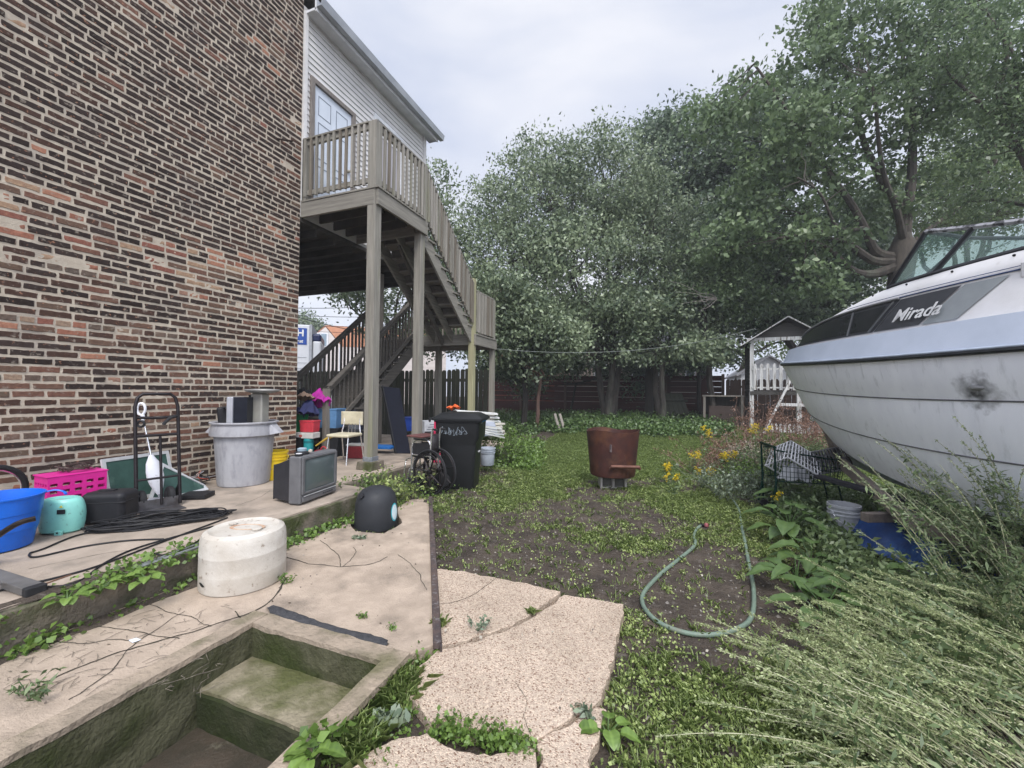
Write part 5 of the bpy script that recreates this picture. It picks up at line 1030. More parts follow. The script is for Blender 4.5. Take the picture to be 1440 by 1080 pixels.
# soot smudge as a stain in the hull gelcoat
n = gel.node_tree.nodes; l = gel.node_tree.links; b = n['Principled BSDF']; src = b.inputs['Base Color'].links[0].from_socket
def stain(mat, cpos, rad, col):
    n = mat.node_tree.nodes; l = mat.node_tree.links; b = n['Principled BSDF']; src = b.inputs['Base Color'].links[0].from_socket
    tcn = n.new('ShaderNodeTexCoord'); v = n.new('ShaderNodeVectorMath'); v.operation = 'DISTANCE'; v.inputs[1].default_value = cpos
    nzn = n.new('ShaderNodeTexNoise'); nzn.inputs['Scale'].default_value = 14; nzn.inputs['Detail'].default_value = 5; l.new(tcn.outputs['Object'], nzn.inputs['Vector'])
    va = n.new('ShaderNodeVectorMath'); va.operation = 'MULTIPLY_ADD'; l.new(nzn.outputs['Color'], va.inputs[0]); va.inputs[1].default_value = (.22, .22, .34); l.new(tcn.outputs['Object'], va.inputs[2])
    l.new(va.outputs[0], v.inputs[0]); r = n.new('ShaderNodeMapRange'); r.inputs[1].default_value = rad * .1; r.inputs[2].default_value = rad * 1.15; r.inputs[3].default_value = .93; r.inputs[4].default_value = 0; l.new(v.outputs['Value'], r.inputs[0])
    x = n.new('ShaderNodeMix'); x.data_type = 'RGBA'; l.new(r.outputs[0], x.inputs[0]); l.new(src, x.inputs[6]); x.inputs[7].default_value = (*col, 1); l.new(x.outputs[2], b.inputs['Base Color'])
def hull_pt(fa, fb, s, f): a = pt(fa, s); c = pt(fb, s); return a.lerp(c, f)
sp = hull_pt(L1, RB, 3.33, .28)
stain(gel, tuple(sp + Vector((.11, .11, .14))), .14, (.02, .02, .022))
m = MB()
for f in (L1, L2): m.tube([pt(f, f.s0 + (i / 60) ** 1.4 * (LEN - f.s0)) + Vector((-.010, 0, 0)) for i in range(61)], .005, 5)
for k, mm in enumerate((L1, L2)): pass
for f in (L1, L2):
    m = MB(); m.tube([pt(f, f.s0 + (i / 60) ** 1.4 * (LEN - f.s0)) + Vector((-.002, 0, 0)) for i in range(61)], .006, 5); m.build('hull_crease_shade', pm('groove_shadow', (.12, .12, .13)), bt_, True)  # dark tube along each hull crease, crease shade put in its colour
m = MB()
for sd in (-1, 1): m.tube([pt(RB, (i / 60) ** 1.5 * LEN, sd) + Vector((sd * .012, 0, .006)) for i in range(61)], .017, 8)
m.build('rub_rail', plastic('rail_black', (.03, .032, .036), .35), bt_, True)
m = MB(); m.tube([pt(RB, (i / 60) ** 1.5 * LEN) + Vector((-.013, 0, .03)) for i in range(61)], .010, 8); m.build('rail_insert', pm('faded_insert', (.42, .48, .58)), bt_, True)
m = MB()
for sd in (-1, 1): m.grid(strip(RB, BT, 3, side=sd)); m.grid(strip(BT, CA, 1, side=sd))
m.build('bulwark', blu, bt_, True)
m = MB()
for sd in (-1, 1): m.grid(strip(CA, CB, 3, side=sd)); m.grid(strip(CB, CC, 3, side=sd, bulge=.02))
CT = crv(1.0, 1, 0, 1, 2.34, 2.62, 1.4); m.grid(strip(CC, CT, 4, side=-1)); m.grid(strip(CC, CT, 4, side=1))
m.build('cabin_top', whi, bt_, True)
# graphics / windows on the cabin side
def sidep(s, f, off=.004):
    a = pt(CA, s); b = pt(CB, max(s, CB.s0)); p = a.lerp(b, f); return p + Vector((-off, .0, off * .6))
def patch(s00, s01, s10, s11, f0, f1, off, mat, name, n=20, k=4):
    P = [[sidep((s00 + (s10 - s00) * j / k) * (1 - i / n) + (s01 + (s11 - s01) * j / k) * (i / n), f0 + (f1 - f0) * j / k, off) for j in range(k + 1)] for i in range(n + 1)]
    m = MB(); m.grid(P); return m.build(name, mat, bt_, True)
bg = pm('smoked_glass', (.02, .021, .024), (.03, .03, .034), 8, .2, spec=.25); gfx = pm('faded_black_vinyl', (.035, .036, .042), (.05, .052, .058), 6, .5); gfg = pm('grey_vinyl', (.26, .28, .29), (.22, .24, .25), 6, .5)
patch(.55, 2.32, .62, 2.56, .06, .97, .005, gfx, 'window_surround')
patch(.72, 1.96, .80, 1.98, .14, .86, .009, bg, 'cabin_window'); patch(2.0, 2.26, 2.02, 2.42, .14, .86, .009, bg, 'cabin_window')
patch(2.33, 2.8, 2.57, 3.07, .06, .95, .0075, gfx, 'black_stripe'); patch(2.82, 3.1, 3.09, 3.37, .05, .95, .006, gfg, 'grey_stripe')
for (a, b) in ((2.27, 2.5), (1.97, 2.0)): m = MB(); m.tube([sidep(a, .08, .01), sidep((a + b) / 2, .5, .01), sidep(b, .92, .01)], .009, 6); m.build('window_divider', pm('grey_divider', (.16, .165, .17), None, 5, .5), bt_, True)
m = MB(); m.tube([sidep(s / 20, .99, .012) for s in range(14, 52)], .011, 6); m.build('window_trim', pm('grey_trim', (.2, .205, .21)), bt_, True)
navy = pm('navy_pinstripe', (.03, .06, .16)); 
for o_, r_ in ((.010, .006), (.035, .003)):
    m = MB(); m.tube([pt(CB, 1.9 + i * .15) + Vector((-.006, 0, o_)) for i in range(36)], r_, 5); m.build('pinstripe', navy, bt_, True)
# script lettering, following the cabin side
s_ = 2.76; a = sidep(s_ - .25, .42, .012); b = sidep(s_ + .25, .42, .012); c = sidep(s_, .38, .026); u = sidep(s_, .8, .012) - sidep(s_, .2, .012)
xa = (b - a).normalized(); za = xa.cross(u).normalized(); ya = za.cross(xa)
M = Matrix(((xa.x, ya.x, za.x, c.x), (xa.y, ya.y, za.y, c.y), (xa.z, ya.z, za.z, c.z), (0, 0, 0, 1)))
text('Mirada', .155, M, pm('white_lettering', (.8, .8, .8)), 'script_lettering', bt_, shear=.4, bold=.002, ext=.001)
# small fitting, vent, eye bolt, bolts
m = MB(); m.lathe([(.05, 0), (.05, .01), (.03, .02), (.02, .035), (0, .036)], T(*sp) @ RY(-math.pi / 2), n=18, sx=.4); m.build('drain_fitting', pm('grey_fitting', (.3, .3, .3), None, 5, .4), bt_, True)
q = pt(L2, .62).lerp(pt(CH, .62 + .3), .3); m = MB(); m.tube([q + Vector((-.03, 0, .03)), q + Vector((-.045, .0, .0)), q + Vector((-.03, 0, -.03))], .010, 6); m.lathe([(0, 0), (.022, 0), (.022, .01), (0, .01)], T(q.x - .0, q.y, q.z) @ RY(-math.pi / 2), n=14, sx=1.8); m.build('bow_eye', chrome, bt_, True)
q = pt(CC, 3.5).lerp(pt(CB, 3.5), .62); m = MB(); m.box((q.x - .02, q.y, q.z - .06), (.07, .14, .11)); m.build('vent_box', whi, bt_, bevel=.01)
for s in (1.75, 2.15, 2.55, 2.95, 3.35): m = MB(); q = pt(CC, s).lerp(pt(CB, s), .18); m.lathe([(0, 0), (.010, 0), (.008, .006), (0, .007)], T(q.x - .018, q.y, q.z) @ RY(-math.pi / 2), n=10); m.build('bolt', black, bt_, True)
# windshield
gl = glass('windshield_glass', (.13, .19, .17), .4, .06); fr_ = plastic('windshield_frame', (.035, .036, .042), .4); frt = pm('flaking_frame', (.32, .32, .34), (.05, .05, .055), 14, .6, .002, 40, lo=.45, hi=.55)
def wb(s, side=-1): p = pt(CC, s, side); return Vector((p.x * .99, p.y, p.z))
base = [wb(2.30), wb(2.75), wb(3.6), wb(4.6)]; top = [Vector((-.80, -2.66, 2.93)), Vector((-.81, -3.02, 2.83)), Vector((-.83, -3.65, 2.67)), Vector((-.86, -4.6, 2.55))]
fb = [wb(2.30), Vector((0, -1.72, 2.60)), wb(2.30, 1)]; ft = [top[0], Vector((0, -2.35, 3.02)), Vector((.80, -2.66, 2.93))]
def bar(a, b, r, mat, nm): m = MB(); m.tube([a, b], r, 6); return m.build(nm, mat, bt_, True)
ws = None
m = MB()
for i in range(3): m.add([base[i], base[i + 1], top[i + 1], top[i]], [(0, 1, 2, 3)])
mir = lambda v: Vector((-v.x, v.y, v.z))
for i in range(3): m.add([mir(base[i]), mir(base[i + 1]), mir(top[i + 1]), mir(top[i])], [(0, 1, 2, 3)])
for i in range(2): m.add([fb[i], fb[i + 1], ft[i + 1], ft[i]], [(0, 1, 2, 3)])
wsg = m.build('windshield', gl, bt_)
for sd in (lambda v: v, mir):
    m = MB(); m.tube([sd(q + Vector((0, 0, .012))) for q in base], .022, 6); m.build('lower_frame', fr_, wsg, True)
    m = MB(); m.tube([sd(q) for q in top], .022, 6); m.build('upper_frame', frt, wsg, True)
    for i in (0, 1): m = MB(); m.tube([sd(base[i]), sd(top[i])], .021, 6); m.build('pillar', fr_, wsg, True)
m = MB(); m.tube(ft, .018, 6); m.build('front_upper_frame', fr_, wsg, True); m = MB(); m.tube([q + Vector((0, 0, .01)) for q in fb], .016, 6); m.build('front_lower_frame', fr_, wsg, True); m = MB(); m.tube([fb[1], ft[1]], .014, 6); m.build('centre_pillar', fr_, wsg, True)
m = MB(); m.box((.45, -3.7, 2.55), (.5, .3, .3)); m.build('helm_seat', whi, bt_, bevel=.05, seg=3)
m = MB(); m.tube([(.4 + .17 * math.cos(a), -3.25 - .05 * math.sin(a), 2.72 + .17 * math.sin(a)) for a in [i * math.pi / 10 for i in range(20)]], .012, 6, closed=True); m.build('steering_wheel', black, bt_, True)
# trailer
tr = thing('boat_trailer', 'long brown steel trailer frame under the boat hull', 'trailer', BO, BH); tm = pm('trailer_paint', (.20, .165, .14), (.12, .10, .09), 5, .6, .002, 30, stretch=(3, 1, 3)); Q = T(*BO) @ RZ(BH)
a = Q.inverted() @ Vector((1.87, 4.37, .45)); b = Q.inverted() @ Vector((1.95, 6.26, .70)); 
for s in (1, -1):
    A2, B2 = Vector((abs(a.x) * -s, a.y, a.z)), Vector((abs(b.x) * -s, b.y, b.z)); m = MB(); m.beam(B2 + (B2 - A2) * .15, A2, .06, .12); m.build('side_rail', tm, tr, bevel=.005)
    m = MB(); m.beam(A2, (A2.x, -8.0, .42), .06, .12); m.build('side_rail', tm, tr, bevel=.005)
    m = MB(); m.beam((A2.x * .72, -1.5, .55), (A2.x * .8, -6.5, .48), .10, .045); m.build('bunk', plastic('dark_carpet', (.03, .03, .035), .9), tr, bevel=.01)
    for yy in (-5.6, -6.5): m = MB(); m.lathe([(.12, -.09), (.3, -.09), (.33, -.05), (.33, .05), (.3, .09), (.12, .09)], T(-s * 1.12, yy, .33) @ RY(math.pi / 2), n=32); wh = m.build('wheel', rub, tr, True); m = MB(); m.lathe([(0, -.07), (.17, -.07), (.17, .07), (0, .07)], T(-s * 1.12, yy, .33) @ RY(math.pi / 2), n=24); m.build('rim', whi, wh, True)
m = MB(); m.beam((0, -1.1, .66), (0, .2, .5), .1, .1); m.build('tongue', tm, tr, bevel=.005); 
for yy in (-2.4, -4.2, -6.0): m = MB(); m.beam((a.x, yy, .36), (-a.x, yy, .36), .08, .08); m.build('crossmember', tm, tr, bevel=.005)
m = MB(); m.beam((0, -.95, .5), (0, -.55, 1.35), .07, .07); m.build('winch_post', tm, tr, bevel=.004); m = MB(); m.tube([(0, .1, .03), (0, .1, .62)], .03, 10); m.build('jack', chrome, tr, True)
# tarp under the boat, crumpled
m = MB(); P = []
for i in range(70):
    row = []
    for j in range(60):
        x = -1.02 + 1.7 * j / 59; y = -1.7 - 3.4 * i / 69; k = min(1, min(j, 59 - j, i, 69 - i) / 6)
        z = .02 + k * (.12 + .20 * abs(noise.noise((x * 4.1, y * 3.1, 5))) + .14 * abs(noise.noise((x * 9, y * 7, 2))) + .04 * noise.noise((x * 20, y * 20, 1)) + .10 * max(0, noise.noise((x * 1.4, y * 1.1, 8)))); row.append((x + .05 * noise.noise((x * 6, y * 6, 9)), y, max(.03, z)))
    P.append(row)
m.grid(P); o = m.build('blue_tarp', pm('tarp_blue', (.012, .055, .20), (.008, .03, .12), 5, .4, .002, 30, c3=(.02, .10, .28), s3=3), smooth=True); o.location = BO; o.rotation_euler = (0, 0, BH); tag(o, 'crumpled blue plastic tarp on the ground beneath the boat', 'tarp')

if DBG:
    for f in (.05,.5,.95):
        print('SIDE', f, [(round(s,2),)+tuple(round(v) for v in PX(Q @ sidep(s,f))) for s in (.4,.6,.8,1,1.3,1.6,1.9,2.2,2.5,2.8,3.1,3.4,3.7)])
    print('WB',[tuple(round(v) for v in PX(Q@wb(s))) for s in (1.9,2.3,2.75,3.2,3.6)])
# ================================================================ FENCES AND FAR BUILDINGS
fdk = wood('dark_fence', (.050, .042, .034), (.022, .02, .017), 2); fgr = wood('mossy_fence', (.045, .046, .03), (.022, .025, .016), 2); fred = wood('red_fence', (.075, .024, .020), (.038, .016, .015), 0, c3=(.05, .05, .035), s3=.4); fbr = wood('brown_fence', (.12, .075, .055), (.07, .05, .04), 2)
def picket_fence(name, lab, p0, p1, h, bw, gap, mat, rail=True, ear=True, base=0, cat_='fence'):
    p0, p1 = Vector(p0), Vector(p1); L = (p1 - p0).length; a = (p1 - p0) / L; rz = math.atan2(a.y, a.x); t = thing(name, lab, cat_, tuple(p0), rz); n = int(L / (bw + gap))
    def one(i, m):
        x = i * (bw + gap) + bw / 2; z = h + rnd.uniform(-.02, .02); y = rnd.uniform(-.004, .004); tl = rnd.uniform(-.01, .01); w_ = bw / 2; g0 = gz(*(p0 + a * x).xy) - p0.z - .05
        pl = [(x - w_, g0), (x + w_, g0), (x + w_ + tl, z - .05), (x + w_ * .55 + tl, z), (x - w_ * .55 + tl, z), (x - w_ + tl, z - .05)] if ear else [(x - w_, g0), (x + w_, g0), (x + w_, z), (x - w_, z)]
        m.add([(u, y, v) for u, v in pl] + [(u, y + .02, v) for u, v in pl], [tuple(range(6))[::-1] if ear else (3, 2, 1, 0)] + [tuple(range(len(pl), 2 * len(pl)))] + [(k, (k + 1) % len(pl), len(pl) + (k + 1) % len(pl), len(pl) + k) for k in range(len(pl))])
    for i in range(min(n, 99)): m = MB(); one(i, m); m.build('picket', mat, t)
    if n > 99:
        m = MB(); [one(i, m) for i in range(99, n)]; o = m.build('pickets', mat, t); o['kind'] = 'stuff'
    for z in (.35, h - .3): m = MB(); m.beam((0, .045, z), (L, .045, z), .04, .09); m.build('rail', mat, t)
    k = 0
    while k * 2.4 < L: m = MB(); m.box((k * 2.4 + .05, .09, h / 2 - .1), (.1, .1, h + .05)); m.build('post', mat, t); k += 1
    return t
picket_fence('picket_fence', 'dark dog-eared picket fence behind the storage heap and stairs', (-15, 10.5, 0), (-4.6, 10.5, 0), 2.08, .125, .02, fgr)
def board_fence():
    t = thing('board_fence', 'dull red horizontal board fence along the back of the yard', 'fence', (-9.4, 20, .30), 0)
    L = 11.6; z = -.05; i = 0
    while z < 1.95:
        m = MB()
        for k in range(5):
            x0 = k * L / 5; m.beam((x0, rnd.uniform(-.01, .01), z + .12 + rnd.uniform(-.01, .01)), (x0 + L / 5 - .004, rnd.uniform(-.01, .01), z + .12 + rnd.uniform(-.01, .01)), .02, .235)
        m.build('board', fred, t); z += .25; i += 1
    for k in range(6): m = MB(); m.box((k * L / 5, -.07, .95), (.11, .10, 2.1)); m.build('post', fbr, t)
    for z_ in (.45, 1.15): m = MB(); m.beam((0, -.04, z_), (L, -.04, z_), .04, .06); m.build('rail', fred, t)
board_fence()
picket_fence('brown_fence', 'brown upright board fence section right of the red fence', (2.25, 19.4, .3), (5.4, 19.0, .3), 1.75, .14, .004, fbr)
# sloping pallet gate leaning on the back trees
c = D(957, 582, 16.0); t = thing('plank_gate', 'mossy plank panel leaning against the dark trunk', 'board panel', (c.x, c.y, gz(c.x, c.y)), R(24))
for i in range(5): m = MB(); m.add([(-.5 + i * .2, 0, 0), (-.31 + i * .2, 0, 0), (-.40 + i * .17, .5, 1.15), (-.56 + i * .17, .5, 1.15)], [(0, 1, 2, 3)]); m.build('plank', fgr, t, solid=.02)
for z in (.3, .85): m = MB(); m.beam((-.52, z * .43 - .03, z), (.45, z * .43 - .03, z), .09, .03, up=(0, .92, .4)); m.build('batten', fgr, t)
# buildings
def simple_house(name, lab, x0, x1, y0, y1, h, roofh, wall, roofm, ridge='x', wins=(), cat_='house', z0=.3, base=0):
    t = thing(name, lab, cat_, ((x0 + x1) / 2, y0, z0)); m = MB(); sbox(m, x0, x1, y0, y1, z0, z0 + h); w_ = m.build('wall', wall, t, world=True); o = .3; z = z0 + h; m = MB()
    if ridge == 'x':
        ym = (y0 + y1) / 2; m.add([(x0 - o, y0 - o, z - .1), (x1 + o, y0 - o, z - .1), (x1 + o, ym, z + roofh), (x0 - o, ym, z + roofh), (x1 + o, y1 + o, z - .1), (x0 - o, y1 + o, z - .1)], [(0, 1, 2, 3), (3, 2, 4, 5)])
        g = MB(); g.add([(x0 + .01, y0, z), (x0 + .01, y1, z), (x0 + .01, ym, z + roofh - .02), (x1 - .01, y0, z), (x1 - .01, y1, z), (x1 - .01, ym, z + roofh - .02)], [(0, 1, 2), (5, 4, 3)]); g.build('gable', wall, t, world=True)
    else:
        xm = (x0 + x1) / 2; m.add([(x0 - o, y0 - o, z - .1), (xm, y0 - o, z + roofh), (xm, y1 + o, z + roofh), (x0 - o, y1 + o, z - .1), (x1 + o, y0 - o, z - .1), (x1 + o, y1 + o, z - .1)], [(0, 1, 2, 3), (1, 4, 5, 2)])
        g = MB(); g.add([(x0, y0 + .01, z), (x1, y0 + .01, z), (xm, y0 + .01, z + roofh - .02), (x0, y1 - .01, z), (x1, y1 - .01, z), (xm, y1 - .01, z + roofh - .02)], [(0, 1, 2), (5, 4, 3)]); g.build('gable', wall, t, world=True)
    m.build('roof', roofm, t, world=True, solid=.12)
    for (a, b, c_, d) in wins:
        m = MB(); sbox(m, a, b, y0 - .03, y0 + .01, c_, d); f = m.build('window', wht, t, world=True); m = MB(); sbox(m, a + .1, b - .1, y0 - .04, y0 - .031, c_ + .1, d - .1); m.build('pane', glass('far_glass', (.12, .14, .16), 1, .15), f, world=True)
        m = MB(); sbox(m, a + .1, b - .1, y0 - .055, y0 - .041, (c_ + d) / 2 - .03, (c_ + d) / 2 + .03); m.build('sash_bar', wht, f, world=True)
    return t
sidpk = pm('pink_siding', (.52, .45, .43), (.45, .39, .37), .4, .7, .01, 3, stretch=(.3, .3, 9)); orr = pm('orange_shingle', (.46, .22, .13), (.36, .17, .10), 3, .9, .01, 20); 
brk = pm('orange_brick', (.55, .17, .10), (.42, .13, .08), 9, .9); tang = pm('tan_siding', (.36, .31, .27), (.30, .26, .23), 2, .8)
simple_house('far_house', 'pale siding house with orange shingle roof behind the dark picket fence', -25.6, -21.4, 25.5, 38, 5.3, 3.1, sidpk, orr, 'y', [(-25.0, -24.0, 6.0, 7.1)], z0=0) if False else None
def left_house():
    # gable peak seen at (458,460), wall corner (480,487), placed 32 m away
    P = lambda px, py: D(px, py, 32)
    pk, co, lc = P(458, 460), P(480, 487), P(440, 478); t = thing('far_house', 'pale siding house with orange shingle roof behind the dark picket fence', 'house', (pk.x, pk.y, 0)); fw = Vector((RGT.x, RGT.y, 0)).normalized(); bk = Vector((.25, .97, 0)).normalized()
    L = (co - lc).length; c0 = Vector((co.x, co.y, 0)); l0 = Vector((lc.x, lc.y, 0)) - fw * .8; w_ = pm('pale_siding', (.60, .55, .52), (.54, .49, .46), .5, .7, .004, 3, stretch=(.3, .3, 9)); e = co.z
    m = MB(); n2 = c0 + fw * 6 + bk * 3; m.add([l0, c0, Vector((c0.x, c0.y, e)), pk, Vector((l0.x, l0.y, e))], [(0, 1, 2, 3, 4)]); m.add([c0, n2, Vector((n2.x, n2.y, e)), Vector((c0.x, c0.y, e))], [(0, 1, 2, 3)]); m.build('wall', w_, t, world=True, solid=.1)
    m = MB(); q = (co - pk); r1 = Vector((n2.x, n2.y, e)) - Vector((c0.x, c0.y, e)); a = pk - q * .02 - fw * .0 + Vector((0, 0, .1)); b = co + q * .08 + Vector((0, 0, .08)); m.add([a, b, b + r1, a + r1], [(0, 1, 2, 3)]); q2 = (Vector((l0.x, l0.y, e)) - pk); m.add([a, a + r1, a + r1 + q2 * 1.1, a + q2 * 1.1], [(0, 1, 2, 3)]); m.build('roof', orr, t, world=True, solid=.08)
    c_ = P(454, 478); m = MB(); m.beam(c_ - fw * .55 - Vector((0, 0, 0)) - bk * .12, c_ + fw * .55 - bk * .12, .08, 1.1); f = m.build('window', wht, t, world=True)
    m = MB(); m.beam(c_ - fw * .45 - bk * .18, c_ - fw * .04 - bk * .18, .04, .9); m.beam(c_ + fw * .04 - bk * .18, c_ + fw * .45 - bk * .18, .04, .9); m.build('pane', pm('pane_blue', (.25, .32, .38), None, 3, .2), f, world=True)
    m = MB(); m.beam(co - bk * .1 + Vector((0, 0, -e)), co - bk * .1 + Vector((0, 0, -.1)), .12, .12, up=(1, 0, 0)); m.build('corner_trim', wht, t, world=True)
left_house()
simple_house('brick_house', 'tan house with white windows seen under the trees behind the red fence', -9.2, 2.0, 27, 38, 4.3, 2.5, tang, pm('grey_shingle', (.10, .10, .10)), 'x', [(-4.6, -3.7, 2.4, 3.8), (-2.2, -1.3, 2.2, 3.8), (-.6, .3, 2.2, 3.6), (.9, 1.5, 2.3, 3.6)])
simple_house('orange_house', 'low orange roofed garage glimpsed between leaves behind the red fence', -10.8, -7.2, 24.5, 27, 2.7, 1.6, brk, pm('orange_tiles', (.62, .20, .11), (.5, .15, .08), 6), 'x', [(-9.6, -8.9, 2.0, 2.7)], 'garage')
simple_house('white_house', 'white gabled house far right behind the playhouse', 5.2, 9, 36, 44, 2.6, 1.4, wht, pm('grey_roof', (.3, .3, .32)), 'y', [(6.5, 7.3, 1.6, 2.4)])
# moving truck with sign
p = D(424, 500, 17.5); tk = thing('moving_truck', 'white box truck with a blue and white sign behind the picket fence', 'truck', (p.x, p.y, 0), R(42)); h = 4.05
tw = pm('truck_white', (.64, .66, .70), (.58, .60, .64), 2, .6); m = MB(); m.box((-2.4, 0, 2.45), (5.6, 2.3, 3.2)); m.build('cargo_box', tw, tk, bevel=.04)
m = MB(); m.box((-2.2, -1.158, 3.58), (5.0, .012, .66)); sgn = m.build('sign_panel', pm('sign_blue', (.03, .09, .38)), tk)
text('TH', .36, T(-.04, -1.168, 3.70) @ RX(math.pi / 2), pm('sign_white', (.8, .8, .8)), 'sign_letters', sgn, bold=.012); text('e Best', .17, T(-.06, -1.168, 3.38) @ RX(math.pi / 2), pm('sign_white2', (.8, .8, .8)), 'sign_letters', sgn, shear=.2, bold=.006)
for i in range(9): m = MB(); m.box((-2.4, -1.156, .98 + i * .22), (5.4, .008, .018)); m.build('side_rib', pm('rib_grey', (.4, .42, .45)), tk)
m = MB(); m.box((.44, 0, 2.45), (.10, 2.34, 3.25)); m.build('edge_post', pm('edge_grey', (.40, .42, .46)), tk, bevel=.01)
m = MB(); m.box((.66, 0, 2.0), (.34, 2.2, 2.9)); m.build('cab', tw, tk, bevel=.1, seg=3); m = MB(); m.box((.64, 0, 3.55), (.36, 2.2, .35)); m.build('cab_fairing', plastic('navy_fairing', (.02, .03, .09)), tk, bevel=.1, seg=3)
for x in (-3.8, -.3):
    for y in (-1.0, 1.0): m = MB(); m.lathe([(.2, -.13), (.45, -.13), (.48, 0), (.45, .13), (.2, .13)], T(x, y, .48) @ RX(math.pi / 2), n=24); m.build('wheel', rub, tk, True)
# overhead wires
wires = plastic('overhead_wire', (.03, .03, .035))
for k, (a, b, sag) in enumerate((((380, 432, 20), (620, 418, 28), .3), ((380, 435, 16), (600, 478, 26), .25), ((380, 440, 22), (640, 433, 28), .4), ((380, 455, 30), (640, 452, 30), .3), ((380, 462, 30), (640, 462, 30), .3))):
    p, q = D(*a), D(*b); m = MB(); m.tube([p.lerp(q, i / 12) - Vector((0, 0, sag * 4 * (i / 12) * (1 - i / 12))) for i in range(13)], .016, 5)
    tag(m.build('overhead_wire', wires), ['topmost overhead wire left of the stair posts', 'slanting overhead wire crossing above the orange roofed house', 'overhead wire just under the topmost wire', 'upper of the two lowest wires beside the orange roof', 'lowest wire beside the orange roof'][k], 'wire', 'overhead wires behind the stair')
p, q = D(690, 490, 11), D(1062, 462, 13.5); m = MB(); m.tube([p.lerp(q, i / 16) - Vector((0, 0, 1.5 * (i / 16) * (1 - i / 16))) for i in range(17)], .007, 5); tag(m.build('clothes_line', pm('grey_cord', (.2, .22, .2))), 'thin slack clothes line crossing under the trees to the playhouse', 'line')
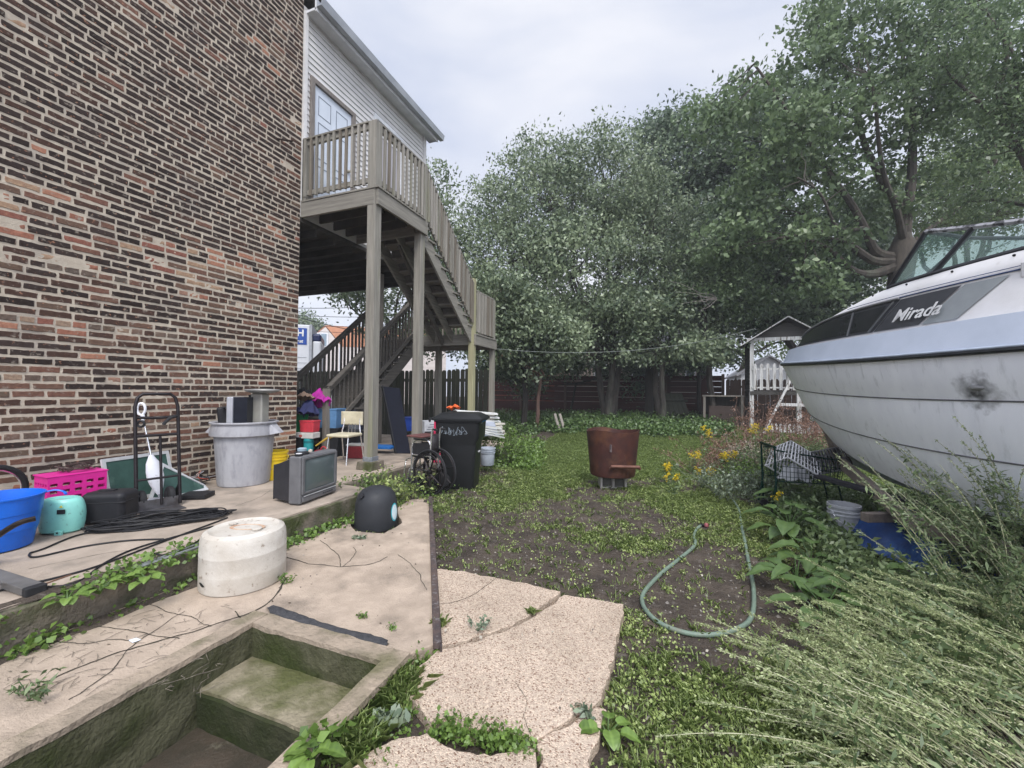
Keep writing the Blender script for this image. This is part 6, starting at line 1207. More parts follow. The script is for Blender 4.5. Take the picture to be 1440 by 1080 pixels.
# ================================================================ PLAYHOUSE
def playhouse():
    pw = wood('flaking_white_paint', (.58, .58, .57), (.34, .33, .31), 2, c3=(.16, .14, .12), s3=.9, lo3=.56, hi3=.62); dg = wood('dark_playhouse_boards', (.065, .06, .053), (.035, .032, .03), 0)
    f = D(1057, 560, 14); t = thing('playhouse', 'raised wooden playhouse with white railing and open gabled roof behind the boat bow', 'playhouse', (f.x, f.y, 0), R(-4)); W_, Dp, fz, ez, pk = 2.0, 1.7, 1.58, 3.3, 3.98
    for x in (0, W_):
        for y in (0, Dp): m = MB(); m.box((x, y, ez / 2), (.12, .12, ez)); m.build('post', pw if y == 0 else dg, t, bevel=.005)
    m = MB(); m.box((W_ / 2, Dp / 2, fz - .02), (W_ + .1, Dp + .1, .05)); m.build('floor', dg, t); m = MB(); m.box((W_ / 2, -.07, fz - .08), (W_ + .1, .03, .12)); m.build('floor_beam', dg, t)
    m = MB(); m.box((W_ / 2, -.07, fz + .72), (W_, .04, .05)); m.box((W_ / 2, -.07, fz + .10), (W_, .04, .05)); r = m.build('railing', pw, t)
    for i in range(11): m = MB(); m.add([(-.04 + .13 + i * .185 - .045, -.095, fz + .02), (.13 + i * .185 + .005, -.095, fz + .02), (.13 + i * .185 + .005, -.095, fz + .86), (.13 + i * .185 - .04, -.095, fz + .92), (.13 + i * .185 - .085, -.095, fz + .86)], [(0, 1, 2, 3, 4)]); m.build('picket', pw, r, solid=.015)
    m = MB()
    for i in range(16): m.box((-.05, Dp / 2, fz + .1 + i * .115), (.02, Dp, .10))
    m.build('side_wall', dg, t)
    m = MB(); m.box((W_ / 2, -.05, ez), (W_ + .3, .05, .11)); m.build('header', pw, t)
    for s in (0, 1): m = MB(); xe = -.35 if s == 0 else W_ + .35; m.add([(xe, -.25, ez - .22), (xe, Dp + .2, ez - .22), (W_ / 2, Dp + .2, pk), (W_ / 2, -.25, pk)], [(0, 1, 2, 3)]); m.build('roof', pm('dark_roof', (.04, .037, .035)), t, solid=.05)
    for s in (0, 1): m = MB(); xe = -.36 if s == 0 else W_ + .36; m.beam((xe, -.28, ez - .22), (W_ / 2, -.28, pk + .01), .03, .10, up=(0, 1, 0)) ; m.build('barge_board', pw, t)
    m = MB(); m.add([(.1, .0, ez + .06), (W_ - .1, .0, ez + .06), (W_ / 2, .0, pk - .12)], [(0, 1, 2)]); m.build('gable', dg, t, solid=.02)  # dark sheet across the open gable, painting the shade inside
    # swing A frame legs + ladder in front
    ap = Vector((1.05, -1.0, 2.15))
    a = thing('swing_frame', 'flaking white A-frame of sloping beams in front of the playhouse', 'A-frame', tuple(LOCM[t.name] @ Vector((1.05, -1.0, 0))), R(-4))
    for dx in (-.95, .85): m = MB(); m.beam((dx, -.2, 0), (0, 0, 2.15), .06, .12, up=(0, 1, 0)); m.build('leg', pw, a, bevel=.004)
    m = MB(); m.beam((-.46, -.14, 1.15), (.46, -.14, 1.15), .04, .09); m.build('crossbar', pw, a); m = MB(); m.box((.12, .05, 1.2), (.12, .12, 2.2)); m.build('centre_post', pw, a, bevel=.004); m = MB(); m.beam((0, 0, 2.12), (0, 1.0, 2.2), .09, .09); m.build('top_beam', pw, a)
    # lattice skirt, low white pickets
    k = thing('low_pickets', 'low row of white scalloped pickets half buried in dead brush below the playhouse', 'edging', tuple(LOCM[t.name] @ Vector((.3, -.9, .2))), R(-4))
    for i in range(14): m = MB(); m.add([(i * .12, 0, 0), (i * .12 + .09, 0, 0), (i * .12 + .09, 0, .30), (i * .12 + .045, 0, .36), (i * .12, 0, .30)], [(0, 1, 2, 3, 4)]); m.build('picket', pw, k, solid=.02)
    # low dark hutch to the left of the playhouse
    h = thing('rabbit_hutch', 'low dark wooden hutch with brown panel left of the playhouse', 'hutch', tuple(LOCM[t.name] @ Vector((-1.45, .4, .1))), R(-4)); m = MB(); m.box((.6, .4, 1.28), (1.35, .9, .05)); m.build('roof', wvd, h)
    for x in (0, 1.2):
        for y in (0, .8): m = MB(); m.box((x, y, .63), (.08, .08, 1.26)); m.build('post', wvd, h)
    m = MB(); m.box((.65, .02, .55), (1.0, .03, .75)); m.build('door_panel', pm('brown_ply', (.05, .032, .025)), h); m = MB(); m.box((.6, .8, .7), (1.15, .02, 1.1)); m.build('back_panel', fdk, h)
    return t
ph = playhouse()
c = G(1016, 598, .1); t = thing('vent_grille', 'weathered slatted wooden crate panel tipped in the grass', 'slatted panel', (c.x, c.y, gz(c.x, c.y)), R(10)); t.rotation_euler = (R(-14), 0, R(10)); LOCM[t.name] = I4
gw = wood('grey_slats', (.32, .29, .25), (.2, .18, .16), 0)
for i in range(7): m = MB(); m.box((0, 0, .06 + i * .085), (.62, .02, .055)); m.build('slat', gw, t)
for s in (-1, 1): m = MB(); m.box((s * .32, 0, .33), (.03, .06, .66)); m.build('side_frame', gw, t)
m = MB(); m.beam((.34, 0, .62), (.52, -.1, .0), .04, .08); m.build('brace', gw, t)
for k, (px, py, L, a, lab) in enumerate(((1190 - 25, 596, 1.4, 10, 'dark timber offcut lying in dead brush by the boat bow'), (1150, 600, 1.1, -15, 'upper dark timber offcut near the boat bow'), (775, 592, 1.6, 12, 'thin plank lying among ivy near the left trunk'))):
    c = G(px, py, .15); m = MB(); m.box((0, 0, 0), (L, .12, .06)); o = m.build('timber', wvd, bevel=.005); o.location = (c.x, c.y, gz(c.x, c.y) + .12 + .1 * (k == 1)); o.rotation_euler = (0, R(4), R(a)); tag(o, lab, 'timber')
for k in range(2):
    c = D(788 + k * 7, 580, 13.5); m = MB(); m.beam((0, 0, 0), (-.22, .12, .62), .10, .03); o = m.build('grey_stake', gw); o.location = (c.x, c.y, gz(c.x, c.y)); tag(o, ['left of two grey slats leaning in the ivy', 'right of two grey slats leaning in the ivy'][k], 'slat', 'grey slats in the ivy')
# ================================================================ TREES
bark = pm('grey_bark', (.105, .09, .075), (.05, .044, .038), 6, .95, .012, 14, stretch=(1, 1, .25), c3=(.13, .135, .10), s3=2); barkd = pm('dark_bark', (.05, .043, .036), (.025, .022, .02), 6, .95, .01, 14, stretch=(1, 1, .25))
LM = {'apple': leafmat('leaf_grey_green', (.060, .095, .055), (.29, .35, .205), .25), 'maple': leafmat('leaf_mid_green', (.06, .10, .05), (.23, .31, .15), .4), 'dark': leafmat('leaf_dark', (.04, .068, .04), (.16, .22, .125), .3), 'bright': leafmat('leaf_yellow_green', (.075, .12, .038), (.20, .27, .09), .35)}
def limb(m, a, b, r0, r1, wob=.15, n=8, sag=0):
    a, b = Vector(a), Vector(b); L = (b - a).length; P = []; sd = rnd.uniform(0, 99)
    for i in range(n + 1):
        t = i / n; p = a.lerp(b, t) + Vector((noise.noise((t * 3, sd, 0)), noise.noise((t * 3, sd, 5)), noise.noise((t * 3, sd, 9)) * .6)) * wob * L * math.sin(math.pi * t) * .9 + Vector((0, 0, sag * L * math.sin(math.pi * t))); P.append(p)
    m.tube(P, [r0 + (r1 - r0) * (i / n) ** .8 for i in range(n + 1)], 7 if r0 > .03 else 5); return P
def tree(name, lab, base, fork, clumps, nclu, per, leaf, kind='apple', r0=.16, spread=.32, stems=1, br=bark, group=None, seed=1, hollow=.45, limbs_to=None, aspect=.5, flat=.6):
    global rnd, rng
    rnd = random.Random(seed); rng = np.random.default_rng(seed)
    t = thing(name, lab, 'tree', (base[0], base[1], base[2] - .05), 0, group)
    vol = [(c[3] * c[4] * c[5]) for c in clumps]; tot = sum(vol); C = []; 
    for c, v in zip(clumps, vol):
        k = max(3, int(nclu * v / tot)); q = 0
        while q < k:
            d = rng.normal(size=3); d /= np.linalg.norm(d); r = rng.uniform(hollow, 1.06) ** .8
            p = np.array(c[:3]) + d * r * np.array(c[3:6])
            if noise.noise(Vector(p * .75) + Vector((seed, 0, 0))) < -.22: 
                if rng.random() < .8: q += .35; continue
            C.append(p); q += 1
    C = np.array(C); m = MB()
    F = Vector(fork); bs = Vector(base) - Vector((0, 0, .15))
    if stems == 1: limb(m, bs, F, r0, r0 * .72, .05); m.tube([bs, bs + Vector((0, 0, .35))], [r0 * 1.45, r0 * 1.0], 9)
    else:
        for i in range(stems): a = 2 * math.pi * i / stems + seed; limb(m, bs + Vector((.12 * math.cos(a), .12 * math.sin(a), 0)), F + Vector((.55 * math.cos(a), .55 * math.sin(a), rnd.uniform(-.2, .3))), r0 * rnd.uniform(.6, .9), r0 * .5, .045)
    nodes = []
    mains = []
    for c in clumps:
        e = Vector(c[:3]); P = limb(m, F + Vector((rnd.uniform(-.2, .2), rnd.uniform(-.2, .2), 0)), e, r0 * .5, r0 * .14, .12, 10); mains += P[3:]
    idx = rng.choice(len(C), min(len(C), max(40, len(C) // 4)), replace=False); MN = np.array([tuple(p) for p in mains])
    for i in idx:
        j = int(np.argmin(((MN - C[i]) ** 2).sum(1) + (MN[:, 2] > C[i][2]) * 2)); limb(m, mains[j], C[i], r0 * .11, r0 * .02, .2, 5)
    m.build('trunk', br, t, True, world=True)
    cl = rng.uniform(.1, .9, len(C)); n = len(C) * per
    loc = np.repeat(C, per, 0) + rng.normal(size=(n, 3)) * np.array([spread, spread, spread * flat]) * np.repeat(rng.uniform(.6, 1.3, len(C)), per)[:, None]
    V, Fc, vv = leafarr(loc, leaf, .42, aspect, val=np.repeat(cl, per) * .95 + .02)
    off = np.array(t.location); npmesh('crown', V - off, Fc, LM[kind], t, vv)
    return t
def CL(px, py, d, rx, rz, ry=None): p = D(px, py, d); return (p.x, p.y, p.z, rx, ry or rx, rz)
def BP(px, py, d): p = D(px, py, d); return (p.x, p.y, gz(p.x, p.y))
# big grey-green tree in the centre
b = BP(855, 588, 17); tree('fruit_tree', 'largest grey-green tree with several stems in the middle of the back yard', b, D(858, 505, 17), [CL(770, 300, 17, 2.8, 2.6), CL(850, 270, 17.5, 2.7, 2.7), CL(720, 370, 16, 2.2, 2.0), CL(810, 390, 16, 3.0, 2.0), CL(910, 340, 17, 2.4, 2.4), CL(760, 230, 18, 1.5, 1.2), CL(850, 460, 16, 1.9, .9), CL(940, 400, 16.5, 1.7, 1.9), CL(690, 300, 17.5, 1.5, 1.6), CL(750, 450, 15.5, 1.8, 1.2), CL(800, 490, 15.2, 1.4, .6), CL(870, 495, 15.5, 1.3, .5), CL(740, 505, 15, 1.2, .5)], 1750, 40, .145, 'apple', .22, .30, stems=3, seed=3)
b = BP(930, 582, 16); tree('fruit_tree', 'smaller tree with a forked trunk right of the largest grey-green tree', b, D(925, 515, 16), [CL(900, 440, 15.5, 1.5, 1.0), CL(960, 430, 15.5, 1.4, 1.1), CL(930, 485, 15, 1.5, .7), CL(985, 490, 15, 1.1, .6)], 460, 40, .15, 'apple', .17, .28, stems=2, seed=5)
b = BP(754, 590, 14); tree('young_tree', 'slim reddish stemmed tree beside the far end of the landing', b, D(760, 530, 14), [CL(735, 455, 13.5, 1.3, 1.1), CL(700, 420, 13, 1.1, 1.2), CL(780, 480, 14, 1.2, .8), CL(690, 485, 13.5, 1.0, .7), CL(735, 510, 13.5, .9, .4)], 420, 40, .14, 'apple', .075, .26, seed=8, br=pm('reddish_bark', (.13, .07, .05), (.07, .045, .035)))
b = BP(737, 600, 14.5); tree('young_tree', 'dark straight stemmed tree just right of the landing posts', b, D(739, 520, 14.5), [CL(725, 500, 14.5, 1.2, .7), CL(760, 510, 15, 1.0, .5)], 120, 40, .11, 'dark', .12, .25, seed=9, br=barkd)
# tree behind the stair
b = BP(545, 560, 15); tree('yard_tree', 'leafy tree standing behind the deck stairs', b, D(550, 500, 15), [CL(610, 270, 14.5, .8, 1.0), CL(590, 340, 14.5, 1.4, 1.4), CL(530, 400, 14, 1.4, 1.0), CL(500, 430, 13.5, .9, .5), CL(480, 415, 13.5, .8, .25), CL(640, 330, 15, 1.0, 1.5), CL(540, 460, 14.5, .8, .6), CL(640, 420, 15, 1.2, 1.3), CL(600, 470, 15, 1.1, .8)], 420, 34, .13, 'apple', .13, .28, seed=12)
b = BP(435, 560, 38); tree('distant_tree', 'small distant tree above the truck', b, D(435, 500, 38), [CL(430, 460, 38, 1.6, 1.3), CL(448, 468, 38, 1.0, .8)], 70, 40, .22, 'apple', .2, .4, seed=13)
# tall dark trees behind
b = BP(985, 580, 20); tree('tall_tree', 'tall dark tree with dense crown behind the central tree', b, D(985, 440, 20), [CL(960, 230, 23, 3.0, 3.0), CL(930, 190, 23, 1.6, 1.3), CL(1040, 250, 22, 3.0, 3.5), CL(1080, 190, 21, 2.8, 2.6), CL(1000, 350, 21, 3.0, 2.6), CL(930, 300, 23, 2.4, 2.2)], 1300, 38, .23, 'dark', .28, .42, seed=21, br=barkd)
b = BP(1005, 590, 15); tree('slim_tree', 'slim dark trunk rising between the leaning panel and the playhouse', b, D(990, 430, 15), [CL(1000, 400, 15, 1.4, 1.1), CL(1040, 420, 15, 1.2, .8)], 170, 42, .13, 'maple', .12, .3, seed=22, br=barkd)
b = BP(1195, 560, 19); tree('back_tree', 'broad tree behind the playhouse with low hanging leaves', b, D(1100, 470, 19), [CL(1100, 400, 18, 2.2, 1.8), CL(1050, 360, 19, 2.2, 2.2), CL(1160, 380, 17, 2.0, 1.7), CL(1190, 330, 18, 2.2, 2.0), CL(1090, 450, 16.5, 1.7, .7), CL(1150, 430, 16, 1.4, .7), CL(1010, 440, 19, 1.4, 1.2)], 1050, 40, .18, 'dark', .22, .34, seed=23, br=barkd)
# the big maple: explicit limbs
def maple():
    global rnd, rng
    rnd = random.Random(31); rng = np.random.default_rng(31); dd = 13.5
    base = BP(1262, 600, dd); t = thing('maple_tree', 'huge spreading tree with a gnarled trunk and low limbs behind the boat', 'tree', (base[0], base[1], base[2] - .05)); m = MB(); N = []
    def ln(pts, r0, r1, n=6):
        P = smooth_path([D(*p) for p in pts], n); k = len(P) - 1; m.tube([p + Vector((noise.noise(p * .9), noise.noise(p * .9 + Vector((9, 0, 0))), 0)) * .05 for p in P], [r0 + (r1 - r0) * (i / k) ** .8 for i in range(k + 1)], 8); N.extend(P[2:])
    m.tube([D(1262, 640, dd), D(1262, 560, dd), D(1262, 460, dd), D(1260, 430, dd), D(1263, 405, dd), D(1265, 385, dd), D(1267, 360, dd), D(1270, 342, dd), D(1272, 330, dd), D(1272, 322, dd)], [.50, .40, .36, .33, .31, .31, .32, .29, .20, .04], 16); m.v = [tuple(Vector(q) + Vector((noise.noise(Vector(q) * 2.2), noise.noise(Vector(q) * 2.2 + Vector((5, 0, 0))), 0)) * .14 + Vector((noise.noise(Vector(q) * 6), noise.noise(Vector(q) * 6 + Vector((5, 0, 0))), 0)) * .05) for q in m.v]
    ln([(1258, 375, dd), (1230, 385, dd), (1200, 380, dd - .2), (1165, 350, dd - .5), (1120, 330, dd - .8)], .19, .03); ln([(1255, 368, dd), (1225, 365, dd), (1190, 340, dd - .3), (1165, 335, dd - .3), (1130, 300, dd - .5)], .17, .04)
    ln([(1258, 362, dd), (1230, 352, dd), (1215, 320, dd - .2), (1185, 270, dd - .4), (1140, 205, dd - .6), (1110, 160, dd - .7), (1060, 90, dd - 1)], .17, .03); ln([(1270, 345, dd), (1268, 300, dd), (1240, 255, dd), (1215, 200, dd), (1195, 120, dd + .3), (1170, 60, dd + .4), (1150, 20, dd + .4)], .17, .03)
    ln([(1272, 345, dd), (1278, 290, dd), (1285, 220, dd), (1282, 150, dd - .2), (1290, 100, dd - .3), (1310, 40, dd - .4), (1305, -60, dd - .5)], .18, .05); ln([(1272, 345, dd), (1262, 300, dd - .4), (1245, 250, dd - .8), (1235, 190, dd - 1.2), (1225, 110, dd - 1.5)], .13, .03)
    ln([(1282, 150, dd - .2), (1270, 90, dd - .2), (1262, 20, dd), (1240, -50, dd)], .08, .03); ln([(1275, 350, dd), (1310, 320, dd - .3), (1350, 290, dd - .6), (1400, 230, dd - 1)], .12, .03); ln([(1215, 320, dd - .2), (1180, 320, dd - 1), (1150, 270, dd - 1.5), (1120, 250, dd - 2)], .07, .02); ln([(1185, 270, dd - .4), (1130, 240, dd - .2), (1080, 200, dd)], .07, .02)
    clumps = [CL(1010, 160, 13.5, 1.2, 1.0), CL(1070, 180, 13, 1.6, 1.2), CL(1120, 110, 13, 1.6, 1.3), CL(1170, 40, 13, 1.7, 1.2), CL(1140, 200, 12.5, 1.5, 1.1), CL(1200, 160, 13, 1.6, 1.2), CL(1260, 70, 13, 1.8, 1.4), CL(1330, 40, 12.5, 1.9, 1.4), CL(1300, 160, 13, 1.4, .9), CL(1230, 230, 13.5, 1.3, .8), CL(1120, 270, 13, 1.5, .9), CL(1060, 260, 13.5, 1.5, 1.1), CL(1160, 330, 13, 1.2, .8), CL(1100, 340, 13.5, 1.6, 1.0), CL(1030, 340, 13.5, 1.2, 1.1), CL(1220, -20, 13, 1.8, 1.0), CL(1350, 150, 13, 1.5, 1.0), CL(1400, 90, 12.5, 1.6, 1.2), CL(1340, 240, 13.5, 1.6, .9), CL(1210, 300, 14, 1.2, .7), CL(1130, 400, 13.5, 1.5, .7)]
    C = []
    for c in clumps:
        k = int(17 * c[3] * c[5])
        for _ in range(k):
            d = rng.normal(size=3); d /= np.linalg.norm(d); p = np.array(c[:3]) + d * rng.uniform(.2, 1.1) ** .7 * np.array(c[3:6]); C.append(p)
    C = np.array(C); MN = np.array([tuple(p) for p in N])
    for i in range(0, len(C), 3): j = int(np.argmin(((MN - C[i]) ** 2).sum(1))); limb(m, N[j], C[i], .022, .005, .18, 5)
    m.build('trunk', bark, t, True, world=True)
    per = 44; n = len(C) * per; dr = rng.normal(size=(len(C), 3)); dr[:, 2] *= .25; dr /= np.linalg.norm(dr, axis=1)[:, None]; dr = np.repeat(dr, per, 0)
    loc = np.repeat(C, per, 0) + dr * rng.normal(size=(n, 1)) * .34 + rng.normal(size=(n, 3)) * np.array([.17, .17, .10])
    V, Fc, vv = leafarr(loc, .17, .5, .62, val=np.repeat(rng.uniform(.1, .9, len(C)), per) * .6 + .2); npmesh('crown', V - np.array(t.location), Fc, LM['maple'], t, vv)
maple()
b = BP(1560, 560, 9.5); tree('right_tree', 'near tree at the right edge with limbs crossing the upper corner', b, D(1500, 300, 9.5), [CL(1420, 60, 9.5, 1.2, 1.0), CL(1440, 180, 9.5, 1.0, .7), CL(1380, 0, 10, 1.1, .8), CL(1400, 280, 11, 1.2, .6), CL(1500, 120, 9, 1.4, 1.2), CL(1330, 100, 10.5, 1.0, .5)], 300, 46, .11, 'maple', .2, .28, seed=41)
b = BP(1330, 560, 22); tree('bright_tree', 'yellow-green tree far behind the boat windshield', b, D(1340, 420, 22), [CL(1330, 280, 21, 3.2, 2.2), CL(1420, 270, 20, 3.2, 2.4), CL(1250, 310, 24, 3.4, 2.4), CL(1390, 180, 22, 3.2, 2.2), CL(1180, 420, 24, 3, 1.6), CL(1480, 180, 21, 3, 3)], 900, 40, .19, 'bright', .3, .5, seed=43)
b = BP(1020, 560, 34); tree('bright_tree', 'yellow-green foliage far off between the fence and playhouse', b, D(1050, 500, 34), [CL(1040, 470, 34, 3, 2.4), CL(1120, 470, 32, 3, 2.2), CL(960, 460, 36, 4, 2.5)], 260, 40, .26, 'bright', .3, .55, seed=44)
b = BP(680, 560, 24); tree('back_tree', 'dark tree filling the gap behind the landing and the red fence', b, D(690, 500, 24), [CL(660, 430, 24, 3.0, 2.4), CL(730, 470, 23, 2.6, 1.6), CL(620, 470, 23, 2.4, 1.2), CL(800, 460, 23, 2.6, 1.6)], 480, 40, .22, 'dark', .2, .42, seed=45, br=barkd)
b = BP(800, 575, 19.2); tree('back_thicket', 'dark leafy thicket hanging low before the red fence', b, D(810, 540, 19.2), [CL(705, 522, 18.8, 1.3, .45), CL(790, 512, 18.8, 1.5, .42), CL(880, 518, 18.8, 1.3, .4), CL(950, 512, 18.6, 1.3, .5), CL(1005, 505, 18.5, .9, .5), CL(740, 545, 18.6, .7, .35), CL(900, 548, 18.6, .6, .3)], 300, 40, .15, 'dark', .06, .28, seed=61, br=barkd)
# extra bare dark trunks by the leaning panel
for k, (px, w_, lab) in enumerate(((912, .2, 'thick dark trunk with ivy behind the leaning panel'), (983, .1, 'thin dark trunk directly left of the slim trunk'), (940, .12, 'dark trunk behind the forked tree'))):
    b = BP(px, 585, 17 + k); t = thing('bare_trunk', lab, 'tree trunk', b); m = MB(); limb(m, Vector(b) - Vector((0, 0, .2)), D(px + 4, 440, 17 + k), w_, w_ * .7, .04); m.build('trunk', barkd, t, True, world=True); m = MB(); limb(m, D(px, 500, 17 + k), D(px + 30, 450, 17 + k), w_ * .4, w_ * .2, .1); m.build('branch', barkd, t, True, world=True)
# dead twiggy branch
t = thing('dead_branch', 'bare pale twiggy branch hanging at the right side of the central tree', 'branch', tuple(D(985, 408, 14))); m = MB(); rnd = random.Random(5)
for k in range(7): P = limb(m, D(1010, 420, 14), D(940 + k * 9, 395 + 12 * (k % 3) + 4 * k, 13.6), .012, .004, .2, 6); limb(m, P[3], P[3] + Vector((rnd.uniform(-.4, .2), 0, rnd.uniform(-.4, .4))), .006, .003, .2, 4)
m.build('twigs', pm('pale_twig', (.28, .25, .23)), t, True, world=True)

# ================================================================ GROUND COVER
rng = np.random.default_rng(77); rnd = random.Random(77)
GM = {'clover': leafmat('clover_leaf', (.12, .17, .045), (.44, .52, .18), .3), 'grass': leafmat('grass_blade', (.12, .18, .045), (.40, .50, .17), .4), 'ivy': leafmat('ivy_leaf', (.035, .075, .022), (.13, .20, .06), .2), 'litter': leafmat('litter', (.09, .065, .045), (.34, .31, .25), 0), 'burdock': leafmat('burdock_leaf', (.055, .105, .03), (.12, .19, .06), .3), 'mug': leafmat('mugwort_leaf', (.22, .27, .12), (.50, .56, .29), .3), 'mugg': leafmat('mugwort_green_seed', (.10, .14, .07), (.32, .37, .22), .25), 'mugd': leafmat('mugwort_lower_leaf', (.06, .10, .038), (.20, .26, .12), .3), 'brown': leafmat('dead_leaf', (.10, .045, .028), (.27, .16, .11), .1), 'gold': leafmat('goldenrod_flower', (.50, .36, .01), (.85, .66, .03), .2), 'weed': leafmat('weed_leaf', (.065, .12, .022), (.20, .31, .07), .3), 'pale': leafmat('dusty_leaf', (.10, .14, .09), (.25, .30, .20), .2)}
def inpoly(x, y, poly):
    c = False; j = len(poly) - 1
    for i in range(len(poly)):
        a, b = poly[i], poly[j]
        if (a[1] > y) != (b[1] > y) and x < (b[0] - a[0]) * (y - a[1]) / (b[1] - a[1]) + a[0]: c = not c
        j = i
    return c
solids = [sl, [(q[0], q[1]) for q in W((616, 905), (612, 799), (658, 804), (793, 833), (877, 849), (871, 886), (857, 943), (846, 981), (832, 1060), (740, 1120), (430, 1180), (440, 1100), (550, 1035), (568, 971))], [(-9, -2), (-3.3, -2), (-3.3, 9), (-9, 9)], [(-2.45, -2), (-1.25, -2), (-1.25, 1.85), (-2.45, 1.85)]]
def blocked(x, y): return any(inpoly(x, y, p) for p in solids)
def dens(x, y):
    v = noise.noise((x * .75 + 3, y * .75, 1)) * .7 + noise.noise((x * 2.2, y * 2.2, 4)) * .45 + noise.noise((x * 7, y * 7, 2)) * .22
    d = v + .17 - .20 * (1 - sstep(3.2, 5.5, y))
    d += .55 * sstep(6.8, 9.5, y) + .35 * sstep(5.6, 8, y) * (x > -.6)       # greener lawn further back
    bare = math.exp(-(((x + 1.6) / .9) ** 2 + ((y - 4.7) / 1.1) ** 2)); d -= .42 * bare
    d -= .5 * math.exp(-(((x - .55) / .5) ** 2 + ((y - 3.6) / .8) ** 2))
    d += .45 * math.exp(-(((x - .55) / .5) ** 2 + ((y - 2.0) / .6) ** 2)) + .2 * math.exp(-(((x + .2) / .25) ** 2 + ((y - 2.4) / .8) ** 2))
    d -= .45 * math.exp(-(((x - 1.1) / .35) ** 2 + ((y - 2.2) / 1.0) ** 2))
    return d
def scatter_cover():
    out_c = []; out_g = []; out_l = []; tries = 0
    n = 0
    while n < 90000 and tries < 600000:
        tries += 1; r = rnd.random() ** 1.15; y = .9 + 15.5 * r; x = rnd.uniform(-3.3, min(5.5, 1.6 + y * .35))
        if y < 9 and x < -2.5 and y < 2: continue
        d = dens(x, y)
        if rnd.random() > max(.07, sstep(-.16, .5, d)) * (1 + .0 * d): continue
        if blocked(x, y): continue
        n += 1; z = gz(x, y); far = sstep(5, 12, y)
        if rnd.random() < .62 - .35 * far: out_c.append((x, y, z, far))
        else: out_g.append((x, y, z, far))
    C = np.array(out_c); k = 6; P = np.repeat(C[:, :3], k, 0); f = np.repeat(C[:, 3], k); P[:, :2] += rng.normal(size=(len(P), 2)) * (.018 + .02 * f)[:, None]; P[:, 2] += rng.uniform(.004, .028, len(P))
    V, F, vv = leafarr(P, .016 + .022 * f, .9, .85, val=np.repeat(rng.uniform(.2, .8, len(C)), k)); o = npmesh('clover_cover', V, F, GM['clover'], v=vv); tag(o, 'low clover and broad weed leaves over the bare soil', 'ground cover', kind='stuff')
    C = np.array(out_g); k = 8; n = len(C) * k; P = np.repeat(C[:, :3], k, 0); f = np.repeat(C[:, 3], k); P[:, :2] += rng.normal(size=(n, 2)) * (.02 + .02 * f)[:, None]
    a = rng.uniform(0, 2 * np.pi, n); h = rng.uniform(.018, .055, n) * (1 + .5 * f); lean = rng.uniform(.3, 1.3, n)[:, None]; d = np.stack([np.cos(a), np.sin(a), 0 * a], 1); s = np.stack([-np.sin(a), np.cos(a), 0 * a], 1) * (.0022 + .0035 * f)[:, None]
    up_ = np.array([0, 0, 1.0]); mid = P + up_ * h[:, None] * .6 + d * h[:, None] * .3 * lean; tip = P + up_ * h[:, None] * .85 + d * h[:, None] * 1.0 * lean
    V = np.stack([P - s, P + s, mid + s, tip, mid - s], 1).reshape(-1, 3); F = np.arange(5 * n).reshape(n, 5); vv = np.repeat(rng.uniform(0, 1, n), 5); o = npmesh('lawn_grass', V, F, GM['grass'], v=vv); tag(o, 'short patchy lawn grass over the yard', 'grass', kind='stuff')
    # litter: dry leaves and pale chips
    L = []
    while len(L) < 9000:
        y = .9 + 11 * rnd.random() ** 1.4; x = rnd.uniform(-3.2, 3)
        if blocked(x, y) and rnd.random() > .10: continue
        z = gz(x, y) + .006
        if blocked(x, y): z = (PZ if x < -3.3 else SZ) + .004
        if PX0 - .15 < x < PX1 + .15 and y < PY1 + .1: continue
        L.append((x, y, z))
    L = np.array(L); V, F, vv = leafarr(L, rng.uniform(.006, .022, len(L)) ** 1.0, .92, .7); o = npmesh('leaf_litter', V, F, GM['litter'], v=vv ** 2.2); tag(o, 'scattered dry leaf bits and pale chips on the soil', 'leaf litter', kind='stuff')
scatter_cover()
def stones():
    V = []; F = []; n = 0
    while n < 2200:
        y = 1 + 9 * rnd.random() ** 1.5; x = rnd.uniform(-3.1, 2.6)
        if blocked(x, y): continue
        r = rnd.uniform(.003, .011) * (1 + (rnd.random() < .05)); z = gz(x, y) + r * .3; k = len(V); a0 = rnd.uniform(0, 6)
        V += [(x, y, z + r * .7)] + [(x + r * rnd.uniform(.7, 1.3) * math.cos(a0 + i * 1.2566), y + r * rnd.uniform(.7, 1.3) * math.sin(a0 + i * 1.2566), z - r * .2) for i in range(5)]
        F += [(k, k + 1 + i, k + 1 + (i + 1) % 5) for i in range(5)]; n += 1
    o = npmesh('pebbles', np.array(V), np.array(F), pm('pebble_stone', (.22, .20, .18), (.09, .08, .07), 30, .8)); tag(o, 'small pebbles scattered in the bare soil', 'pebbles', kind='stuff')
stones()
def mass(name, lab, pts_fn, n, size, mat, hgt, aspect=.8, up=.55, per=7, sp=.09):
    C = np.array([pts_fn() for _ in range(n)]); P = np.repeat(C, per, 0); P += rng.normal(size=P.shape) * np.array([sp, sp, sp * .6]); P[:, 2] += rng.uniform(0, 1, len(P)) ** 1.3 * np.repeat(rng.uniform(.3, 1, n), per) * hgt
    V, F, vv = leafarr(P, size, up, aspect, val=np.repeat(rng.uniform(.15, .85, n), per)); o = npmesh(name, V, F, mat, v=vv); return tag(o, lab, 'ground cover', kind='stuff')
def ivy_pt():
    while True:
        p = D(rnd.uniform(690, 1030), 585, rnd.uniform(12.2, 19)); x, y = p.x, p.y; lim = 13.2 + 1.0 * noise.noise((x * .8, 0, 3))
        if y > lim - .8 * (x < -4) and noise.noise((x * .9, y * .9, 7)) > -.45: return (x, y, gz(x, y))
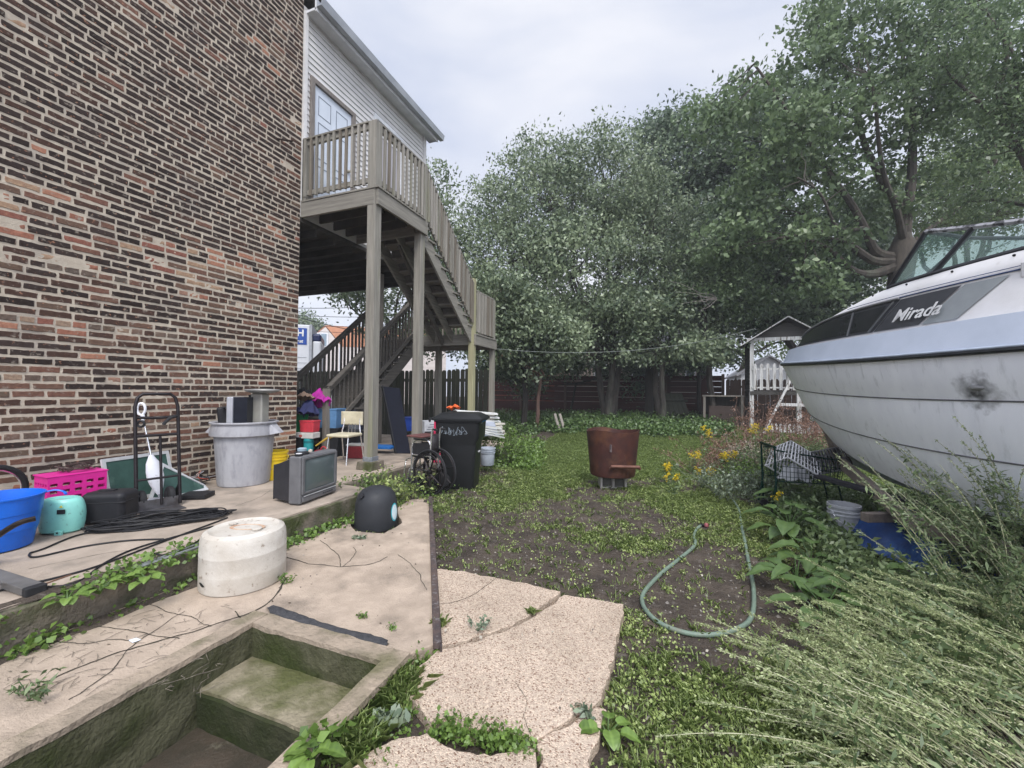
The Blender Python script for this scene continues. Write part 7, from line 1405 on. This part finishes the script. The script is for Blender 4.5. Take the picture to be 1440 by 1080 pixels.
mass('ivy_undergrowth', 'dark leafy undergrowth beneath the back trees', ivy_pt, 5200, .085, GM['ivy'], .38)
def edge_pt():  # greenery at the lumber end and beside it
    p = D(rnd.uniform(690, 760), 600, rnd.uniform(7.6, 12)); return (p.x, p.y, gz(p.x, p.y)) if p.x > -3.25 or p.y > 9.2 else edge_pt()
mass('bank_weeds', 'bright low weeds by the white siding pile', edge_pt, 900, .05, GM['weed'], .28)
def bed_pt():
    while True:
        x, y = rnd.uniform(-3.8, -2.7), rnd.uniform(4.0, 5.7)
        if not inpoly(x, y, sl): return (x, y, .05)
mass('bed_weeds', 'light green weeds round the foot of the main post and wheelchair', bed_pt, 170, .040, GM['weed'], .12, .55, .4, 8, .06)
def curb_pt():
    y = rnd.choice([rnd.uniform(.9, 2.3), rnd.uniform(2.5, 4.0)]); d = noise.noise((y * 2.2, 3, 0)); return (-3.30 + rnd.uniform(-.13, .12), y, PZ - .02) if (d > -.05 and y < 2.3 and rnd.random() < .8) else (-3.24 + rnd.uniform(0, .07), y, SZ)
mass('curb_weeds', 'creeping green weeds along the platform curb', curb_pt, 300, .036, GM['weed'], .06, .8, .6, 7, .035)
def rimw_pt():
    t_ = rnd.random(); a, b = G(580, 925, 0), G(440, 1090, 0); p = a.lerp(b, t_); e = rnd.uniform(0, .16 + .2 * t_); return (p.x + e * .8, p.y + e * .35, 0.0)
mass('stairwell_weeds', 'grass and leafy weeds between the stairwell rim and the pebbled slab', rimw_pt, 230, .022, GM['weed'], .08, .6, .45, 7, .03)
def crack_pt():
    t_ = rnd.random(); a, b, c = G(610, 1025, .04), G(668, 1028, .04), G(745, 1052, .04); p = a.lerp(b, t_ * 2) if t_ < .5 else b.lerp(c, t_ * 2 - 1); return (p.x + rnd.uniform(-.04, .04), p.y + rnd.uniform(-.045, .03), .035)
mass('gap_weeds', 'small dense weeds in the gap between the two nearest slab pieces', crack_pt, 170, .022, GM['weed'], .05, .7, .6, 7, .02)
def bldr_pt():
    p = D(rnd.uniform(1010, 1400), 700, rnd.uniform(2.0, 6.5)); q = .95 + .30 * p.y - .0; return (p.x, p.y, gz(p.x, p.y)) if p.x > 1.15 + .02 * p.y and p.y < 7.5 and not (p.x > 1.6 and 3.9 < p.y < 6.0) else bldr_pt()
mass('right_understory', 'dense dark green low growth along the right side of the yard', bldr_pt, 2600, .06, GM['mugd'], .30, .45, .45, 7, .07)
# thin grass tufts on the stairwell edge
def tuft(m_c, cx, cy, z, n, h, spread=.03):
    P = np.zeros((n, 3)); P[:, 0] = cx; P[:, 1] = cy; P[:, 2] = z; P[:, :2] += np.clip(rng.normal(size=(n, 2)), -1.4, 1.4) * spread; a = rng.uniform(0, 2 * np.pi, n); hh = h * rng.uniform(.5, 1.1, n); ln_ = rng.uniform(.2, 1.2, n)[:, None]; d = np.stack([np.cos(a), np.sin(a), 0 * a], 1); s = np.stack([-np.sin(a), np.cos(a), 0 * a], 1) * .0022; U = np.array([0, 0, 1.])
    mid = P + U * hh[:, None] * .55 + d * hh[:, None] * .3 * ln_; tip = P + U * hh[:, None] * (.9 - .3 * ln_) + d * hh[:, None] * .9 * ln_
    V = np.stack([P - s, P + s, mid + s, tip, mid - s], 1).reshape(-1, 3); return V, np.arange(5 * n).reshape(n, 5), np.repeat(rng.uniform(0, 1, n), 5)
for k, (px, py, z, n, h, sp, lab) in enumerate(((560, 975, .02, 420, .10, .07, 'long grass tuft spilling beside the stairwell rim'), (500, 1050, .02, 300, .11, .06, 'long grass tuft at the near end of the stairwell rim'), (620, 878, .06, 90, .06, .02, 'small grass tuft at the end of the angle iron'), (748, 862, .06, 80, .045, .015, 'small mossy tuft in the slab crack'))):
    p = G(px, py, z); V, F, vv = tuft(None, p.x, p.y, z, n, h, sp); o = npmesh('grass_tuft', V, F, GM['grass'], v=vv); tag(o, lab, 'grass tuft')
# small weeds standing in cracks
def weed(lab, px, py, z, n, size, h, mat='weed', name='small_weed', sp=.04, aspect=.5):
    p = G(px, py, z); t = thing(name, lab, 'weed', (p.x, p.y, z)); m = MB(); C = []
    for i in range(max(3, n // 12)):
        a = rnd.uniform(0, 6.28); e = Vector((math.cos(a) * sp * rnd.uniform(.4, 1.6), math.sin(a) * sp * rnd.uniform(.4, 1.6), h * rnd.uniform(.5, 1))); m.tube([Vector(), e * .5 + Vector((0, 0, h * .12)), e], [.0025, .002, .001], 4); C += [e * rnd.uniform(.35, 1.02) + Vector((rnd.gauss(0, size * .45), rnd.gauss(0, size * .45), rnd.gauss(0, size * .2))) for _ in range(12)]
    m.build('stem', GM[mat], t); V, F, vv = leafarr(np.array([tuple(c) for c in C]), size, .6, aspect); npmesh('leaves', V, F, GM[mat], t, vv)
weed('dusty grey-green weed in the middle of the slab crack', 672, 888, .06, 70, .028, .09, 'pale', sp=.06); weed('tiny weed on the tan slab right of the asphalt strip', 548, 886, SZ, 18, .02, .03); weed('small weed on the tan slab near the asphalt strip', 508, 868, SZ, 30, .022, .04, sp=.03); weed('small weed in front of the black dome', 504, 758, SZ, 24, .04, .04, 'pale', sp=.05)
weed('leafy weed beside the white barrel base', 400, 822, SZ, 40, .03, .07, sp=.05); weed('fern-like weed near the lower left corner', 40, 985, SZ, 60, .045, .12, 'mugd', sp=.08, aspect=.3); weed('pale dusty weed at the stairwell corner in front', 545, 1010, .03, 50, .05, .10, 'pale', sp=.08); weed('yellow-green weed at the left edge beside the curb', 5, 905, SZ, 60, .03, .10, 'clover', sp=.08); weed('round leafed weed on the slab corner', 832, 1005, .05, 40, .035, .03, 'pale', sp=.05)
weed('broad leafed weed on the stairwell rim', 455, 1048, .1, 40, .045, .07, 'weed', sp=.06, aspect=.7)
# broad leaves creeping along the curb
def broad(name, lab, px, py, z, specs, mat='burdock', group=None, cat_='plant'):
    """specs: list of (azimuth, length, width, stem length, lift)"""
    p = G(px, py, z); t = thing(name, lab, cat_, (p.x, p.y, z), 0, group); m = MB(); VV = []; FF = []; vv = []
    for k, (az, L, Wd, sl_, lift) in enumerate(specs):
        d = Vector((math.cos(az), math.sin(az), 0)); s = Vector((-d.y, d.x, 0)); b = d * sl_ + Vector((0, 0, lift)); m.tube([Vector((0, 0, 0)), d * sl_ * .4 + Vector((0, 0, lift * .7)), b], [.006, .005, .004], 5)
        P = []; nn = 9; ph_ = rnd.uniform(0, 6)
        for i in range(nn):
            u = i / (nn - 1); wv_ = Wd * .5 * (math.sin(math.pi * (u * .86 + .12)) ** .75) * (1 - .25 * u); row = []
            for j in range(7):
                v = -1 + j / 3; rp = .05 * L * math.sin(u * 11 + ph_) * abs(v) ** 2 * .5; row.append(b + d * (L * u - abs(v) * .04 * L) + s * wv_ * v + Vector((0, 0, L * (.18 * u - .42 * u * u) + abs(v) * wv_ * .28 + rp)))
            P.append(row)
        k0 = len(VV); VV += [q for r in P for q in r]; FF += [(k0 + i * 7 + j, k0 + (i + 1) * 7 + j, k0 + (i + 1) * 7 + j + 1, k0 + i * 7 + j + 1) for i in range(nn - 1) for j in range(6)]; c_ = rnd.uniform(.2, .8); vv += [min(1, max(0, c_ + .35 * (q % 7 == 3) + .2 * (q // 7 % 2) - .1 + rnd.gauss(0, .05))) for q in range(nn * 7)]
    m.build('stems', GM[mat], t, True); o = npmesh('leaves', np.array([tuple(q) for q in VV]), np.array(FF), GM[mat], t, np.array(vv)); o.data.polygons.foreach_set('use_smooth', [True] * len(o.data.polygons))
def rs(n, L, Wd, st_, li): return [(2 * math.pi * k / n + rnd.uniform(-.4, .4), L * rnd.uniform(.7, 1.2), Wd * rnd.uniform(.7, 1.2), st_ * rnd.uniform(.5, 1.3), li * rnd.uniform(.5, 1.3)) for k in range(n)]
for px, py, n, L, Wd, st_, li, lab in ((1105, 722, 9, .36, .24, .14, .22, 'large burdock plant left of the shopping cart wheels'), (1075, 690, 7, .30, .2, .12, .2, 'burdock plant furthest back near the green cart'), (1110, 760, 9, .38, .26, .15, .25, 'burdock plant spreading over the hose'), (1140, 800, 8, .30, .22, .12, .16, 'burdock plant in front of the white bucket'), (1215, 860, 7, .30, .2, .12, .16, 'burdock plant half hidden by pale seed stems'), (1120, 830, 7, .30, .2, .12, .2, 'low burdock plant right of the hose loop'), (1160, 880, 6, .28, .18, .12, .18, 'small burdock plant among the leaning seed stems'), (1290, 840, 7, .28, .2, .12, .15, 'dark burdock plant beside the tarp')):
    broad('burdock', lab, px, py, 0, rs(n + 5, L * .66, Wd * .66, st_ * 1.1, li), group='burdock plants on the right')
for px, py, lab in ((140, 835, 'first cluster of round leaves on the curb from the left'), (205, 820, 'cluster of round leaves halfway along the visible curb'), (95, 850, 'cluster of round leaves nearest the left edge'), (180, 815, 'small leaf cluster by the pipes')):
    broad('round_leaf_weed', lab, px, py, PZ - .03, rs(9, .07, .065, .05, .05), 'weed', 'round leaved weeds on the curb', 'weed')
broad('broadleaf_weed', 'glossy broad leafed weed at the near stairwell rim', 440, 1068, .08, rs(8, .085, .06, .04, .05), 'weed', cat_='weed')
broad('broadleaf_weed', 'broad leafed weed by the corner of the pebbled slab', 855, 1040, .0, rs(8, .08, .07, .05, .05), 'weed', cat_='weed')
# ================================================================ MUGWORT WITH SEED STEMS
stemm = leafmat('seed_stem', (.16, .17, .08), (.34, .33, .20), 0)
def mugwort(lab, base, n, L, lean, fan, mat='mug', seed=1, leafy=True, density=96, dens_size=.0145, nl=24):
    global rng, rnd
    rng = np.random.default_rng(seed); rnd = random.Random(seed); bx, by = base; z = gz(bx, by); t = thing('mugwort', lab, 'weed', (bx, by, z), 0, 'seeding mugwort on the right'); m = MB(); Cs = []; Ds = []; Cl = []; Dl = []
    for k in range(n):
        a = math.atan2(lean[1], lean[0]) + rnd.gauss(0, fan); ln_ = math.hypot(*lean) * rnd.uniform(.6, 1.3); Lk = L * rnd.uniform(.7, 1.15); d = Vector((math.cos(a) * ln_, math.sin(a) * ln_, 1)).normalized(); p = Vector((rnd.gauss(0, .09), rnd.gauss(0, .09), 0)); P = [p.copy()]; nn = 14
        for i in range(nn): d = (d + Vector((math.cos(a) * .055 * ln_, math.sin(a) * .055 * ln_, -.045)) + Vector((rnd.gauss(0, .02), rnd.gauss(0, .02), rnd.gauss(0, .02)))).normalized(); p = p + d * Lk / nn; p.z = max(p.z, .03); P.append(p.copy())
        m.tube(P, [.0035 - .0022 * i / nn for i in range(nn + 1)], 4)
        for _ in range(int(density * Lk)):
            u = rnd.uniform(.35, 1) * nn; i = min(nn - 1, int(u)); q = P[i].lerp(P[i + 1], u - i); dd = (P[i + 1] - P[i]).normalized(); side = Vector((rnd.gauss(0, 1), rnd.gauss(0, 1), rnd.gauss(0, 1))); side = (side - dd * side.dot(dd)).normalized(); l_ = rnd.uniform(.01, .085) * (1.15 - u / nn)
            for w_ in (0, .33, .66, 1): Cs.append(tuple(q + (dd * .8 + side * .6).normalized() * l_ * w_ + Vector((rnd.gauss(0, .003),) * 3))); Ds.append(tuple((dd * .9 + side * .5)))
        if leafy:
            for _ in range(int(nl * Lk)): u = rnd.uniform(.05, .8) * nn; i = min(nn - 1, int(u)); q = P[i].lerp(P[i + 1], u - i); side = Vector((rnd.gauss(0, 1), rnd.gauss(0, 1), rnd.gauss(.2, .6))).normalized(); Cl.append(tuple(q + side * .04)); Dl.append(tuple(side))
    o = m.build('stems', stemm, t); a = o.data.attributes.new('v', 'FLOAT', 'POINT'); a.data.foreach_set('value', np.random.default_rng(1).uniform(.2, .9, len(m.v)).astype(np.float32))
    V, F, vv = leafarr(np.array(Cs), dens_size, .3, .42, dirs=np.array(Ds)); npmesh('seed_heads', V, F, GM[mat], t, vv)
    if leafy: V, F, vv = leafarr(np.array(Cl), .055, .4, .22, dirs=np.array(Dl)); npmesh('leaves', V, F, GM['mugd'], t, vv)
k = 0
pos = [(1560, 1060, 'front'), (1500, 1150, 'front'), (1400, 1170, 'front'), (1620, 960, 'front'), (1560, 980, 'mid'), (1460, 1010, 'mid'), (1390, 1050, 'mid'), (1640, 1100, 'front'), (1490, 1000, 'mid'), (1400, 1000, 'low'), (1300, 1150, 'low'), (1600, 1000, 'mid'), (1440, 960, 'low'), (1350, 980, 'low'), (1300, 1100, 'low')]
words = ['at the right edge in the foreground', 'nearest the lower right corner', 'second from the lower right corner', 'rising at the right edge in front of the hull', 'at the right edge below the hull', 'in the middle of the leaning mass', 'in the left half of the leaning mass', 'cut off by the lower right corner', 'behind the middle of the leaning mass', 'left of the middle below the bucket', 'creeping lowest toward the bare soil', 'beside the trailer at right', 'under the hull right of the burdock', 'between burdock leaves', 'thinnest, stretched over bare soil']
for (px, py, w_), wd_ in zip(pos, words):
    p = G(px, py, 0); k += 1; L = {'front': .92, 'mid': .84, 'low': .55}[w_]; n = {'front': 26, 'mid': 24, 'low': 14}[w_]
    mugwort('clump of pale seeding mugwort ' + wd_, (p.x, p.y), n, L * 1.02, (-1.1, .62), .46, seed=100 + k)
ups = [(1370, 830, .8, 'tall grey-green mugwort before the boat keel'), (1400, 850, 1.15, 'tall grey-green mugwort leaning across the hull at right'), (1470, 860, 1.3, 'tall grey-green mugwort at the right edge over the hull'), (1420, 930, 1.15, 'upright mugwort behind the pale leaning mass'), (1440, 790, .9, 'upright mugwort against the trailer rail'), (1500, 900, 1.3, 'upright mugwort rising at the far right edge'), (1400, 770, .5, 'shorter upright mugwort by the blue tarp')]
for i, (px, py, L, lab) in enumerate(ups): p = G(px, py, 0); mugwort(lab, (p.x, p.y), 17, L, (-.30, .12), 1.1, seed=200 + i, density=46, mat='mugg', nl=70)
# ================================================================ GOLDENROD, DEAD BRUSH, PALE WEEDS
rng = np.random.default_rng(9); rnd = random.Random(9)
def goldenrod(lab, px, py, dep, h, n, sc_=1.0):
    p = D(px, py, dep); x, y = p.x, p.y; z = gz(x, y); top = max(.35, p.z - z); t = thing('goldenrod', lab, 'flower', (x, y, z), 0, 'goldenrod plants'); m = MB(); F_ = []; L_ = []
    for k in range(n):
        a = rnd.uniform(0, 6.28); e = Vector((rnd.gauss(0, .09) * sc_, rnd.gauss(0, .09), top * rnd.uniform(.8, 1.05))); P = [Vector(), e * .5 + Vector((rnd.gauss(0, .03), 0, 0)), e]; m.tube(P, [.005, .004, .002], 4)
        for b_ in range(9):
            aa = rnd.uniform(0, 6.28); l_ = .09 * sc_ * rnd.uniform(.5, 1.2); tip = Vector((math.cos(aa) * l_, math.sin(aa) * l_, .02 - .2 * l_)); o_ = e + Vector((0, 0, -.012 * b_))
            for _ in range(16): u = rnd.random(); F_.append(tuple(o_ + tip * u + Vector((rnd.gauss(0, .006), rnd.gauss(0, .006), .02 * math.sin(u * 3) + rnd.gauss(0, .006)))))
        for _ in range(26): u = rnd.uniform(.1, .9); L_.append(tuple(e * u + Vector((rnd.gauss(0, .04), rnd.gauss(0, .04), 0))))
    m.build('stems', GM['weed'], t); V, F, vv = leafarr(np.array(F_), .017, .5, .8); npmesh('flowers', V, F, GM['gold'], t, vv); V, F, vv = leafarr(np.array(L_), .09, .4, .2); npmesh('leaves', V, F, GM['mugd'], t, vv)
for px, py, dep, n, s_, lab in ((993, 601, 8.6, 3, .9, 'goldenrod by the slatted crate panel'), (1070, 595, 8.0, 3, 1.0, 'goldenrod in front of the dead brush pile'), (973, 634, 7.4, 3, .7, 'goldenrod furthest left at knee height'), (1017, 636, 7.0, 3, .8, 'goldenrod left of the two in the middle'), (1031, 628, 7.2, 2, .8, 'goldenrod right of the two in the middle'), (988, 667, 6.4, 3, .8, 'low goldenrod right of the fire drum'), (938, 672, 6.6, 3, .6, 'small goldenrod nearest the fire drum'), (948, 692, 6.0, 2, .6, 'smallest goldenrod on the bare soil'), (1098, 714, 4.9, 1, .6, 'single yellow head above the burdock')): goldenrod(lab, px, py, dep, 0, n, s_)
def brush(lab, px, dep, w_, d_, h, n, leaves=True, seed=1, mat='brown', name='dead_brush', size=.045, twig=(.20, .12, .09)):
    global rng, rnd
    rng = np.random.default_rng(seed); rnd = random.Random(seed); p = D(px, 600, dep); z = gz(p.x, p.y); t = thing(name, lab, 'bush', (p.x, p.y, z)); m = MB(); C = []
    for k in range(n):
        b = Vector((rnd.uniform(-w_, w_), rnd.uniform(-d_, d_), 0)); e = b + Vector((rnd.gauss(0, .25), rnd.gauss(0, .25), h * rnd.uniform(.45, 1.1))); P = limb(m, b, e, .007, .003, .25, 5)
        for _ in range(3): q = P[rnd.randint(2, 5)]; e2 = q + Vector((rnd.gauss(0, .16), rnd.gauss(0, .16), rnd.uniform(-.08, .2))); limb(m, q, e2, .004, .002, .2, 3); C += [tuple(q.lerp(e2, rnd.random()) + Vector((rnd.gauss(0, .03), rnd.gauss(0, .03), rnd.gauss(0, .03)))) for _ in range(9)]
    m.build('twigs', pm(name + '_twig', twig), t); V, F, vv = leafarr(np.array(C), size, .2, .5, fold=.9); npmesh('leaves', V, F, GM[mat], t, vv)
brush('dry brown brush pile below the playhouse A-frame', 1105, 11.0, 1.0, .6, 1.15, 90, seed=3); brush('dry reddish brush between the playhouse and the boat bow', 1150, 9.5, .6, .5, .95, 60, seed=4); brush('low dry brown brush behind the goldenrod', 1040, 9.0, .8, .5, .55, 60, seed=5); brush('low dry twigs in the middle of the goldenrod', 1000, 7.6, .4, .4, .38, 36, seed=6, size=.035)
brush('pale straw coloured dead clump in the brown brush', 1052, 8.3, .22, .2, .5, 30, seed=7, mat='litter', twig=(.5, .42, .33)); brush('grey-green bushy weed in front of the brown brush', 1080, 7.0, .6, .4, .6, 46, seed=8, mat='mugd', name='leafy_bush', twig=(.1, .12, .06)); brush('dusty grey-green low bush left of the burdock', 1045, 5.9, .4, .35, .34, 40, seed=9, mat='pale', name='leafy_bush', twig=(.12, .14, .09)); brush('green low bush between the goldenrod and the cart', 1075, 6.2, .45, .3, .5, 40, seed=10, mat='weed', name='leafy_bush', twig=(.1, .12, .06))
brush('dark leafy bush under the boat bow', 1165, 7.6, .5, .4, .6, 50, seed=11, mat='mugd', name='leafy_bush', twig=(.1, .12, .06)); brush('green leafy bush hugging the end of the siding pile', 705, 8.2, .25, .3, .7, 36, seed=12, mat='weed', name='leafy_bush', twig=(.1, .12, .06), size=.06)
brush('leafy bush with yellow-green leaves at the foot of the wheelchair', 565, 5.35, .12, .1, .30, 16, seed=13, mat='clover', name='leafy_bush', twig=(.1, .12, .06), size=.055); brush('leafy bush at the foot of the main post', 520, 5.3, .22, .12, .24, 22, seed=14, mat='weed', name='leafy_bush', twig=(.1, .12, .06), size=.05)
# dry twiggy debris on the slab
rnd = random.Random(4); m = MB()
for k in range(150):
    c = G(rnd.uniform(10, 320), rnd.uniform(850, 975), SZ + .004); a = rnd.uniform(0, 3); l_ = rnd.uniform(.01, .06); e = Vector((math.cos(a), math.sin(a), 0)) * l_; m.tube([c - e, c + Vector((rnd.gauss(0, .01), rnd.gauss(0, .01), .004)), c + e], [.0010, .0015, .0008], 4)
tag(m.build('dry_twigs', pm('dark_twig', (.07, .055, .045), (.2, .17, .13), 40)), 'scattered dry twigs and rootlets on the tan slab left of the stairwell', 'twigs', kind='stuff')
# soil washed against the curb and into the slab joints
def soil_patch(lab, pts, wd, hgt, z, seed):
    P = []; pts = smooth_path([Vector((*q, z)) for q in pts], 14); N = len(pts)
    for i, p in enumerate(pts):
        a = (pts[min(i + 1, N - 1)] - pts[max(i - 1, 0)]).normalized(); s_ = Vector((-a.y, a.x, 0)); ww = wd * (.5 + .9 * abs(noise.noise(p * 3.1 + Vector((seed, 0, 0))))) * math.sin(math.pi * (i + .5) / N) ** .3; row = []
        for j in range(9): v = -1 + j / 4; q = p + s_ * v * ww * (1 + .25 * noise.noise(p * 11 + Vector((0, j, seed)))); row.append((q.x, q.y, z - .004 + hgt * (1 - v * v) * (.5 + .8 * abs(noise.noise(q * 9)))))
        P.append(row)
    m = MB(); m.grid(P); o = m.build('soil_drift', dirt, smooth=True); tag(o, lab, 'soil', kind='structure')
soil_patch('dark soil washed against the foot of the platform curb', [(-3.22, .5), (-3.21, 1.2), (-3.2, 1.9), (-3.22, 2.7), (-3.2, 3.5), (-3.1, 4.2)], .085, .03, SZ, 1)
soil_patch('dark soil on the curb shoulder under the creeping weeds', [(-3.40, .7), (-3.38, 1.2), (-3.36, 1.7), (-3.36, 2.2)], .07, .018, PZ, 4)
soil_patch('dark grime gathered along the foot of the brick wall', [(-5.55, .6), (-5.54, 1.6), (-5.55, 2.8), (-5.54, 3.9), (-5.56, 4.9)], .07, .015, PZ, 12)
c = G(190, 900, SZ + .003); m = MB(); m.add([(-.03, -.015, 0), (.02, -.022, .002), (.035, .01, .004), (-.02, .016, 0)], [(0, 1, 2, 3)]); o = m.build('paper_scrap', pm('white_blue_paper', (.5, .6, .7), (.7, .72, .75), 60), solid=.001); o.location = c; tag(o, 'small pale paper scrap on the tan slab', 'paper scrap')

# ================================================================ ADDED VEIL (scattering box standing in for lens glow)
m = MB(); m.box((0, 2, 7.5), (150, 160, 19)); hz = m.build('lens_veil', bpy.data.materials.new('veil_scatter')); tag(hz, 'added thin scattering volume standing in for lens glow over the far trees', 'lens_veil', kind='stuff')
hm_ = hz.data.materials[0]; hm_.use_nodes = True; n = hm_.node_tree.nodes; l = hm_.node_tree.links; n.remove(n['Principled BSDF'])
v = n.new('ShaderNodeVolumePrincipled'); v.inputs['Color'].default_value = (.90, .94, 1.0, 1); v.inputs['Density'].default_value = .0016; l.new(v.outputs[0], n['Material Output'].inputs['Volume'])
